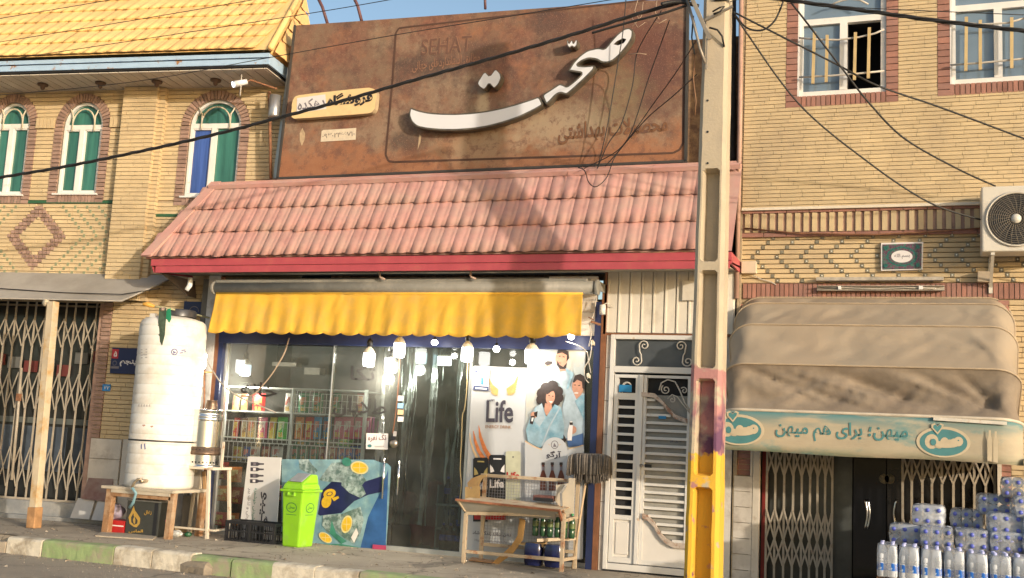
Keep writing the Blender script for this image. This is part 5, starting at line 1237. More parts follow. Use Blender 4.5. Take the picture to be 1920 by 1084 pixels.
# ------------------------------------------------------------------ concrete utility pole
PY = -1.97
PO = T('utility_pole', 'tall concrete utility pole with recessed panels, yellow painted foot and pink faded paint', 'pole', (P(1333, 1084, PY).x, PY, -.19))
def polemat():
    m = mk('pole_concrete', (.47, .395, .285), .85, var=.10, scale=5, bump=.003, bscale=35, col2=(.36, .30, .23), c2scale=2.5, c2thr=.62)
    n = m.node_tree.nodes; l = m.node_tree.links; b = n['Principled BSDF']; last = b.inputs['Base Color'].links[0].from_socket
    geo = n.new('ShaderNodeNewGeometry'); sx = n.new('ShaderNodeSeparateXYZ'); l.new(geo.outputs['Position'], sx.inputs[0])
    def nz(s, d=6):
        t = n.new('ShaderNodeTexNoise'); t.inputs['Scale'].default_value = s; t.inputs['Detail'].default_value = d; l.new(geo.outputs['Position'], t.inputs['Vector']); return t.outputs[0]
    def ma(op, a, c):
        t = n.new('ShaderNodeMath'); t.operation = op
        for i, x in enumerate((a, c)):
            if isinstance(x, (int, float)): t.inputs[i].default_value = x
            else: l.new(x, t.inputs[i])
        return t.outputs[0]
    def mix(f, a, c):
        x = n.new('ShaderNodeMix'); x.data_type = 'RGBA'; l.new(f, x.inputs[0]); l.new(a, x.inputs[6])
        if isinstance(c, tuple): x.inputs[7].default_value = (*c, 1)
        else: l.new(c, x.inputs[7])
        return x.outputs[2]
    zp = P(1333, 690, PY).z; zy = P(1333, 850, PY).z
    def below(z, soft, ns, amp):
        return ma('MINIMUM', ma('MAXIMUM', ma('DIVIDE', ma('SUBTRACT', ma('ADD', ma('MULTIPLY', ma('SUBTRACT', nz(ns), .5), amp), z), sx.outputs['Z']), soft), 0.), 1.)
    pat = ma('MINIMUM', ma('MAXIMUM', ma('MULTIPLY', ma('SUBTRACT', nz(4.5), .40), 12.), 0.), 1.)
    pk = ma('MULTIPLY', below(zp, .02, 5, .25), pat)
    pc = mix(ma('MINIMUM', ma('MAXIMUM', ma('MULTIPLY', ma('SUBTRACT', nz(3), .45), 8.), 0.), 1.), None or geo.outputs['Position'], (.50, .13, .17)) if False else None
    pk = ma('MULTIPLY', pk, .8); last = mix(pk, last, (.42, .16, .17))
    pur = ma('MULTIPLY', below(zp-.25, .2, 5, .3), ma('MINIMUM', ma('MAXIMUM', ma('MULTIPLY', ma('SUBTRACT', nz(3.1), .47), 9.), 0.), 1.))
    last = mix(pur, last, (.13, .055, .11))
    chip = ma('MINIMUM', ma('MAXIMUM', ma('MULTIPLY', ma('SUBTRACT', .66, nz(7)), 16.), 0.), 1.)
    last = mix(ma('MULTIPLY', below(zy, .012, 9, .16), chip), last, (.68, .40, .04))
    l.new(last, b.inputs['Base Color']); return m
PM = polemat()
def pw(z):     # half width, tapering upward
    t = (z+.2)/7; return .157-.044*t
zt_p = 6.9; rungs = []
for y in (700, 903, 1105): rungs.append(P(1322, y, PY-.14).z)
rungs += [P(1325, 498, PY-.14).z]; zr0 = P(1325, 315, PY-.14).z
cells = [(rungs[3]+.04, zr0), (rungs[0]+.045, rungs[3]-.04), (rungs[1]+.05, rungs[0]-.045), (rungs[2]+.05, rungs[1]-.05), (-.18, rungs[2]-.05)]
cxp = lambda z: P(1331, 600, PY).x+.0
b = MB(); X0 = P(1331, 600, PY).x
zs_ = sorted(set([-.19, zt_p]+[c for ce in cells for c in ce])); dY = .13
def strip(b, xa, xb, ya, yb, z0, z1):        # xa/xb as fractions of the half width
    w0, w1 = pw(z0), pw(z1); f = lambda w, x: X0+x*w
    b.hexa([(f(w0, xa), PY+ya, z0), (f(w0, xb), PY+ya, z0), (f(w0, xb), PY+yb, z0), (f(w0, xa), PY+yb, z0)],
           [(f(w1, xa), PY+ya, z1), (f(w1, xb), PY+ya, z1), (f(w1, xb), PY+yb, z1), (f(w1, xa), PY+yb, z1)], PM)
def prof_at(w, rec):   # half-open section polygon with chamfered flanges; recess depth rec on the front
    return None
b = MB()
# outline loft: section with a recess that opens and closes at the cells
def section(z, rec):
    w = pw(z); d = w*.95; c = .035; q = .42*w; s_ = .025 if rec > 0 else 0
    return [(X0-w, PY-d+c, z), (X0-w+c, PY-d, z), (X0-q-s_, PY-d, z), (X0-q, PY-d+rec, z), (X0+q, PY-d+rec, z), (X0+q+s_, PY-d, z), (X0+w-c, PY-d, z), (X0+w, PY-d+c, z), (X0+w, PY+d, z), (X0-w, PY+d, z)]
zz = [(-.19, .0)]
for (a, c) in sorted(cells): zz += [(a, 0), (a+.025, .13), (c-.025, .13), (c, 0)]
zz += [(zt_p, 0)]
zl = []
for (a, r0), (c, r1) in zip(zz[:-1], zz[1:]):
    n_ = max(1, int((c-a)/.12)); zl += [(a+(c-a)*i/n_, r0+(r1-r0)*i/n_) for i in range(n_)]
zl.append(zz[-1]); vs = []
for (z, r) in zl:
    for v in section(z, r):
        v = Vector(v); q = mnoise.noise(v*7)*.004; vs.append(v+Vector((q, q, 0)))
k = 10; b.add(vs, [(i*k+j, i*k+(j+1) % k, (i+1)*k+(j+1) % k, (i+1)*k+j) for i in range(len(zl)-1) for j in range(k)]+[tuple(len(vs)-k+j for j in range(k))], PM)
shaft = obj('shaft', b, PO)
GST = mk('galvanised_bracket', (.30, .26, .21), .5, .4, var=.2)
b = MB(); b.bar(P(1290, -20, PY-.22), P(1331, 74, PY-.18), .038, .03, GST, up=(0, 1, 0)); b.bar(P(1326, 72, PY-.18), P(1324, 130, PY-.165), .02, .01, GST, up=(0, 1, 0)); obj('bracket_arm', b, PO, bevel=.003)
b = MB(); b.bar(P(1322, 38, PY-.17), P(1374, 12, PY-.2), .02, .02, GST, up=(0, 1, 0)); b.tube([P(1336, 22, PY-.2), P(1350, 14, PY-.22), P(1358, 12, PY-.22), P(1350, 22, PY-.22), P(1338, 26, PY-.2)], .008, CABLE, 6); obj('clamp', b, PO)
b = MB()
for y in (187, 246, 305): b.lathe([(.001, -.0), (.011, -.0)], (P(1326, y, PY-.15).x, PY-.95*pw(P(1326, y, PY).z)-.006, P(1326, y, PY-.15).z), BLK, 10, axis='Y', cap=False)
obj('bolt_hole', b, PO)
b = MB(); b.tube([P(1288, 0, PY-.16), P(1300, 40, PY-.17), P(1312, 90, PY-.175), P(1322, 118, PY-.178)], .014, GST, 7); b.tube([P(1330, 52, PY-.17), P(1345, 56, PY-.17), P(1354, 68, PY-.16), P(1358, 88, PY-.12)], .010, CABLE, 6); b.tube([P(1300, 30, PY-.16), P(1297, 70, PY-.14), P(1300, 90, PY-.15), P(1303, 102, PY-.15)], .008, CABLE, 6); b.tube([P(1303, 100, PY-.12), P(1300, 150, PY-.12), P(1305, 190, PY-.12), P(1303, 215, PY-.12)], .006, mk('brown_wire', (.22, .11, .05), .6), 6); obj('pole_wire', b, PO)

# ------------------------------------------------------------------ cables
def curve3(pts, n=8):           # Catmull-Rom
    o = []; p = [pts[0]]+pts+[pts[-1]]
    for i in range(1, len(p)-2):
        for j in range(n):
            t = j/n; a, b_, c, d = p[i-1], p[i], p[i+1], p[i+2]
            o.append(.5*((2*b_)+(c-a)*t+(2*a-5*b_+4*c-d)*t*t+(3*b_-a-3*c+d)*t**3))
    o.append(pts[-1]); return o
def cable(pts, r, label, group=None, m=CABLE, twist=0, name='cable', n=8):
    c = curve3([P(*p) for p in pts], n); b = MB()
    if twist:
        tot = [0]
        for a, q in zip(c[:-1], c[1:]): tot.append(tot[-1]+(q-a).length)
        for k in range(twist):
            cc = []
            for i, q in enumerate(c):
                t = (c[min(i+1, len(c)-1)]-c[max(i-1, 0)]).normalized(); u = t.cross(Vector((0, 0, 1))).normalized(); v = u.cross(t)
                th = tot[i]*9+2*math.pi*k/twist; cc.append(q+(u*math.cos(th)+v*math.sin(th))*r*1.05)
            b.tube(cc, r, m, 7)
    else: b.tube(c, r, m, 6)
    return obj(name, b, None, label, 'cable', group)
cable([(-60, 343, -2.1), (0, 333, -2.1), (130, 311, -2.1), (300, 276, -2.1), (420, 248, -2.1), (530, 219, -2.1), (650, 187, -2.1), (760, 155, -2.1), (860, 127, -2.1), (960, 99, -2.1), (1080, 63, -2.1), (1190, 28, -2.1), (1270, 6, -2.12), (1300, -4, -2.12)], .0100, 'thick twisted black cable bundle sagging across the sign from the left edge to the pole', twist=3, n=26)
cable([(1240, 8, -2.2), (1262, 4, -2.15), (1285, 5, -2.12), (1310, 12, -2.1)], .02, 'ribbed dark connector on the cable bundle just left of the pole top')
cable([(1110, 62, -2.15), (1180, 42, -2.15), (1240, 26, -2.15), (1300, 6, -2.1)], .012, 'short black cable just below the thick bundle by the pole top')
cable([(1340, -2, -2.1), (1420, -6, -2.1), (1503, 4, -2.1), (1620, 20, -2.1), (1750, 38, -2.1), (1920, 58, -2.1), (2000, 66, -2.1)], .0100, 'thick twisted black cable bundle running from the pole to the right edge over the windows', twist=3, n=26)
cable([(1360, 6, -2.0), (1400, -3, -2), (1470, 2, -2), (1600, 14, -2.0), (1920, 28, -1.9)], .004, 'hair thin wire above the thick bundle at the right windows')
cable([(1376, 22, -2), (1394, 53, -1.9), (1499, 196, -1.5), (1625, 302, -1.0), (1741, 379, -.6), (1838, 412, -.3)], .009, 'black service wire running from the pole down to the air conditioner')
cable([(1478, -2, -2.0), (1520, 52, -1.9), (1580, 130, -1.7), (1632, 196, -1.5), (1696, 260, -1.2), (1794, 316, -.8), (1866, 349, -.35)], .009, 'black wire crossing the first barred window and ending on top of the air conditioner')
cable([(1380, 25, -2), (1496, 84, -1.8), (1573, 123, -1.6), (1646, 161, -1.4), (1759, 200, -1.1), (1920, 260, -.8), (1990, 285, -.7)], .009, 'black wire slanting from the pole to the right edge above the air conditioner')
cable([(1470, -2, -2), (1462, 20, -2), (1450, 42, -2), (1428, 57, -2), (1400, 52, -2), (1380, 30, -2)], .009, 'black cable loop hanging just right of the pole top')
for i, q in enumerate([
    ([(1174, -5, -.3), (1168, 60, -.25), (1160, 110, -.22), (1147, 190, -.2), (1136, 250, -.2), (1121, 312, -.2)], 'leftmost dark cable hanging down the sign near the pole', .006),
    ([(1240, 20, -1.0), (1196, 95, -.3), (1186, 160, -.25), (1165, 232, -.22), (1140, 270, -.2), (1120, 316, -.2)], 'dark cable over the tip of the big white lettering', .006),
    ([(1255, 38, -1.2), (1240, 80, -.6), (1215, 150, -.35), (1195, 215, -.25), (1176, 262, -.22), (1135, 312, -.2)], 'middle dark cable of the bunch hanging over the sign', .006),
    ([(1308, 72, -1.9), (1268, 135, -1.2), (1225, 195, -.6), (1180, 258, -.3), (1150, 288, -.22), (1095, 316, -.2)], 'dark cable fanning from the pole to the lower right of the sign', .006),
    ([(1306, 140, -1.9), (1262, 180, -1.2), (1215, 220, -.7), (1178, 262, -.4), (1152, 296, -.35), (1138, 332, -.5), (1118, 350, -.55), (1104, 342, -.5), (1096, 320, -.3), (1084, 314, -.2)], 'lowest dark cable with a loop drooping onto the pink tiles', .006)]):
    cable(q[0], q[2], q[1], 'cables hanging over the rusty sign')
b = MB()
for pts in ([(1196, 0), (1190, 20), (1199, 38)], [(1206, 4), (1203, 30), (1186, 50)], [(1232, -2), (1229, 24), (1236, 36)], [(1184, 32), (1196, 52), (1210, 42)], [(1228, 40), (1236, 44), (1250, 36)], [(1180, 102), (1198, 100), (1212, 102)]):
    b.tube([P(x, y, -.9) for x, y in pts], .004, mk('tan_wire', (.42, .30, .2), .6), 5)
obj('wire_tangle', b, None, 'tangle of short tan wire ends in front of the top right of the sign', 'wires')
for i, (pts, lb_) in enumerate([
    ([(-20, 38, -2.3), (100, 18, -2.3), (230, -4, -2.3)], 'thin wire cutting the top left corner of the picture over the yellow tiles'),
    ([(-20, 82, -2.3), (245, 39, -2.3), (490, -3, -2.3)], 'second thin wire from the top over the yellow tiled roof'),
    ([(-20, 117, -2.3), (350, 61, -2.3), (600, 22, -2.3), (740, -2, -2.3)], 'thin wire crossing the lower yellow tiles and the patch of sky'),
    ([(-20, 180, -2.3), (150, 165, -2.3), (300, 146, -2.3), (500, 109, -2.3), (739, 66, -2.3), (960, 30, -2.3), (1180, -6, -2.3)], 'long thin wire passing under the blue fascia and over the top of the sign')]):
    cable(pts, .0042, lb_, 'thin overhead wires')

# ------------------------------------------------------------------ left side street things
YW = mk('weathered_post', (.52, .43, .30), .7, var=.12, scale=6, col2=(.46, .28, .11), c2scale=3.5, c2thr=.57, c2soft=.08, bump=.001)
p0, p1 = G(63, 990), P(100, 566, G(63, 990).y)
b = MB(); b.bar(p0, p1, .105, .105, YW, up=(0, 1, 0)); pst = T('canopy_post', 'weathered square post with peeling cream and orange paint holding up the grey canopy', 'post', p0)
obj('shaft', b, pst, bevel=.006); b = MB(); b.bar(p0-Vector((0, 0, .0)), p0.lerp(p1, .09), .13, .13, mk('rusty_post_foot', (.36, .2, .09), .8, var=.3, scale=9), up=(0, 1, 0)); obj('foot', b, pst, bevel=.01)
q = P(87, 568, p0.y); b = MB(); b.tube([p1+Vector((0, 0, -.02)), q], .02, RUST, 8); b.lathe([(.001, -.03), (.045, -.03), (.045, .02), (.001, .02)], q, YW, 12, axis='Y'); obj('hook', b, pst)
# leaning stone slabs
SLW = mk('loose_white_slab', (.50, .48, .45), .5, var=.1, scale=6); SLB = mk('loose_brown_slab', (.27, .19, .15), .6, var=.15, scale=6, col2=(.2, .1, .08), c2scale=4)
for pts, m, lb_, dv in ([((152, 935), (206, 942), (212, 898), (166, 896)), SLB, 'brownish stone slab leaning behind two pale slabs beside the left gate', -.16], [((131, 971), (167, 974), (178, 937), (146, 934)), SLW, 'pale grey slab leaning at the step, left of its twin', -.26], [((171, 975), (214, 978), (214, 940), (184, 937)), SLW, 'pale grey slab leaning close to the wooden table leg', -.27]):
    zb_ = .06
    a, c = L(*pts[0], dv), L(*pts[1], dv); d, e = L(*pts[2], dv+.14), L(*pts[3], dv+.14)
    b = MB(LM); b.prism([a, c, d, e], (0, .02, 0), m); obj('stone_slab', b, None, lb_, 'stone slab', 'loose stone slabs leaning at the step', bevel=.002)
# blue street sign and small number plate
NVB = mk('sign_navy', (.012, .02, .075), .4, var=.1); SRD = mk('sign_red', (.42, .03, .04), .4); 
ss = T('street_sign', 'dark blue street name sign with a red square number five, partly behind the water tank', 'sign', LM @ L(232, 690, -.04))
b = MB(LM); a, c = L(206, 697, -.05), L(262, 655, -.05); b.box(a.x, c.x+.12, -.05, -.03, a.z-.02, c.z+.01, NVB); obj('plate', b, ss)
def ltext(body, x0, y0, x1, h, m, v, par, off=0, name='lettering'):
    a = L(x0, y0, v); c = L(x1, y0, v); z1 = L(x0, y0-h, v).z
    tm = textmesh(body, m, (a.x, v, a.z), (1, 0, 0), (0, 0, 1), abs(c.x-a.x), z1-a.z, 0, off); tm.M = LM; return obj(name, tm, par)
b = MB(LM); a, c = L(209, 672, -.052), L(223, 655, -.052); b.box(a.x, c.x, -.0535, -.0505, a.z, c.z, SRD)
for i in range(12):
    t0, t1 = 2*math.pi*i/12, 2*math.pi*(i+.6)/12; cc = L(215, 681, -.052)
    b.add([(cc.x+r*math.cos(t), -.0525, cc.z+r*math.sin(t)) for r, t in ((.022, t0), (.036, t0), (.036, t1), (.022, t1))], [(0, 1, 2, 3)], GPR)
a, c = L(208, 691, -.052), L(223, 687, -.052); b.box(a.x, c.x, -.0535, -.0505, a.z, c.z, GPR); obj('symbols', b, ss)
ltext('۵', 213, 669, 219, 11, WPR, -.056, ss, .03); ltext('پنجم', 224, 687, 256, 13, WPR, -.056, ss, .03)
b = MB(LM); a, c = L(192, 733, -.02), L(208, 721, -.02); b.box(a.x, c.x, -.03, -.018, a.z, c.z, mk('plate_blue', (.03, .2, .48), .4)); npt = obj('number_plate', b, None, 'tiny light blue number plate on the brick column beside the left gate', 'number plate')
ltext('۲۲', 195, 730, 205, 6, WPR, -.032, npt, .02)
b = MB(LM); a, c = L(343, 592, -.1), L(386, 566, -.1); b.box(a.x, c.x, -.1, -.08, a.z, c.z, NVB); b.tube([( (a.x+c.x)/2+.07*math.cos(t), -.105, (a.z+c.z)/2-.04+.07*math.sin(t)) for t in [math.pi*i/10 for i in range(11)]], .006, GPR, 5); obj('blue_board', b, None, 'dark blue board with a pale arc behind the water tank lid', 'sign')

# ------------------------------------------------------------------ table, tank
WD = mk('old_table_wood', (.30, .16, .075), .75, var=.3, scale=10, bump=.001, col2=(.42, .32, .22), c2scale=5, c2thr=.58); TT = mk('table_top', (.46, .40, .31), .7, var=.15, scale=8)
tf = G(196, 1001); ty0 = tf.y; ty1 = ty0+.70; tx0 = tf.x-.07; tx1 = P(324, 912, ty0).x; ztt = P(260, 915, ty0).z
tb = T('wooden_table', 'low rusty brown table that carries the white water tank', 'table', (tf.x+.4, ty0+.4, 0))
b = MB(); b.box(tx0-.03, tx1+.03, ty0-.03, ty1, ztt-.035, ztt, TT); obj('table_top', b, tb, bevel=.005)
for (x, y) in ((tx0+.06, ty0+.04), (P(312, 1000, ty0).x, ty0+.04), (tx0+.06, ty1-.05), (tx1-.04, ty1-.05)): b = MB(); b.bar((x, y, 0), (x+.02, y, ztt-.036), .095 if x < tx0+.1 else .075, .08, WD, up=(0, 1, 0)); obj('leg', b, tb, bevel=.004)
b = MB(); b.box(tx0+.12, tx1-.02, ty0+.0, ty0+.03, ztt-.12, ztt-.045, WD); b.box(tx0+.12, tx1-.02, ty0-.022, ty0-.002, ztt-.075, ztt-.036, TT); obj('apron', b, tb)
TY = ty0+.40; r = (P(363, 905, TY).x-P(234, 905, TY).x)/2*.80; tcx = P(298.5, 905, TY).x; zt0 = ztt; zt1_ = P(318, 601, TY).z
tk = T('water_tank', 'tall white ribbed plastic water tank standing on the low table beside the shop', 'water tank', (tcx, TY, zt0))
TW = mk('white_tank_plastic', (.72, .70, .65), .42, var=.04, scale=2, col2=(.56, .50, .41), c2scale=3.5, c2thr=.60, c2soft=.14, spec=.4)
prof = [(.001, .0), (r*.96, .0), (r, .03)]; H = zt1_-zt0; z = .06; dz = .1215
while z < H-.12:
    prof += [(r*1.002, z), (r*1.002, z+dz*.38), (r*1.0, z+dz*.74), (r*.990, z+dz*.82), (r*.990, z+dz*.86), (r*1.0, z+dz*.93)]; z += dz
prof += [(r*.985, H-.07), (r*.95, H-.03), (r*.86, H), (r*.6, H+.03), (r*.52, H+.04), (.001, H+.04)]
b = MB(); b.lathe(prof, (tcx, TY, zt0), TW, 48, cap=False); obj('shell', b, tk)
b = MB(); b.lathe([(r*.50, 0), (r*.50, .075), (r*.47, .09), (.001, .092)], (tcx+.07, TY, zt0+H+.041), mk('dark_lid', (.05, .05, .055), .35, var=.3, scale=14), 28, cap=False); obj('lid', b, tk)
b = MB(); b.hexa([(tcx-r*.95, TY-.12, zt0+H-.09), (tcx-r*.78, TY-.12, zt0+H-.09), (tcx-r*.78, TY+.02, zt0+H-.09), (tcx-r*.95, TY+.02, zt0+H-.09)], [(tcx-r*.9, TY-.12, zt0+H+.02), (tcx-r*.75, TY-.12, zt0+H+.03), (tcx-r*.75, TY+.02, zt0+H+.03), (tcx-r*.9, TY+.02, zt0+H+.02)], TW); b.box(tcx-.13, tcx-.04, TY-r*.8, TY-r*.68, zt0+H-.05, zt0+H+.05, TW); obj('lifting_lug', b, tk, bevel=.01)
zb = P(290, 827, TY-r).z; b = MB(); b.lathe([(r*1.008, -.01), (r*1.012, 0), (r*1.008, .01)], (tcx, TY, zb), BLK, 48, cap=False); obj('strap', b, tk)
TP = mk('tank_print', (.10, .11, .25), .6); TGP = mk('tank_faded_print', (.45, .42, .4), .6)
def ontank(x, y):
    p = ray(x, y).normalized(); o = CAM-Vector((tcx, TY, 0)); a = p.x**2+p.y**2; bq = o.x*p.x+o.y*p.y; cq = o.x**2+o.y**2-(r*1.009)**2
    d = bq*bq-a*cq; t = (-bq-math.sqrt(max(d, 0)))/a; return CAM+p*t
def tankpoly(b, pts, m): b.poly([ontank(*p) for p in pts], m)
b = MB()
def ringt(b, cx, cy, rx, ry, m, w=2.2, n=18):
    for i in range(n):
        t0, t1 = 2*math.pi*i/n, 2*math.pi*(i+1)/n; tankpoly(b, [(cx+rx*math.cos(t0), cy+ry*math.sin(t0)), (cx+rx*math.cos(t1), cy+ry*math.sin(t1)), (cx+(rx-w)*math.cos(t1), cy+(ry-w)*math.sin(t1)), (cx+(rx-w)*math.cos(t0), cy+(ry-w)*math.sin(t0))], m)
ringt(b, 327, 660, 6.5, 6.5, TP); tankpoly(b, [(324, 657), (331, 661), (325, 664)], TP)
for (x0, x1, y) in ((337, 343, 661), (345, 349, 659), (340, 348, 656)): tankpoly(b, [(x0, y), (x1, y-1), (x1, y+1.5), (x0, y+2.2)], TP)
for y in (655, 660, 665, 670): tankpoly(b, [(264, y), (276, y-1), (276, y+1.2), (264, y+2.2)], TGP)
for (x, y) in ((269, 798), (284, 800)): tankpoly(b, [(x-3, y-1), (x+2, y-2), (x+4, y), (x, y+2)], mk('tank_stain', (.42, .25, .2), .7))
for k in range(5): tankpoly(b, [(258+k*5, 762), (261+k*5, 757), (262+k*5, 763)], TGP)
tankpoly(b, [(264, 834), (266, 832), (266, 842), (264, 842)], TP); tankpoly(b, [(270, 833), (272, 831), (273, 842), (271, 843)], TP); obj('print', b, tk)
# tap and hose
b = MB(); ta = P(270, 902, TY-r-.03); BRS = mk('dull_brass', (.42, .34, .24), .35, .6, var=.2)
b.tube([ta+Vector((0, .1, 0)), ta, ta+Vector((0, -.06, .0))], .022, BRS, 10); b.tube([ta+Vector((0, -.04, .02)), ta+Vector((-.05, -.05, .02)), ta+Vector((-.09, -.06, -.02)), ta+Vector((-.11, -.07, -.08))], .018, BRS, 10); obj('tap', b, tk)
b = MB(); b.tube([ta+Vector((-.11, -.07, -.08)), P(255, 925, ty0-.08), P(250, 942, ty0-.06), P(243, 952, ty0-.05)], .018, mk('blue_grey_hose', (.16, .29, .34), .5, var=.1), 10); obj('hose', b, None, 'short blue grey hose hanging from the tap of the white tank', 'hose')
# things under the table
tin = T('tin_drum', 'dark square edged tin with a golden flame emblem under the table', 'tin', (P(265, 1003, ty0+.22).x, ty0+.2, 0))
CAN_ = mk('charcoal_tin', (.055, .057, .05), .4, .2, var=.2, scale=5); GLD = mk('gold_print', (.55, .34, .08), .4, .3)
yb = ty0+.10; a, c = P(232, 1003, yb), P(296, 1003, yb); zc1 = P(262, 938, yb).z
b = MB(); b.box(a.x, c.x, yb, yb+.3, .0, zc1, CAN_); obj('body', b, tin, bevel=.02)
b = MB(); b.box(a.x-.004, c.x+.004, yb-.004, yb+.304, zc1-.012, zc1+.006, STEEL); b.box(c.x-.085, c.x-.03, yb-.004, yb, .02, zc1-.02, BLK); obj('rim', b, tin, bevel=.004)
pr_ = Print(yb-.003, .0008)
fl = [(254, 1000-8), (246, 985), (244, 972), (250, 960), (255, 950), (256, 958), (259, 964), (262, 955), (266, 968), (267, 980), (263, 988)]
cxf = 254
pr_.poly([(251, 988), (243, 982), (241, 970), (246, 960), (251, 948), (253, 957), (258, 964), (263, 972), (262, 982), (256, 989)], GLD); pr_.poly([(251, 984), (246, 979), (246, 970), (250, 962), (251, 968), (255, 971), (258, 976), (257, 982)], CAN_); pr_.poly([(251, 982), (249, 975), (252, 968), (254, 975), (253, 982)], GLD)
pr_.text('زغال', 270, 966, 284, 966, 9, GLD, offset=.02); pr_.text('الماس', 241, 1000, 268, 1000, 7, GLD, offset=.03); obj('emblem', pr_.mb, tin)
RC = mk('red_plastic', (.42, .02, .02), .45, var=.1)
b = MB(); a, c = P(202, 1003, yb), P(231, 1003, yb); b.box(a.x, c.x, yb, yb+.25, 0, .16, RC); b.box(a.x+.02, c.x-.01, yb-.003, yb, .09, .105, WPR); obj('red_box', b, None, 'red plastic box with a pale stripe under the left end of the table', 'box', bevel=.012)
def sack(name, label, cat, c, sx, sy, sz, m, seed, par=None, squash=.5):
    b = MB()
    def fn(u, v):
        th, ph = u*2*math.pi, (v-.5)*math.pi; d = Vector((math.cos(ph)*math.cos(th), math.cos(ph)*math.sin(th), math.sin(ph)))
        k = 1+.28*mnoise.noise(d*1.9+Vector((seed, 0, 0)))+.10*mnoise.noise(d*6+Vector((seed, 3, 0)))
        return (c[0]+d.x*sx*k, c[1]+d.y*sy*k, max(c[2], c[2]+sz+d.z*sz*k))
    b.grid(fn, 22, 14, m); return obj(name, b, par, label, cat)
sack('plastic_bag', 'crumpled purple and white plastic bag under the table next to the red box', 'plastic bag', (P(215, 960, yb+.1).x, yb+.12, .16), .11, .1, .09, mk('pale_purple_bag', (.30, .26, .34), .5, var=.3, scale=20), 1)
sack('plastic_bag', 'small bright pink bag squeezed between the dark tin and the table leg', 'plastic bag', (P(303, 965, yb+.1).x, yb+.12, .10), .05, .06, .12, mk('pink_bag', (.5, .08, .22), .5), 5)
b = MB(); q0, q1, q2, q3 = G(178, 1007), G(286, 1014), G(296, 1006), G(190, 1000); b.prism([v+Vector((0, 0, .004)) for v in (q0, q1, q2, q3)], (0, 0, .016), mk('dusty_board', (.36, .31, .24), .9, var=.15)); obj('flat_board', b, None, 'dusty flat board lying on the pavement in front of the table', 'board', bevel=.004)
sack('crushed_bottle', 'crushed clear plastic bottle lying under the metal stand', 'bottle', (G(330, 1008).x, G(330, 1008).y, 0), .09, .05, .045, mk('crushed_plastic', (.5, .5, .47), .2, var=.5, scale=30, spec=.8), 8)
sack('crushed_bottle', 'small dark green crushed bottle lying beside the clear one under the stand', 'bottle', (G(352, 1007).x, G(352, 1007).y, 0), .045, .04, .03, mk('dark_green_plastic', (.02, .09, .04), .3), 12)

# ------------------------------------------------------------------ metal stand with chrome water boiler
sg_ = G(388, 1011); sy0 = sg_.y; sy1 = sy0+.36
st = T('metal_stand', 'tall cream painted metal stand with thin rusty legs carrying the chrome boiler', 'stand', (sg_.x-.2, sy0+.18, 0))
CRM2 = mk('chipped_cream_metal', (.62, .55, .44), .5, var=.08, scale=9, col2=(.36, .18, .08), c2scale=10, c2thr=.64, c2soft=.04)
zst = P(360, 876, sy0).z; xa_, xb_ = P(331, 880, sy0).x, P(436, 882, sy1).x
A_, B_ = P(331, 880, sy0), P(392, 883, sy0); xB = P(433, 884, sy1).x
b = MB(); xl0 = A_.x-.03; b.box(xl0, xB, sy0-.02, sy1+.02, zst-.02, zst+.012, CRM2); obj('top', b, st, bevel=.003)
for (t0, t1) in (((A_.x, sy0, zst-.02), (G(319, 1001).x, sy0-.02, 0)), ((B_.x, sy0, zst-.02), (sg_.x, sy0, 0)), ((xB-.03, sy1, zst-.02), (P(432, 985, sy1).x, sy1, .0)), ((A_.x+.04, sy1, zst-.02), (A_.x, sy1, 0))):
    b = MB(); b.bar(t0, t1, .036, .036, CRM2, up=(0, 1, 0)); obj('leg', b, st, bevel=.002)
b = MB(); z = P(370, 992, sy0).z; b.bar((P(322, 992, sy0).x, sy0, z), (P(402, 992, sy0).x, sy0, z), .022, .022, CRM2, up=(0, 1, 0)); b.bar((P(402, 992, sy0).x, sy0, z), (P(432, 985, sy1).x, sy1, z), .022, .022, CRM2); obj('cross_bar', b, st)
b = MB(); b.bar((xB-.0, sy0+.15, zst), (xB+.0, sy0+.15, P(437, 830, sy0).z), .03, .02, CRM2, up=(0, 1, 0)); b.bar((A_.x+.02, sy0+.1, zst), (A_.x+.03, sy0+.1, P(340, 820, sy0).z), .03, .03, CRM2, up=(0, 1, 0)); obj('upright', b, st)
bcx, bcy = P(386, 868, sy0+.18).x-.04, sy0+.18; br = (P(419, 868, bcy).x-P(356, 868, bcy).x)/2*.82; bz = zst+.012; bh = P(388, 768, bcy).z-bz
bo = T('water_boiler', 'shiny chrome cylindrical water boiler with rusty perforated base on the metal stand', 'boiler', (bcx, bcy, bz))
CHR = mk('boiler_chrome', (.74, .73, .71), .24, 1, var=.1, scale=3, bump=.0004, bscale=10, col2=(.22, .18, .13), c2scale=9, c2thr=.80, c2soft=.08); BRW = mk('heated_steel', (.15, .10, .07), .4, .6, var=.3, scale=14)
b = MB(); b.lathe([(.001, bh*.34), (br*.93, bh*.34), (br*.93, bh*.345), (br*.93, bh*.5), (br*.93, bh*.65), (br*.93, bh*.795), (br*.93, bh*.80), (br*.97, bh*.81), (br*.97, bh*.84), (br*.93, bh*.85), (br*.97, bh*.86), (br*.97, bh*.89), (br*.93, bh*.90), (br*.93, bh*.96), (br*1.0, bh*.975), (br*.98, bh), (br*.4, bh*1.01), (.001, bh*1.01)], (bcx, bcy, bz), CHR, 40, cap=False); obj('body', b, bo)
b = MB(); b.lathe([(br*.93, bh*.20), (br*1.0, bh*.21), (br*1.0, bh*.25), (br*.96, bh*.26), (br*.98, bh*.33), (br*.93, bh*.34)], (bcx, bcy, bz), BRW, 40, cap=False); obj('burner_ring', b, bo)
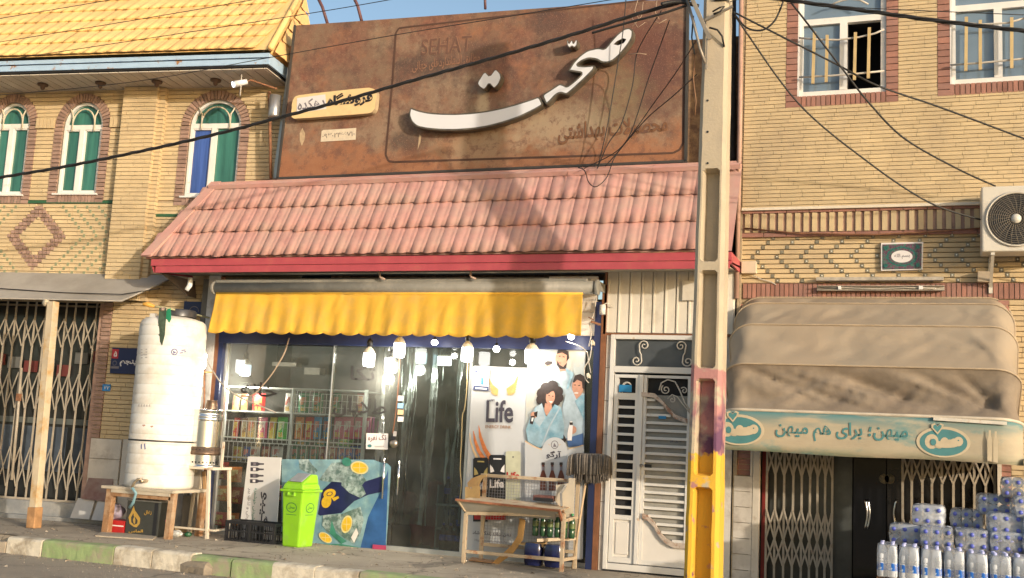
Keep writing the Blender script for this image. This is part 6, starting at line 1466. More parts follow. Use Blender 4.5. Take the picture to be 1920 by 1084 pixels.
b = MB(); b.lathe([(br*1.02, 0), (br*1.02, .012), (br*.93, .02), (br*.93, .025), (br*.93, bh*.19), (br*.93, bh*.2)], (bcx, bcy, bz), CHR, 40, cap=False); obj('base', b, bo)
b = MB()
for i in range(26):
    t = 2*math.pi*i/26
    for (rr, zz_, s_) in ((br*.935, bh*.075, .011), (br*.985, bh*.295, .008)):
        c = Vector((bcx+rr*math.cos(t), bcy+rr*math.sin(t), bz+zz_)); n = Vector((math.cos(t), math.sin(t), 0)); tt = Vector((-n.y, n.x, 0))
        b.add([c+n*.004+tt*s_*math.cos(a)+Vector((0, 0, s_*math.sin(a))) for a in [2*math.pi*j/8 for j in range(8)]], [tuple(range(8))], BLK)
obj('vent_holes', b, bo, kind='stuff')
b = MB(); b.lathe([(br*.38, 0), (br*.36, .05), (br*.30, .10), (br*.34, .11), (.001, .112)], (bcx+.05, bcy, bz+bh*1.01), BRW, 24, cap=False); obj('flue_collar', b, bo)
b = MB(); b.tube([(bcx-br*.9, bcy-.05, bz+bh*.42), (bcx-br*1.3, bcy-.1, bz+bh*.42), (bcx-br*1.3, bcy-.1, bz+bh*.38)], .012, BRS, 8); obj('tap', b, bo)
b = MB(); b.tube([(bcx-br-.06, bcy+.2, zst-.3), (bcx-br-.06, bcy+.2, zst+.55)], .075, mk('grey_pipe_metal', (.33, .31, .28), .5, .4, var=.15), 16); obj('flue_pipe', b, None, 'grey sheet metal flue pipe standing between the tank and the chrome boiler', 'pipe')
b = MB(); b.tube([P(384, 650, -.14), P(383, 752, -.14), P(381, 770, -.14)], .012, RUST, 8); b.tube([P(398, 698, -.14), P(376, 698, -.2), P(374, 714, -.2)], .011, mk('brass_pipe', (.40, .25, .10), .4, .5), 8); obj('water_pipe', b, None, 'thin rusty water pipe with a brass elbow on the column above the boiler', 'pipe')
for i, (x0, x1, yb_, yt_) in enumerate(((365, 376, 1005, 880), (376, 384, 1006, 884))):
    b = MB(); a, c = G(x0, yb_), P(x0+9, yt_, -.02); b.bar((a.x, -.2, 0), (c.x, -.05, c.z), .075 if i == 0 else .045, .02, [mk('pale_plank', (.50, .43, .32), .7, var=.2, scale=6), mk('tan_plank', (.42, .26, .13), .7, var=.2, scale=6)][i], up=(0, 1, 0)); obj('plank', b, None, ['wide pale plank leaning on the column behind the metal stand', 'narrow tan plank leaning beside the wide pale one behind the stand'][i], 'plank')
b = MB(); a, c = P(338, 990, -.1), P(360, 930, -.1); b.box(a.x, c.x, -.1, -.05, 0, c.z, mk('grey_board', (.20, .19, .18), .7)); obj('grey_panel', b, None, 'grey board standing in the shade behind the legs of the metal stand', 'board')
b = MB(); p = G(322, 998); b.box(p.x, p.x+.22, p.y+.05, p.y+.2, 0, .075, mk('tan_brick', (.50, .36, .2), .8, var=.2)); obj('tan_block', b, None, 'small tan block on the ground under the metal stand', 'block', bevel=.006)
# flag pole over the tank
b = MB(); fp = T('flag_pole', 'short pole with a yellow tip and a dark green pennant sticking out above the tank', 'flag', P(330, 580, -.5))
b.tube([P(392, 596, -.08), P(350, 586, -.55), P(310, 577, -.96), P(285, 574, -1.05)], .013, mk('green_tan_pole', (.30, .28, .16), .6, var=.4, scale=8), 8); obj('pole', b, fp)
b = MB(); b.tube([P(290, 575, -1.03), P(278, 571, -1.07), P(268, 570, -1.1)], [.018, .034, .02], mk('orange_yellow_knob', (.62, .33, .06), .6, var=.15), 10); obj('tip', b, fp)
b = MB(); b.add([P(299, 576, -.99), P(312, 578, -1.0), P(311, 600, -.99), P(309, 628, -1.0), P(304, 648, -.99), P(294, 630, -.99), P(297, 600, -1.0)], [(0, 1, 2, 6), (6, 2, 3, 5), (5, 3, 4)], mk('dark_green_cloth', (.06, .09, .06), .8, var=.3, scale=20)); obj('pennant', b, fp, solid=.004)
b = MB(); b.add([P(312, 580, -.95), P(320, 578, -.95), P(321, 598, -.95), P(316, 608, -.95), P(311, 604, -.95)], [(0, 1, 2, 3, 4)], mk('bright_green_cloth', (.02, .25, .13), .7)); obj('small_cloth', b, fp, solid=.004)
sack('knot', None, None, tuple(P(306, 584, -.98)), .05, .03, .025, mk('mixed_knot', (.35, .25, .2), .7, var=.6, scale=40), 3, par=fp)
b = MB(); p = P(293, 527, -.3); 
b = MB(); p = P(356, 535, -.3); b.tube([p+Vector((0, 0, .1)), p, p+Vector((-.03, -.02, -.07))], [.03, .035, .03], MATS['white_enamel'], 10); obj('eave_lamp', b, None, 'small pale lamp hanging under the left end of the pink roof', 'lamp')

# ------------------------------------------------------------------ crates
def crate(label, x, y, w, d, h, rz):
    t = T('plastic_crate', label, 'crate', (0, 0, 0), 'black plastic crates by the bin')
    b = MB(); e = .012
    for (x0, x1, y0, y1) in ((-w/2, w/2, -d/2, -d/2+e), (-w/2, w/2, d/2-e, d/2), (-w/2, -w/2+e, -d/2+e, d/2-e), (w/2-e, w/2, -d/2+e, d/2-e)):
        b.box(x0, x1, y0, y1, 0, .025, BLK); b.box(x0, x1, y0, y1, h-.035, h, BLK); b.box(x0, x1, y0+.002, y1-.002, h*.48, h*.54, BLK)
    for sx_ in (-1, 1):
        for sy_ in (-1, 1): b.box(sx_*w/2-(.03 if sx_ > 0 else 0), sx_*w/2+(.03 if sx_ < 0 else 0), sy_*d/2-(.03 if sy_ > 0 else -.0), sy_*d/2+(.03 if sy_ < 0 else 0), .0251, h-.0351, BLK)
    for i in range(1, 8):
        xx = -w/2+w*i/8
        for yy in (-d/2, d/2-e): b.box(xx-.006, xx+.006, yy+.003, yy+e-.003, .0251, h-.0351, BLK)
    for i in range(1, 6):
        yy = -d/2+d*i/6
        for xx in (-w/2, w/2-e): b.box(xx+.003, xx+e-.003, yy-.006, yy+.006, .0251, h-.0351, BLK)
    obj('basket', b, t); b = MB(); b.box(-w/2+e, w/2-e, -d/2+e, d/2-e, .003, .012, BLK); obj('floor', b, t)
    t.location = (x, y, 0); t.rotation_euler = (0, 0, rz); return t
ca, cb = G(412, 1014), G(455, 1019); crate('black plastic crate standing nearer to the chrome boiler stand', (ca.x+cb.x)/2+.03, (ca.y+cb.y)/2+.22, .36, .30, .245, R(-2))
ca, cb = G(456, 1019), G(510, 1021); crate('black plastic crate between the other crate and the green bin', (ca.x+cb.x)/2, (ca.y+cb.y)/2+.17, .40, .30, .245, R(1))

# ------------------------------------------------------------------ white board with bottles, lying on its side print
BD = T('drink_board', 'white upright advertising board with four small bottles and sideways Persian lettering', 'board', P(487, 985, -.14))
bc = [P(449, 985, -.16), P(519, 990, -.16), P(527, 858, -.12), P(465, 856, -.12)]
BW = mk('board_white', (.60, .59, .58), .5, var=.04)
yB = -.15; b = MB(); b.prism([P(447, 1010, yB), P(517, 1014, yB), P(527, 858, yB), P(465, 856, yB)], (0, .012, 0), BW); obj('panel', b, BD)
pr_ = Print(yB-.001, .0008); DKP = mk('dark_print', (.05, .045, .06), .5)
for i, y in enumerate((870, 880, 892, 902)):
    pr_.poly([(470-i*.4, y-3.6), (483-i*.4, y-3.4), (487-i*.4, y-1.6), (495-i*.4, y-1.4), (495-i*.4, y+1.6), (487-i*.4, y+1.8), (483-i*.4, y+3.8), (470-i*.4, y+3.6)], DKP); pr_.poly([(475-i*.4, y-2.4), (480-i*.4, y-2.4), (480-i*.4, y+2.4), (475-i*.4, y+2.4)], [GPR, WPR][i % 2])
obj('bottle_print', pr_.mb, BD)
def vtext(body, x, y0, y1, h, m, off):       # text running downwards on the board
    a, c = P(x, y0, yB-.003), P(x-(y1-y0)*.085, y1, yB-.003); u = (c-a); up = Vector((0, -1, 0)).cross(u).normalized()
    hh = (P(x+h, y0, yB)-P(x, y0, yB)).length
    if up.x < 0: up = -up
    return textmesh(body, m, a, u, up, u.length, hh, 0, off)
obj('lettering', vtext('کی‌بو'.replace('\u200c', ''), 489, 922, 984, 19, DKP, .02), BD); obj('lettering', vtext('نوشیدنی خوشمزه', 476, 915, 982, 7, mk('green_print', (.06, .22, .16), .6), .01), BD); obj('lettering', vtext('بنوش و لذت ببر', 465, 915, 982, 7, GPR, .01), BD)

# ------------------------------------------------------------------ green bin
bp_ = G(557, 1028); view = math.atan2(CAM.y-bp_.y, CAM.x-bp_.x)
bn = T('litter_bin', 'bright green plastic waste bin with a grey flap lid standing before the blue drinks poster', 'bin', (0, 0, 0))
GB = mk('lime_green_plastic', (.25, .55, .02), .42, var=.07, scale=6, col2=(.26, .44, .08), c2scale=5, c2thr=.62, c2soft=.1, spec=.4); GBD = mk('green_logo_print', (.03, .17, .05), .5); FLP = mk('grey_flap', (.24, .25, .26), .5)
def frus(b, w0, d0, z0, w1, d1, z1, m, ox=0, oy=0):
    b.hexa([(-w0/2, -d0/2, z0), (w0/2, -d0/2, z0), (w0/2, d0/2, z0), (-w0/2, d0/2, z0)], [(ox-w1/2, oy-d1/2, z1), (ox+w1/2, oy-d1/2, z1), (ox+w1/2, oy+d1/2, z1), (ox-w1/2, oy+d1/2, z1)], m)
hb_ = .655
b = MB(); frus(b, .245, .275, 0, .31, .34, hb_, GB); obj('body', b, bn, bevel=.022)
b = MB(); frus(b, .345, .375, hb_-.015, .35, .38, hb_+.015, GB); obj('rim', b, bn, bevel=.008)
b = MB(); b.hexa([(-.155, -.175, hb_+.016), (.155, -.175, hb_+.016), (.155, .175, hb_+.016), (-.155, .175, hb_+.016)], [(-.135, -.155, hb_+.085), (.135, -.155, hb_+.085), (.135, .155, hb_+.085), (-.135, .155, hb_+.085)], GB)
b.hexa([(-.135, -.155, hb_+.0845), (.135, -.155, hb_+.0845), (.135, .155, hb_+.0845), (-.135, .155, hb_+.0845)], [(-.12, .04, hb_+.195), (.12, .04, hb_+.195), (.12, .135, hb_+.19), (-.12, .135, hb_+.19)], GB); obj('lid', b, bn, bevel=.014)
b = MB(); b.hexa([(-.095, -.132, hb_+.105), (.095, -.132, hb_+.105), (.095, .035, hb_+.198), (-.095, .035, hb_+.198)], [(-.093, -.136, hb_+.111), (.093, -.136, hb_+.111), (.093, .03, hb_+.204), (-.093, .03, hb_+.204)], FLP); obj('flap', b, bn)
b = MB(); b.box(-.045, .045, -.20, -.165, hb_-.06, hb_-.045, GB); b.box(-.05, -.04, -.20, -.16, hb_-.06, hb_-.015, GB); b.box(.04, .05, -.20, -.16, hb_-.06, hb_-.015, GB); obj('handle', b, bn, bevel=.003)
def onface(z, k, ax):   # outward offset of the body face at height z
    w = (.275+(.34-.275)*z/hb_)/2 if ax == 'y' else (.245+(.31-.245)*z/hb_)/2
    return w+k
zc = .46
for ax in ('y', 'x'):
    b = MB()
    def fp_(s_, z, k): return (s_, -onface(z, k, 'y'), z) if ax == 'y' else (onface(z, k, 'x'), s_, z)
    n = 24
    for i in range(n):
        t0, t1 = 2*math.pi*i/n, 2*math.pi*(i+1)/n
        b.add([fp_(rr*1.35*math.cos(t), zc+rr*math.sin(t), .002) for rr, t in ((.058, t0), (.058, t1), (.050, t1), (.050, t0))], [(0, 1, 2, 3)], GBD)
    tm = textmesh('سطل', GBD, (0, 0, 0), (1, 0, 0), (0, 1, 0), .085, .045, 0, .03)
    b.add([fp_(v.x-.0425, zc-.022+v.y, .002) for v in tm.v], tm.f, GBD)
    b.add([fp_(s_, z, .002) for s_, z in ((-.075, zc-.085), (.075, zc-.085), (.075, zc-.079), (-.075, zc-.079))], [(0, 1, 2, 3)], GBD); obj('logo', b, bn)
bn.rotation_euler = (0, 0, view+R(90)-R(38)); dirc = Vector((math.cos(view), math.sin(view), 0)); bn.location = bp_-dirc*.19

# ------------------------------------------------------------------ blue drinks poster on the glass
DP = T('drinks_poster', 'blue poster of a dark bottle splashing among lemon slices on the shop glass', 'poster', P(660, 1028, .03))
yp = .03; AQ = mk('poster_aqua', (.25, .38, .39), .35, var=.45, scale=5, col2=(.12, .27, .38), c2scale=2.6, c2thr=.52, c2soft=.14); NV = mk('poster_navy', (.018, .022, .085), .3, var=.3, scale=5)
SPL = mk('poster_splash', (.34, .42, .42), .35, var=.5, scale=9, col2=(.09, .15, .14), c2scale=14, c2thr=.5, c2soft=.08); LMN = mk('poster_lemon', (.66, .42, .03), .35, var=.15, scale=14); LMW = mk('poster_lemon_rim', (.68, .58, .28), .35); DBL = mk('poster_deep_blue', (.03, .10, .27), .35, var=.4, scale=3); GRS = mk('poster_green', (.05, .22, .16), .35, var=.3)
b = MB(); b.prism([P(x, y, yp) for x, y in ((528, 861), (700, 862), (716, 868), (726, 869), (733, 876), (724, 1030), (528, 1018))], (0, .004, 0), AQ); obj('sheet', b, DP)
pr_ = Print(yp-.001, .0007)
pr_.poly([(728, 880), (723, 1029), (676, 1027), (690, 970), (712, 925)], DBL)
pr_.poly([(560, 862), (578, 861), (586, 872), (596, 882), (590, 890), (575, 886), (562, 880)], SPL); pr_.poly([(598, 900), (612, 880), (622, 868), (650, 866), (672, 882), (690, 905), (690, 926), (672, 936), (650, 925), (626, 905), (606, 902)], SPL)
pr_.poly([(596, 964), (604, 920), (622, 903), (648, 905), (668, 925), (684, 903), (716, 893), (718, 922), (690, 928), (664, 940), (640, 962), (600, 967)], NV)
pr_.poly([(640, 898), (660, 900), (680, 912), (686, 926), (676, 934), (655, 924), (640, 910)], SPL)
pr_.ell(618, 926, 12, 9, LMN, -20); pr_.ell(612, 941, 9, 12, LMN, 20); pr_.poly([(622, 934), (634, 930), (636, 934), (626, 940)], LMN); pr_.ell(618, 926, 6, 4, NV, -20, 12); pr_.ell(618, 926, 4.6, 2.8, LMN, -20, 12)
pr_.poly([(606, 966), (640, 964), (676, 950), (682, 975), (676, 1000), (664, 1020), (650, 1012), (640, 1004), (626, 990), (616, 1000), (604, 985)], SPL)
pr_.poly([(622, 975), (630, 1000), (650, 1015), (640, 1020), (618, 1000)], GRS)
for (x, y, rx, ry, a) in ((674, 877, 17, 12, 12), (650, 983, 10, 17, 15), (610, 1008, 14, 8, 35), (538, 1010, 6, 5, 0)): pr_.ell(x, y, rx, ry, LMW, a); pr_.ell(x, y, rx*.82, ry*.8, LMN, a); pr_.line([(x-rx*.7, y), (x+rx*.7, y)], 1, LMW); pr_.line([(x, y-ry*.7), (x, y+ry*.7)], 1, LMW)
pr_.ell(650, 866, 9, 8, GRS, 20); pr_.poly([(658, 1008), (668, 990), (672, 1000), (664, 1018)], WPR); pr_.poly([(598, 1020), (640, 1020), (682, 1028), (680, 1032), (600, 1026)], GRS); pr_.poly([(699, 1021), (724, 1023), (724, 1031), (698, 1030)], mk('poster_pink', (.40, .05, .12), .4))
obj('print', pr_.mb, DP)
# ------------------------------------------------------------------ energy drink poster
LP_ = T('energy_drink_poster', 'tall white poster with golden wings and black Life lettering on the shop glass', 'poster', P(920, 1030, .04))
yp = .034; PW_ = mk('poster_white', (.50, .51, .52), .4, var=.03)
b = MB(); b.prism([P(x, y, yp) for x, y in ((886, 689), (890, 686), (992, 690), (986, 800), (984, 1040), (868, 1036), (874, 900))], (0, .004, 0), PW_); obj('sheet', b, LP_)
pr_ = Print(yp-.001, .0007); WG = mk('gold_wing', (.52, .36, .13), .4, var=.2, scale=20); ORG = mk('flame_orange', (.62, .20, .06), .4, var=.35, scale=12); PEA = mk('flame_peach', (.66, .46, .26), .4, var=.2)
for k in range(7):
    s = k/6
    pr_.line([(917+s*4, 711+s*24), (923+s*3, 722+s*18), (934-s*1, 731+s*10)], 2.2, WG); pr_.line([(971-s*5, 706+s*28), (965-s*4, 719+s*20), (950+s*2, 730+s*10)], 2.4, WG)
pr_.text('Life', 911, 792, 962, 793, 42, DKP, offset=.02, persian=False); pr_.text('HAPPY', 914, 753, 928, 753, 4, DKP, offset=.03, persian=False); pr_.text('ENERGY DRINK', 910, 803, 959, 804, 6, mk('brown_print', (.3, .16, .08), .5), offset=.02, persian=False)
for (dx, w9, h9, m) in ((0, 4, 0, PEA), (7, 7, -4, ORG), (17, 8, -14, ORG)):
    lf = [(880+dx, 812+h9), (881+dx, 828+h9*.6), (886+dx*1.1, 846+h9*.3), (897+dx*1.3, 868)]; pr_.poly(lf+[(lf[3][0]+w9+4, 868), (lf[2][0]+w9, 846+h9*.3), (lf[1][0]+w9*.7, 828+h9*.6), (lf[0][0]+1, 812+h9)], m)
pr_.poly([(889, 690), (918, 693), (916, 733), (887, 731)], WPR); pr_.poly([(888, 723), (916, 725), (916, 733), (887, 731)], INKB); pr_.poly([(891, 726), (913, 728), (913, 731), (891, 729)], WPR)
for (x, w, h) in ((893, 4, 14), (899, 3, 12), (904, 4, 12), (911, 5, 20)): pr_.poly([(x-w/2, 721), (x+w/2, 721.5), (x+w/2, 722-h), (x, 718-h), (x-w/2, 721-h)], [BLS, mk('print_light_blue', (.25, .42, .62), .5)][int(x) % 2])
pr_.ell(893, 697, 3, 2, INKB)
CANB = mk('can_black', (.02, .02, .022), .3); CANG = mk('can_gold', (.42, .33, .12), .35); CANC = mk('can_cream', (.50, .50, .36), .35, var=.15); CANR = mk('can_red', (.42, .02, .02), .35)
for (x0, x1, y0, m1, m2) in ((948, 976, 846, CANC, None), (887, 916, 858, CANB, CANG), (917, 948, 853, CANB, WPR)):
    pr_.poly([(x0, y0+3), (x0+3, y0), (x1-3, y0), (x1, y0+3), (x1-1, y0+120), (x0, y0+120)], m1)
    if m2:
        for sg in (0, 1): xx = x0+2 if sg == 0 else x1-2; d = 1 if sg == 0 else -1; pr_.poly([(xx, y0+18), (xx+d*5, y0+24), (xx+d*8, y0+31), (xx+d*2, y0+33), (xx, y0+33)], m2)
        pr_.poly([(x0+8, y0+6), (x1-8, y0+6.5), (x1-8, y0+9), (x0+8, y0+8.5)], m2)
    else: pr_.ell((x0+x1)/2, y0+11, 1.5, 1.5, DKP, n=8)
pr_.poly([(889, 935), (948, 937), (948, 975), (889, 974)], CANR); pr_.text('Life', 918, 915, 945, 915, 16, WPR, offset=.03, persian=False); pr_.text('Life', 892, 918, 914, 918, 14, WPR, offset=.03, persian=False); pr_.text('Life', 950, 899, 974, 899, 14, CANR, offset=.03, persian=False)
pr_.text('دهن شاد؛ زندگی شاد', 886, 1003, 958, 1008, 9, DKP, offset=.02); pr_.text('Happy mouth, happy life', 890, 1016, 950, 1020, 6, GPR, persian=False)
obj('print', pr_.mb, LP_)
# ------------------------------------------------------------------ poster of three people drinking
TPp = T('people_poster', 'poster of three people in pale blue robes holding bottles at the right shop glass', 'poster', P(1040, 1030, .04))
yp = .028; b = MB(); b.prism([P(x, y, yp) for x, y in ((990, 655), (1098, 655), (1094, 800), (1090, 1050), (984, 1046), (984, 800))], (0, .004, 0), PW_); obj('sheet', b, TPp)
pr_ = Print(yp-.001, .0006)
BGP = mk('poster_pale_wall', (.38, .42, .42), .4, var=.15, scale=4, col2=(.56, .44, .30), c2scale=2.2, c2thr=.56); ROB = mk('poster_robe', (.27, .40, .47), .4, var=.3, scale=7, col2=(.10, .27, .36), c2scale=6, c2thr=.58, c2soft=.12); SKN = mk('poster_skin', (.48, .25, .17), .4, var=.15, scale=20); HRB = mk('poster_hair', (.035, .022, .018), .5, var=.3, scale=30); ROB2 = mk('poster_robe_pale', (.36, .44, .49), .4, var=.2, scale=9); DNM = mk('poster_denim', (.05, .10, .22), .4, var=.3)
pr_.poly([(991, 656), (1097, 656), (1095, 840), (1060, 846), (1030, 842), (1010, 840), (985, 830), (985, 780)], BGP)
# standing man drinking
pr_.poly([(1000, 704), (1018, 690), (1038, 688), (1062, 688), (1076, 700), (1076, 740), (1050, 740), (1026, 715), (1024, 706), (1008, 712)], ROB2)
pr_.poly([(1006, 704), (1014, 688), (1022, 682), (1026, 688), (1018, 700), (1010, 708)], SKN); pr_.ell(1028, 684, 5, 4, SKN); pr_.poly([(1020, 681), (1026, 677), (1036, 678), (1036, 682), (1026, 686)], HRB); pr_.poly([(1036, 677), (1043, 678), (1043, 681), (1036, 682)], WPR)
pr_.poly([(1048, 690), (1062, 688), (1061, 695), (1050, 697)], SKN); pr_.ell(1053, 672, 11.5, 16, SKN, 8); pr_.poly([(1044, 664), (1046, 655.8), (1058, 655.5), (1066, 659), (1067, 672), (1062, 678), (1063, 666), (1054, 661)], HRB); pr_.poly([(1045, 676), (1049, 684), (1056, 688), (1063, 680), (1061, 692), (1050, 692), (1044, 684)], HRB)
pr_.line([(1048, 668), (1051, 668)], 1.6, HRB); pr_.line([(1055, 669), (1059, 669.5)], 1.6, HRB); pr_.line([(1047, 680), (1052, 681)], 1.4, mk('poster_lip', (.35, .10, .08), .4)); pr_.poly([(1059, 690), (1076, 700), (1066, 728), (1062, 730), (1068, 705)], ROB)
# seated man at the right
pr_.poly([(1055, 760), (1060, 742), (1074, 732), (1096, 738), (1096, 820), (1060, 824), (1052, 800)], ROB2); pr_.poly([(1076, 738), (1090, 732), (1086, 760)], SKN)
pr_.ell(1083, 726, 10.5, 17, SKN, -6); pr_.poly([(1074, 716), (1078, 704), (1088, 701), (1096, 706), (1096, 730), (1092, 728), (1091, 716), (1082, 712), (1076, 718)], HRB); pr_.line([(1076, 722), (1080, 722)], 1.6, HRB); pr_.line([(1084, 723), (1088, 723)], 1.6, HRB); pr_.line([(1077, 737), (1084, 737)], 1.8, WPR)
pr_.poly([(1078, 752), (1096, 790), (1096, 740), (1088, 742)], ROB); pr_.poly([(1062, 822), (1094, 812), (1094, 836), (1066, 838)], DNM); pr_.poly([(1044, 812), (1054, 810), (1062, 824), (1058, 834), (1046, 826)], HRB)
pr_.ell(1073, 806, 8, 8, SKN); pr_.poly([(1067, 797), (1069, 790), (1073, 790), (1074, 800), (1072, 826), (1064, 826), (1064, 812)], WPR); pr_.poly([(1068, 792), (1074, 792), (1074, 797), (1068, 797)], HRB)
# seated woman with curly hair
for (x, y, q) in ((1017, 738, 11), (1024, 728, 11), (1036, 724, 11), (1046, 734, 10), (1048, 746, 9), (1015, 750, 10), (1022, 757, 8), (1042, 753, 9), (1031, 742, 13)): pr_.ell(x, y, q, q, HRB, n=12)
pr_.poly([(1022, 756), (1034, 758), (1036, 770), (1026, 782), (1020, 772)], SKN); pr_.ell(1032, 745, 8.5, 14, SKN, 8); pr_.poly([(1023, 733), (1030, 728), (1040, 733), (1034, 734), (1026, 740)], HRB)
pr_.line([(1028, 742), (1031, 742)], 1.6, HRB); pr_.line([(1035, 743), (1038, 743)], 1.6, HRB); pr_.poly([(1029, 752), (1037, 753), (1033, 756)], WPR)
pr_.poly([(986, 806), (996, 780), (1004, 764), (1016, 756), (1024, 782), (1040, 758), (1052, 764), (1058, 800), (1056, 822), (1034, 826), (1012, 840), (990, 828)], ROB); pr_.poly([(1006, 762), (1016, 757), (1022, 784), (1012, 800), (1002, 790)], ROB2); pr_.line([(1050, 764), (1030, 800), (1016, 836)], 3, ROB2)
pr_.ell(1001, 778, 6, 6, SKN); pr_.poly([(1001, 774), (1008, 771), (1007, 782), (1002, 780)], HRB); pr_.poly([(996, 780), (1003, 780), (999, 796), (993, 794)], HRB); pr_.poly([(997, 783), (1001, 783), (999, 790), (996, 790)], WPR)
pr_.poly([(984, 826), (1010, 840), (1036, 846), (1060, 845), (1095, 834), (1093, 1048), (984, 1045)], PW_); pr_.line([(984, 827), (1000, 837), (1018, 844)], 2, PEA); pr_.line([(1066, 842), (1094, 835)], 1.5, PEA)
pr_.ell(1040, 846, 24, 26, PW_, 0, 30)
pr_.ell(1040, 834, 7, 8, GPR, 0, 16, .82); pr_.poly([(1037, 838), (1039, 830), (1044, 838)], GPR); pr_.line([(1028, 833), (1032, 835)], 1, PEA); pr_.line([(1048, 835), (1052, 833)], 1, PEA)
pr_.text('آرگو', 1024, 860, 1052, 861, 15, DKP, offset=.03)
AMB = mk('cola_brown', (.12, .035, .02), .3)
for x in (1018.5, 1035.5, 1052):
    pr_.poly([(x-2.4, 872), (x+2.4, 872), (x+2.4, 882), (x+6, 894), (x+6.4, 920), (x-6.4, 920), (x-6, 894), (x-2.4, 882)], AMB); pr_.poly([(x-2.2, 875), (x+2.2, 875), (x+2.2, 882), (x-2.2, 882)], GPR); pr_.poly([(x-3, 867), (x+3, 867), (x+3, 872), (x-3, 872)], HRB)
obj('print', pr_.mb, TPp)
# sign on the door glass and stickers
pr_ = Print(.04, .001); pr_.poly([(687, 812), (728, 813), (727, 843), (686, 842)], WPR); pr_.text('تک نفره', 690, 829, 724, 828, 13, mk('maroon_ink', (.16, .04, .04), .6), offset=.02); pr_.ell(693, 836, 4, 3, TEAL); pr_.line([(702, 837), (720, 837)], 2, TGP)
obj('paper_notice', pr_.mb, None, 'white paper notice with dark red Persian words stuck on the door glass', 'notice')
pr_ = Print(.04, .001)
for (y, m) in ((747, WPR), (761, MATS['print_light_blue']), (773, PEA), (786, WPR)): pr_.poly([(746, y-5), (757, y-4.5), (756, y+5), (745, y+4.5)], m)
obj('stickers', pr_.mb, None, 'column of four small stickers on the door glass beside the brown cord', 'stickers')
GHO = mk('window_letter_outline', (.03, .027, .024), .9, var=.2)
for (tx, x0, y0, x1, y1, h9, lb_) in (('طلایان', 624, 780, 722, 786, 36, 'right hand'), ('تکا', 656, 712, 702, 714, 26, 'upper'), ('خانه', 450, 740, 518, 746, 26, 'left hand')):
    pr_ = Print(.049, .001); pr_.text(tx, x0, y0, x1, y1, h9, GHO, offset=.01); obj('window_lettering', pr_.mb, None, lb_+' faded brown Persian word on the shop window above the snacks', 'lettering')
# ------------------------------------------------------------------ snack shelves behind the glass
YS = .34
SH = T('snack_shelf', 'white wire snack shelf unit behind the left shop glass', 'shelf', (P(560, 1000, YS).x, YS, .02))
WIRE = mk('white_wire', (.62, .64, .62), .4, var=.06)
zA_, zB_, zC_ = P(560, 735, YS).z, P(600, 826, YS).z, P(600, 864, YS).z
for (x, y1) in ((546, 728), (683, 731), (420, 727)):
    b = MB(); q = P(x, 800, YS); b.box(q.x-.018, q.x+.018, YS-.02, YS+.02, .02, P(x, y1, YS).z, WIRE); obj('upright', b, SH)
xsl, xsr = P(420, 800, YS).x, P(686, 800, YS).x
for y in (729, 775, 826, 864): b = MB(); z = P(560, y, YS).z; b.box(xsl, xsr, YS-.015, YS-.0, z-.012, z+.006, WIRE); b.box(xsl, xsr, YS, YS+.42, z-.012, z-.004, WIRE); obj('shelf', b, SH)
for (x0, x1, y0, y1, nx, ny) in ((548, 600, 730, 775, 6, 4), (602, 683, 742, 777, 8, 3), (420, 684, 800, 826, 30, 1), (420, 684, 842, 864, 30, 1)):
    b = MB(); a, c = P(x0, y1, YS), P(x1, y0, YS)
    for i in range(nx+1): xx = a.x+(c.x-a.x)*i/nx; b.box(xx-.003, xx+.003, YS-.026, YS-.02, a.z, c.z, WIRE)
    for j in range(ny+1): zz_ = a.z+(c.z-a.z)*j/ny; b.box(a.x, c.x, YS-.0262, YS-.0202, zz_-.003, zz_+.003, WIRE)
    obj('wire_basket', b, SH)
def bagmesh(w, h, col, col2, i):
    m = mk('snack_%s' % i, col, .3, var=.12, scale=24, spec=.6); m2 = mk('snackpanel_%s' % i, col2, .35, var=.35, scale=30)
    b = MB(); n = 8
    def fn(s_):
        def g_(u, v):
            x = (u-.5)*w; z = v*h; e = max(0, 1-abs(2*u-1)**2.5)*max(0, 1-abs(2*v-1)**3)
            return (x*(1-.06*e), s_*(.035*e+.002+.003*math.sin(u*25+v*7)*e), z)
        return g_
    b.grid(fn(-1), n, n, m); b.grid(lambda u, v: fn(1)(1-u, v), n, n, m)
    e = .05
    def pn(u, v): p = fn(-1)(.2+.6*u, .38+.42*v); return (p[0], p[1]-.002, p[2])
    def pn2(u, v): p = fn(-1)(.25+.5*u, .08+.22*v); return (p[0], p[1]-.002, p[2])
    b.grid(pn, 3, 3, m2); b.grid(pn2, 3, 2, mk('snack_chips', (.62, .40, .10), .5, var=.3, scale=40)); return b
BAGC = dict(red=((.55, .03, .03), (.7, .5, .1)), brown=((.30, .15, .07), (.5, .4, .25)), tan=((.42, .32, .16), (.55, .2, .12)), pink=((.62, .10, .22), (.65, .5, .5)), yellow=((.60, .50, .06), (.6, .2, .08)), green=((.06, .38, .06), (.5, .55, .3)), blue=((.05, .28, .55), (.6, .25, .2)), darkgreen=((.01, .20, .09), (.5, .2, .12)), navy=((.03, .10, .42), (.6, .2, .2)), orange=((.60, .18, .03), (.7, .6, .3)), maroon=((.30, .03, .03), (.55, .35, .2)), white=((.60, .58, .55), (.5, .15, .12)))
protos = {}
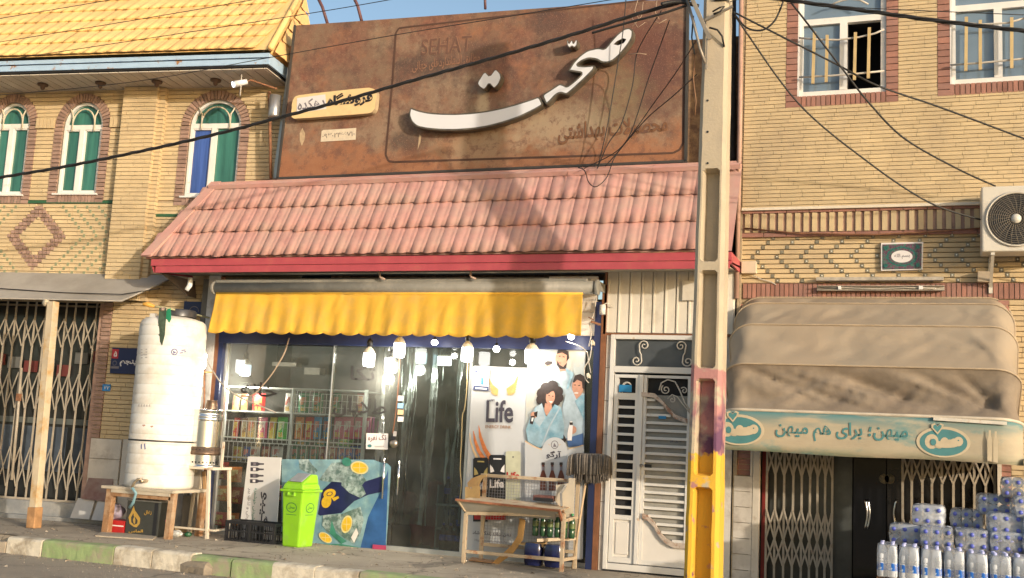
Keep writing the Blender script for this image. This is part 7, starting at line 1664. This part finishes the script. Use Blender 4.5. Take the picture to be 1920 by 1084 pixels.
def bag(c, x, ybot, w, h, label, dy=0.0, dark=False, group='snack bags on the shelves'):
    p = P(x, ybot, YS); w_ = w/126; h_ = h/152; key = c
    if key not in protos: protos[key] = bagmesh(1, 1, *BAGC[c], c).mesh('snack_bag')
    o = bpy.data.objects.new('snack_bag', protos[key]); COL.objects.link(o); o.location = (p.x, YS+.10+dy, p.z+.008); o.scale = (w_, 1, h_); o.rotation_euler = (random.uniform(-.08, .02), random.uniform(-.05, .05), random.uniform(-.1, .1))
    tag(o, label, 'snack bag', group)
CN_ = {'darkgreen': 'dark green', 'navy': 'deep blue'}
rows = [('upper', 824, 43, [(431, 'red', 11), (448, 'brown', 16), (465, 'tan', 17), (483, 'pink', 17), (499, 'yellow', 13), (521, 'green', 18), (552, 'orange', 15), (569, 'red', 16), (588, 'blue', 15), (605, 'blue', 15), (625, 'pink', 17), (646, 'pink', 18), (664, 'pink', 16), (679, 'pink', 12)]),
        ('lower', 864, 27, [(436, 'yellow', 16), (452, 'navy', 14), (470, 'white', 16), (489, 'maroon', 15), (509, 'white', 20), (545, 'darkgreen', 16), (561, 'darkgreen', 16), (580, 'darkgreen', 18), (598, 'maroon', 14), (614, 'maroon', 17), (632, 'navy', 16), (650, 'navy', 17), (666, 'navy', 15)]),
        ('top', 774, 38, [(432, 'tan', 14), (447, 'brown', 12), (478, 'red', 22), (532, 'white', 14), (560, 'darkgreen', 18), (588, 'darkgreen', 18), (622, 'darkgreen', 12), (668, 'maroon', 14)])]
for nm, yb_, h, lst in rows:
    for i, (x, c, w) in enumerate(lst): bag(c, x, yb_, w*1.06, h, '%s snack bag, %s from the left on the %s snack shelf' % (CN_.get(c, c), ordn(i), nm), dy=.02*math.sin(i*2.1))
for i, (x, c, w) in enumerate(((560, 'darkgreen', 30), (598, 'darkgreen', 30), (640, 'green', 30))):
    p = P(x, 836, YS); o = bpy.data.objects.new('snack_bag', protos[c]); COL.objects.link(o); o.location = (p.x, YS+.03, p.z); o.scale = (w/155, 1, .16); o.rotation_euler = (-1.0, .1, .1); tag(o, 'green snack bag lying flat between the shelves, %s from the left' % ordn(i), 'snack bag', 'snack bags lying flat')
# low goods below the left glass: reddish packets
for i, (x, y, c, w, h) in enumerate(((428, 900, 'maroon', 24, 34), (452, 905, 'orange', 26, 30), (430, 940, 'orange', 28, 30), (455, 945, 'maroon', 22, 32), (424, 985, 'red', 26, 26), (447, 985, 'orange', 26, 24), (535, 940, 'maroon', 20, 30), (436, 1012, 'red', 24, 24))):
    bag(c, x, y, w, h, '%s packet, %s of the heap seen low through the left end of the shop glass' % (CN_.get(c, c), ordn(i)), dy=-.25, group='packets heaped behind the glass')
b = MB(); b.box(xsl, xsr+.1, YS+.45, YS+.47, .02, zA_+.05, mk('shelf_back', (.10, .10, .095), .8, var=.3)); obj('shelf_back', b, SH)
b = MB(); q = P(460, 745, 1.2)
# equipment and boxes higher up inside
for i, (x0, y0, x1, y1, Y, c, lb_) in enumerate(((440, 700, 458, 728, 1.0, (.34, .27, .19), 'pale brown carton on top of the shelf at the far left inside the shop'), (510, 680, 556, 686, 1.4, (.36, .33, .28), 'long pale ledge board high inside the shop'), (570, 690, 600, 702, 1.4, (.30, .28, .24), 'pale box on the high shelf inside the shop'), (422, 690, 430, 718, .6, (.05, .05, .05), 'narrow black box on the inner wall at the left end'), (484, 656, 497, 664, 1.5, (.35, .33, .28), 'small pale card high inside the shop'), (486, 684, 498, 692, 1.5, (.22, .2, .17), 'smaller dim card below the pale one inside'))):
    b = MB(); a, q = P(x0, y1, Y), P(x1, y0, Y); b.box(a.x, q.x, Y, Y+.15, a.z, q.z, mk('inside_box_%d' % i, c, .7, var=.2, scale=10)); obj('carton', b, None, lb_, 'box')
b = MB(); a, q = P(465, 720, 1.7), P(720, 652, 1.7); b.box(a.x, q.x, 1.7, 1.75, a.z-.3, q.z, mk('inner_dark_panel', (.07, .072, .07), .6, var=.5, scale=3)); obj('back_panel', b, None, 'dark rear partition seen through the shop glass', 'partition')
# hanging pink toys and funnel near the door
for i, (x, y) in enumerate(((692, 806), (700, 800), (708, 808))):
    b = MB(); p = P(x, y, .4); b.tube([p+Vector((0, 0, .12)), p+Vector((0, 0, .04)), p, p-Vector((0, 0, .1))], [.006, .012, .022, .014], mk('magenta_toy', (.38, .05, .24), .4), 8); obj('hanging_packet', b, None, '%s magenta packet hanging inside beside the door' % ordn(i), 'packet', 'magenta packets hanging by the door')
# ------------------------------------------------------------------ plastic strip curtain
CUR = T('strip_curtain', 'clear wrinkled plastic curtain hanging inside the open doorway', 'curtain', P(800, 1000, .30))
PLM = glassmat('clear_plastic', tint=(.82, .84, .82), dirt_haze=.20, dcol=(.34, .33, .30), rough=.28, wav=.02)
for i, (x0, x1) in enumerate(((700, 762), (756, 812), (806, 872))):
    a, q = P(x0, 800, .3), P(x1, 800, .3); zt_c = P(790, 652, .3).z; zbc = P(790, 985, .3).z; sd_ = i*7.3
    def cf(u, v):
        x = a.x+(q.x-a.x)*u+(.03*mnoise.noise(Vector((v*2, sd_, 1)))); z = zt_c-(zt_c-zbc)*v
        y = .30+.03*i%.05+.05*math.sin(u*9+sd_+v*1.5)+.05*mnoise.noise(Vector((u*5, v*3.0, sd_)))+.02*mnoise.noise(Vector((u*17, v*9.0, sd_)))
        return (x, y, z)
    b = MB(); b.grid(cf, 34, 60, PLM); obj('strip', b, CUR)
b = MB(); b.box(P(700, 655, .3).x, P(872, 655, .3).x, .28, .34, P(790, 650, .3).z, P(790, 642, .3).z, MATS['dull_rail']); obj('rail', b, CUR)
# red sacks and bottles in the doorway
RSK = mk('dark_red_cloth', (.26, .02, .03), .8, var=.25, scale=6)
for i, (x, y, sx, sz, lb_) in enumerate(((800, 1034, .17, .40, 'tall dark red sack standing inside the doorway beside the blue bottles'), (752, 965, .12, .14, 'round red bundle hanging low behind the door handles'), (772, 1030, .10, .22, 'smaller dark red sack inside, left of the tall one'))):
    p = P(x, y, .45); sack('red_sack', lb_, 'sack', (p.x, .6, p.z if i == 1 else .02), sx, .14, sz, RSK, 20+i)
b = MB(); p = P(720, 952, .6); b.box(p.x, p.x+.42, .6, .9, p.z-.12, p.z+.02, mk('brown_carton', (.20, .10, .06), .8, var=.2)); obj('carton', b, None, 'brown carton seen inside behind the right edge of the blue poster', 'box')
def bottle_proto(name, label, mat, cap, lab, h=.33, r=.045, parts=True, cat='bottle'):
    t = T(name, label, cat, (0, 0, 0)); b = MB()
    b.lathe([(.001, 0), (r*.85, .0), (r, .015), (r, h*.28), (r*.9, h*.33), (r, h*.38), (r, h*.62), (r*.85, h*.72), (r*.38, h*.88), (r*.32, h*.9), (r*.32, h*.94), (.001, h*.94)], (0, 0, 0), mat, 14, cap=False); obj('body', b, t)
    b = MB(); b.lathe([(r*.36, h*.92), (r*.36, h), (.001, h)], (0, 0, 0), cap, 10, cap=False); obj('cap', b, t)
    if lab: b = MB(); b.lathe([(r*1.015, h*.40), (r*1.015, h*.60)], (0, 0, 0), lab, 14, cap=False); obj('label', b, t)
    return t
COLA = mk('cola_bottle', (.015, .008, .006), .12, var=0, spec=.7); BCAP = mk('blue_cap', (.02, .05, .42), .4, var=.05); BLAB = mk('blue_label', (.015, .06, .42), .3, var=.5, scale=30); GRB = mk('green_bottle', (.02, .07, .03), .2, var=.1, spec=.7); GCAP = mk('green_cap', (.05, .3, .1), .4)
cb_ = bottle_proto('cola_bottle', 'front dark cola bottle with a blue label low in the doorway, nearest to the white poster', COLA, BCAP, BLAB, .34)
spots = [(829, 1042, 0), (842, 1043, 0), (856, 1040, 0)]
p = G(*spots[0][:2]); first = True
lbs = ['dark cola bottle with blue label, left one of the two low in the doorway', 'dark cola bottle with blue label, right one of the two low in the doorway', 'dark cola bottle partly hidden behind the rack leg in the doorway']
for i, (x, y, z) in enumerate(spots):
    q = P(x, y, .2); q = Vector((q.x, .2, .02))
    if first: cb_.location = q; cb_['label'] = lbs[0]; cb_['group'] = 'cola bottles in the doorway'; first = False
    else: copy_tree(cb_, q, label=lbs[i])
for i, (x, y) in enumerate(((838, 925), (846, 965), (858, 940), (860, 985))):
    q = P(x, y+22, .32); copy_tree(cb_, q, label=['blue labelled bottle at the top of the doorway display', 'blue labelled bottle in the middle of the doorway display', 'dim bottle on the right of the doorway display, upper', 'dim bottle on the right of the doorway display, lower'][i])
b = MB(); p = P(852, 1000, .35)
for y in (945, 990, 1028): z = P(850, y, .35).z; b.box(P(826, y, .35).x, P(868, y, .35).x, .2, .5, z-.02, z, mk('white_crate_rail', (.45, .46, .44), .5))
for x in (826, 868): q = P(x, 1000, .35).x; b.box(q-.01, q+.01, .2, .5, .02, P(850, 910, .35).z, mk('grey_rail', (.3, .31, .3), .5))
obj('display_rack', b, None, 'grey narrow display rack holding bottles just inside the doorway', 'rack')

# ------------------------------------------------------------------ rusty display rack in front of the posters
f0, f1 = G(868, 1054), G(1052, 1067); fy = min(f0.y, -.42); fy = -.50
WM = mk('cream_rack_metal', (.47, .37, .25), .55, var=.1, scale=8, col2=(.30, .12, .05), c2scale=6, c2thr=.60, c2soft=.06)
rk = T('display_rack', 'cream and rust coloured metal display rack with a tilted tray before the posters', 'rack', (P(960, 1050, fy).x, -.3, 0))
by = -.10
xL0, xR0_ = P(709, 1050, fy).x, 0
xa, xb = P(869, 1052, fy).x, P(1053, 1064, fy).x; xc, xd = P(902, 1036, by).x, P(1078, 1046, by).x
zmid = P(870, 962, fy).z; ztop = P(1000, 897, by).z
for (x, y, z1) in ((xa, fy, zmid), (xb, fy, P(1050, 962, fy).z)): b = MB(); b.box(x-.02, x+.02, y-.02, y+.02, .0, z1, WM); obj('leg', b, rk, bevel=.003)
for (x, y) in ((xc, by), (xd, by)): b = MB(); b.box(x-.022, x+.022, y-.015, y+.015, .0, ztop, WM); obj('leg', b, rk, bevel=.003)
for (p_, q_, nm) in (((xa, fy, zmid), (xb, fy, P(1050, 966, fy).z), 'rail'), ((xb, fy, zmid), (xd, by, zmid+.02), 'rail'), ((xa, fy, .125), (xb, fy, .125), 'rail'), ((xb, fy, .125), (xd, by, .12), 'rail'), ((xc, by, .18), (xd, by, .18), 'rail'), ((xc-.05, by, ztop), (xd, by, ztop), 'top_rail'), ((xa, fy, zmid), (xc, by, zmid), 'rail'), ((P(1000, 1020, fy).x, fy+.1, .30), (xd, by-.02, .33), 'rail')):
    b = MB(); b.bar(p_, q_, .036, .036, WM); obj(nm, b, rk, bevel=.002)
# mesh panel
b = MB(); MSH = mk('grey_wire_mesh', (.30, .30, .32), .5, .3)
x = xc+.03
while x < xd: b.box(x-.0016, x+.0016, by-.006, by-.003, .2, ztop-.02, MSH); x += .034
z = .22
while z < ztop-.02: b.box(xc, xd, by-.0095, by-.0063, z-.0016, z+.0016, MSH); z += .034
obj('wire_mesh', b, rk, kind='stuff')
# tilted tray
ta0, ta1 = P(858, 937, fy-.12), P(1040, 957, fy-.12); tb0, tb1 = P(872, 958, fy+.02), P(1042, 974, fy+.02)
b = MB(); b.prism([ta0, ta1, tb1, tb0], (0, .012, -.006), mk('grey_tray', (.40, .38, .33), .5, var=.1, col2=(.5, .42, .3), c2scale=3, c2thr=.6)); obj('tray_front', b, rk)
b = MB(); b.bar(ta0+Vector((-.02, 0, 0)), ta1+Vector((.06, 0, 0)), .04, .022, mk('rusty_tray_edge', (.30, .12, .06), .7, var=.3, scale=10)); b.bar(ta0, tb0, .02, .03, WM); b.bar(ta1+Vector((.05, 0, 0)), tb1+Vector((.08, 0, -.02)), .02, .04, MATS['rusty_tray_edge']); obj('tray_edge', b, rk)
b = MB(); zt_ = (ta0.z+ta1.z)/2; b.prism([(ta0.x, fy-.11, ta0.z-.01), (ta1.x+.03, fy-.11, ta1.z-.01), (xd-.05, by-.05, ta1.z+.03), (xc-.08, by-.05, ta0.z+.03)], (0, 0, -.01), WM); obj('tray_floor', b, rk)
# cream side panel, cut board pieces
b = MB(); sp_ = [(1042, 910), (1066, 906), (1066, 896), (1078, 897), (1074, 972), (1062, 976), (1054, 955), (1040, 938), (1044, 922)]
b.prism([P(x, y, -.22) for x, y in sp_], (0, .015, 0), mk('cream_side_panel', (.58, .50, .38), .5, var=.08)); b.bar(P(1062, 908, -.25), P(1052, 925, -.27), .02, .025, STEEL); b.bar(P(1052, 925, -.27), P(1053, 950, -.3), .02, .025, STEEL); b.bar(P(1053, 950, -.3), P(1060, 974, -.3), .02, .025, WD); obj('side_panel', b, rk, bevel=.003)
b = MB(); CDB = mk('yellow_cardboard', (.56, .38, .17), .8, var=.12, scale=8, col2=(.40, .22, .1), c2scale=3, c2thr=.62)
b.prism([P(x, y, -.30) for x, y in ((872, 913), (880, 913), (883, 918), (885, 912), (899, 912), (899, 936), (872, 936))], (0, .02, 0), CDB); b.prism([P(x, y, -.2) for x, y in ((876, 906), (884, 897), (900, 891), (912, 890), (912, 894), (904, 897), (898, 908), (897, 913), (878, 914))], (0, .02, 0), CDB); obj('cardboard', b, None, 'torn yellow cardboard piece standing on the left of the rack tray', 'cardboard')
b = MB(); b.prism([P(x, y, -.3) for x, y in ((922, 1056), (934, 1058), (962, 1038), (980, 1012), (985, 975), (974, 972), (970, 1005), (958, 1024))], (0, .015, .0), mk('brown_board_strip', (.42, .24, .08), .7, var=.2)); b.prism([P(x, y, -.32) for x, y in ((968, 1020), (1022, 1018), (1016, 1028), (1000, 1026))], (0, .1, .01), CDB); obj('board_strip', b, None, 'bent brown cardboard strip slanting under the rack to the ground', 'cardboard')
b = MB(); b.prism([G(878, 1052)+Vector((0, 0, .004)), G(922, 1057)+Vector((0, 0, .004)), G(930, 1054)+Vector((0, 0, .004)), G(885, 1047)+Vector((0, 0, .004))], (0, 0, .012), mk('ground_strip', (.36, .20, .1), .7)); obj('ground_strip', b, None, 'flat brown strip on the ground under the rack', 'cardboard')
b = MB(); p = P(1002, 938, -.25); b.box(p.x, p.x+.22, -.30, -.12, p.z, p.z+.06, mk('dark_tray_goods', (.14, .06, .05), .6, var=.4, scale=20)); b.box(p.x+.02, p.x+.24, -.31, -.305, p.z-.005, p.z+.035, BLK); obj('small_tray', b, None, 'small dark brown tray lying on the right of the rack top', 'tray')
# green bottles and dark packs on the rack's lower shelf
gb0 = bottle_proto('green_bottle', 'green bottle', GRB, GCAP, mk('olive_label', (.12, .16, .05), .4, var=.4), .27, .036)
lbs = [ordn(i)+' green bottle from the left on the lower rack shelf' for i in range(6)]
for i in range(6):
    p = P(1003+i*13.5, 1012, -.25); q = Vector((p.x, -.25+.02*(i % 2), .335))
    if i == 0: gb0.location = q; gb0['label'] = lbs[0]; gb0['group'] = 'green bottles on the rack'
    else: copy_tree(gb0, q, label=lbs[i])
DBP = mk('dark_blue_pack', (.012, .016, .07), .2, var=.5, scale=12, spec=.7)
for i in range(2):
    p = P(988+i*38, 1030, -.3); b = MB()
    def fn(u, v, p=p):
        th = 2*math.pi*u; q = (abs(math.cos(th))**.45*(1 if math.cos(th) > 0 else -1), abs(math.sin(th))**.45*(1 if math.sin(th) > 0 else -1)); k = 1-.12*abs(2*v-1)**4+.03*math.cos(u*18)
        return (p.x+.08+q[0]*.105*k, -.28+q[1]*.09*k, .02+v*.24)
    b.grid(fn, 36, 6, DBP); b.poly([fn(i_/24, 1) for i_ in range(24)], DBP); obj('drinks_pack', b, None, ['dark blue shrink wrapped drinks pack low in the rack, left one', 'dark blue shrink wrapped drinks pack low in the rack, right one'][i], 'drinks pack', 'dark blue packs under the rack')
b = MB(); 
for (x, y) in ((868, 1052), (874, 1054)): p = G(x, y); b.lathe([(.001, 0), (.016, 0), (.018, .02), (.001, .03)], (p.x, p.y, 0), MATS['chrome'], 10, cap=False)
obj('bottle_caps', b, None, 'two shiny bottle caps on the ground at the left front rack leg', 'bottle caps')
# ------------------------------------------------------------------ mop
mp0 = T('mop', 'grey string mop standing upside down on a wooden stick against the shop corner', 'mop', G(1073, 1066))
ms, me_ = G(1073, 1066), P(1099, 900, -.12)
b = MB(); b.tube([ms, me_], .013, mk('mop_stick', (.56, .40, .24), .6, var=.15), 8); obj('handle', b, mp0)
MOP = mk('grey_mop_yarn', (.15, .13, .11), .95, var=.3, scale=30, rnd=.25, island=True)
b = MB(); c0, c1 = P(1071, 851, -.12), P(1145, 849, -.12); w_m = c1.x-c0.x
for i in range(260):
    lay = i % 2; t = random.random(); x = c0.x+w_m*t; yy = -.12+random.uniform(-.055, .05)-(.02 if lay else 0)
    ln = (.20+random.uniform(0, .04)) if lay else (.28+random.uniform(0, .05)); ln *= (1-.35*(abs(2*t-1)**4)) if not lay else 1
    top = c0.z+.01-(.03*abs(2*t-1)**6); sw = random.uniform(-.015, .015)
    o_y = -.03 if yy < -.12 else .03
    b.tube([(x*.98+(c0.x+w_m/2)*.02, -.12, top), (x, yy+o_y*.6, top-.012), (x+sw*.3, yy+o_y, top-.06), (x+sw, yy+o_y*1.1, top-ln)], .009, MOP, 5)
obj('yarn', b, mp0, kind='stuff'); b = MB(); b.box(c0.x+.01, c1.x-.01, -.14, -.10, c0.z-.03, c0.z-.005, MOP); obj('head', b, mp0)

# ------------------------------------------------------------------ cords, holders, lock
WCORD = mk('white_cord', (.50, .45, .38), .6, var=.15); BCORD = mk('brown_cord', (.24, .11, .06), .6)
def cord(pts, r, m, label, grp=None, name='cord'):
    b = MB(); b.tube(curve3([P(*p) for p in pts], 6), r, m, 6); return obj(name, b, None, label, 'cord', grp)
cord([(542, 634, -.05), (534, 660, -.1), (521, 684, -.12), (508, 704, -.12), (495, 720, -.12), (480, 736, -.1), (466, 743, -.08), (450, 742, -.05)], .009, mk('tan_rope', (.38, .28, .2), .8), 'tan rope hanging in a bow before the left shop glass')
cord([(378, 655, -.35), (386, 672, -.35), (398, 694, -.33), (418, 722, -.3), (450, 745, -.25), (490, 762, -.2), (518, 774, -.1)], .009, mk('grey_rope', (.30, .27, .23), .8), 'grey rope from the column past the tank lamp to the shop glass')
cord([(749, 672, -.14), (747, 720, -.14), (743, 765, -.14), (738, 802, -.1), (736, 812, -.06)], .0075, BCORD, 'brown cord hanging straight before the door glass')
cord([(877, 679, -.14), (875, 730, -.14), (871, 766, -.14), (867, 780, -.13), (865, 830, -.12), (863, 880, -.1), (865, 910, -.08), (862, 935, -.06)], .006, mk('yellow_cord', (.48, .38, .2), .7), 'thin yellowish cord hanging at the left edge of the energy drink poster')
cord([(1118, 560, -.1), (1113, 590, -.12), (1105, 606, -.14), (1109, 625, -.12), (1104, 650, -.12), (1110, 640, -.12), (1106, 672, -.12), (1096, 690, -.12), (1098, 710, -.12), (1104, 718, -.12)], .006, WCORD, 'tangled whitish cord with empty lamp holders on the blue corner post')
cord([(1060, 640, -.2), (1085, 648, -.16), (1100, 660, -.12), (1104, 680, -.12), (1108, 700, -.12)], .005, WCORD, 'thin whitish cord running from the small bulb to the blue corner post')
for i, (x, y) in enumerate(((1112, 643), (1104, 705))):
    b = MB(); p = P(x, y, -.14); b.tube([p+Vector((-.015, 0, .03)), p, p+Vector((.006, -.01, -.028))], [.014, .022, .02], mk('cream_holder', (.62, .55, .42), .5), 10); b.tube([p+Vector((.006, -.01, -.028)), p+Vector((.0065, -.011, -.029))], .014, BLK, 10); obj('lamp_holder', b, None, ['upper empty cream lamp holder on the blue corner post', 'lower empty cream lamp holder on the blue corner post'][i], 'lamp holder')
b = MB(); p = P(1130, 580, -.15); b.tube([p+Vector((0, 0, -.06)), p+Vector((0, 0, .05))], .034, WPNT, 14); b.tube([p+Vector((0, 0, .05)), p+Vector((.03, .04, .075)), p+Vector((.09, .1, .04))], .007, IRON, 6); obj('wall_lamp', b, None, 'small white cylindrical lamp at the left edge of the cream siding', 'lamp')
b = MB(); p = P(1108, 603, -.2); b.bar(p, p+Vector((.10, .05, -.03)), .05, .02, RUST); b.bar(p+Vector((-.03, 0, .05)), p+Vector((.03, 0, .02)), .03, .01, RUST); obj('rusty_clip', b, None, 'rusty bracket at the right end of the yellow awning', 'bracket')
b = MB(); p = P(738, 832, -.02); b.lathe([(.001, -.02), (.045, -.015), (.05, 0), (.05, .02), (.001, .025)], p, mk('tarnished_silver', (.42, .36, .3), .3, .8, var=.2), 18, axis='Y', cap=False); b.box(p.x-.03, p.x+.02, p.y-.02, p.y, p.z+.04, p.z+.09, BLK); b.box(p.x-.01, p.x+.03, p.y-.01, p.y, p.z+.09, p.z+.15, TGP); obj('door_lock', b, None, 'round silver lock on the door glass beside the paper notice', 'lock')
b = MB()
for (x, y) in ((712, 516), (882, 515)): p = P(x, y, -.45); b.tube([p+Vector((0, 0, .05)), p, p+Vector((.01, 0, -.03)), p+Vector((.07, .0, -.05))], .013, mk('pinkish_hook', (.42, .30, .24), .6), 7)
obj('awning_hook', b, None, 'two pinkish hooks under the soffit over the yellow awning', 'hooks')

# ------------------------------------------------------------------ water packs
WB = glassmat('water_bottle', tint=(.92, .95, .98), ior=1.45, dirt_haze=.75, dcol=(.72, .76, .82), rough=.06)  # milky diffuse mixed in to brighten bottles that stand in shade
WF = glassmat('shrink_film', tint=(.94, .96, .98), ior=1.5, dirt_haze=.26, dcol=(.82, .86, .92), rough=.16, wav=.006)
WCAP = mk('cap_blue', (.10, .13, .52), .35, var=.05); WCP2 = mk('cap_pale', (.45, .48, .75), .35, var=.05)
def wlabel():
    m = mk('water_label', (.03, .20, .55), .3, var=.0); n = m.node_tree.nodes; l = m.node_tree.links; tc = n.new('ShaderNodeTexCoord')
    nz = n.new('ShaderNodeTexNoise'); nz.inputs['Scale'].default_value = 26; l.new(tc.outputs['Object'], nz.inputs['Vector']); r = n.new('ShaderNodeMapRange'); r.inputs[1].default_value = .58; r.inputs[2].default_value = .64; l.new(nz.outputs[0], r.inputs[0])
    x = n.new('ShaderNodeMix'); x.data_type = 'RGBA'; x.inputs[6].default_value = (.01, .12, .50, 1); x.inputs[7].default_value = (.50, .62, .75, 1); l.new(r.outputs[0], x.inputs[0]); l.new(x.outputs[2], n['Principled BSDF'].inputs['Base Color']); return m
WLB = wlabel()
def wpack(label, capm, lab=True):
    t = T('water_pack', label, 'water pack', (0, 0, 0), 'shrink wrapped packs of water bottles'); r, h = .0435, .305
    bm = MB(); pr = [(.001, 0), (r*.8, 0), (r, .012), (r, .13), (r*.92, .138), (r, .146), (r*.95, .16), (r, .175), (r*.98, .20), (r*.8, .235), (r*.45, .268), (r*.33, .278), (r*.33, .285), (.001, .285)]
    bm.lathe(pr, (0, 0, 0), WB, 14, cap=False); bme = bm.mesh('bottle')
    cm = MB(); cm.lathe([(r*.37, .278), (r*.38, h), (.001, h)], (0, 0, 0), capm, 10, cap=False); cme = cm.mesh('cap')
    lm_ = MB(); lm_.lathe([(r*1.01, .060), (r*1.01, .125)], (0, 0, 0), WLB, 14, cap=False); lme = lm_.mesh('label')
    for i in range(2):
        for j in range(3):
            o = bpy.data.objects.new('bottle', bme); COL.objects.link(o); o.parent = t; o.location = ((i-.5)*.088, (j-1)*.088, 0); WLOC[o.name] = Vector(o.location)
            for nm, me in ((('cap', cme), ('label', lme)) if lab else (('cap', cme),)): c = bpy.data.objects.new(nm, me); COL.objects.link(c); c.parent = o; WLOC[c.name] = Vector()
    b = MB()
    def fn(u, v):
        th = 2*math.pi*u; c, s_ = math.cos(th), math.sin(th); m_ = max(abs(c)/.5, abs(s_)/.5); px_, py_ = c/m_, s_/m_    # unit square
        q = 1-.10*(abs(px_*2)*abs(py_*2))**3
        x = px_*2*.090*q; y = py_*2*.135*q
        lob = .006*abs(math.sin(math.pi*(x/.088))) if abs(py_) > .49 else .006*abs(math.sin(math.pi*(y/.088+.5)))
        k = 1-.05*max(0, (v-.72)/.28)**2
        wv = mnoise.noise(Vector((x*20, y*20, v*5)))*.004
        return (x*k*(1-lob*5)+wv, y*k*(1-lob*5)+wv, .004+v*.275)
    b.grid(fn, 64, 12, WF)
    def top(u, v):
        x0_, y0_, z0_ = fn(u, 1); k = 1-v; return (x0_*k, y0_*k, z0_+.024*math.sin(v*math.pi/2)+mnoise.noise(Vector((x0_*k*30, y0_*k*30, 1)))*.006)
    b.grid(top, 64, 5, WF); obj('film', b, t); return t
wp = wpack('water pack', WCP2); wp_b = wpack('water pack', WCAP, False)
YF = -1.55; zf = P(1650, 1016, YF).z-.305
n0 = 0
for i in range(9):
    x = P(1643.5, 1040, YF).x+.091+i*.184; lab = 'upright water pack in the front row, %s from the left end' % ordn(i)
    if i == 0: wp.location = (x, YF+.13, zf); wp['label'] = lab
    else: copy_tree(wp, (x, YF+.13+random.uniform(-.01, .01), zf-.004*i+random.uniform(-.004, .004)), (0, 0, random.uniform(-.04, .04)), lab)
pl = MB()
for i in range(9): pl.box(P(1643.5, 1040, YF).x+i*.2, P(1643.5, 1040, YF).x+i*.2+.18, YF-.02, YF+1.4, zf-.04, zf-.012, WD)
for i in range(3): pl.box(P(1643.5, 1040, YF).x, P(1643.5, 1040, YF).x+1.75, YF+.0+i*.6, YF+.08+i*.6, -.005, zf-.041, WD)
obj('wooden_platform', pl, None, 'low slatted wooden platform carrying the water packs', 'platform')
lay = [(1744, 966, -.95, 0, 'lying water pack on the second tier, sunlit, before the bars of the gate'),
       (1815, 974, -.80, 0, 'shaded lying water pack between the sunlit one and the tall stack'),
       (1700, 1002, -1.0, 0, 'small looking lying water pack at the left end just above the front row'),
       (1757, 1007, -1.18, 0, 'lying water pack in the first tier right behind the front row, third from its left'),
       (1822, 1012, -1.18, 0, 'lying water pack in the first tier behind the middle of the front row'),
       (1863, 946, -.85, 0, 'lying water pack on the third tier left of the topmost one'),
       (1884, 982, -1.12, 0, 'lying water pack of the second tier in the tall stack at the right'),
       (1884, 1017, -1.20, 0, 'lying water pack of the first tier in the tall stack at the right'),
       (1911, 915, -.95, 0, 'topmost lying water pack of the tall stack at the right'),
       (1932, 951, -1.15, 0, 'lying water pack cut by the right edge below the topmost one'),
       (1948, 987, -1.2, 0, 'lying water pack cut by the right edge in the second tier'),
       (1948, 1022, -1.25, 0, 'lying water pack cut by the right edge in the first tier'),
       (1960, 880, -1.0, 0, 'lying water pack out at the upper right edge of the stack')]
for i, (x, y, Y, _, lab) in enumerate(lay):
    p = P(x, y, Y); rot = (R(90)+random.uniform(-.06, .04), R(0), 0)
    # bottles point towards the street, three across and two up: lay the pack on its side
    m_ = Matrix.Rotation(random.uniform(-.10, .06), 4, 'Z') @ Matrix.Rotation(R(90), 4, 'X') @ Matrix.Rotation(R(90), 4, 'Z')
    o = wp_b if i == 0 else copy_tree(wp_b, label=lab)
    o['label'] = lab; o.rotation_euler = m_.to_euler(); o.location = p+Vector((0, .20, 0)); o.scale = (1.12, 1.1, 1.05)
# support packs hidden inside the heap
for i, (x, z) in enumerate(((1760, .0), (1830, 0), (1890, 0), (1845, .19), (1895, .19), (1895, .38))):
    o = copy_tree(wp_b, label=None); p = P(x, 1000, -.62); m_ = Matrix.Rotation(R(90), 4, 'X') @ Matrix.Rotation(R(90), 4, 'Z'); o.rotation_euler = m_.to_euler(); o.location = (p.x, -.42, zf+.10+z); o['label'] = ['inner water pack low at the back left of the heap', 'inner water pack low at the back middle of the heap', 'inner water pack low at the back right of the heap', 'inner water pack in the back middle, one tier up', 'inner water pack in the back right, one tier up', 'inner water pack in the back right, two tiers up'][i]
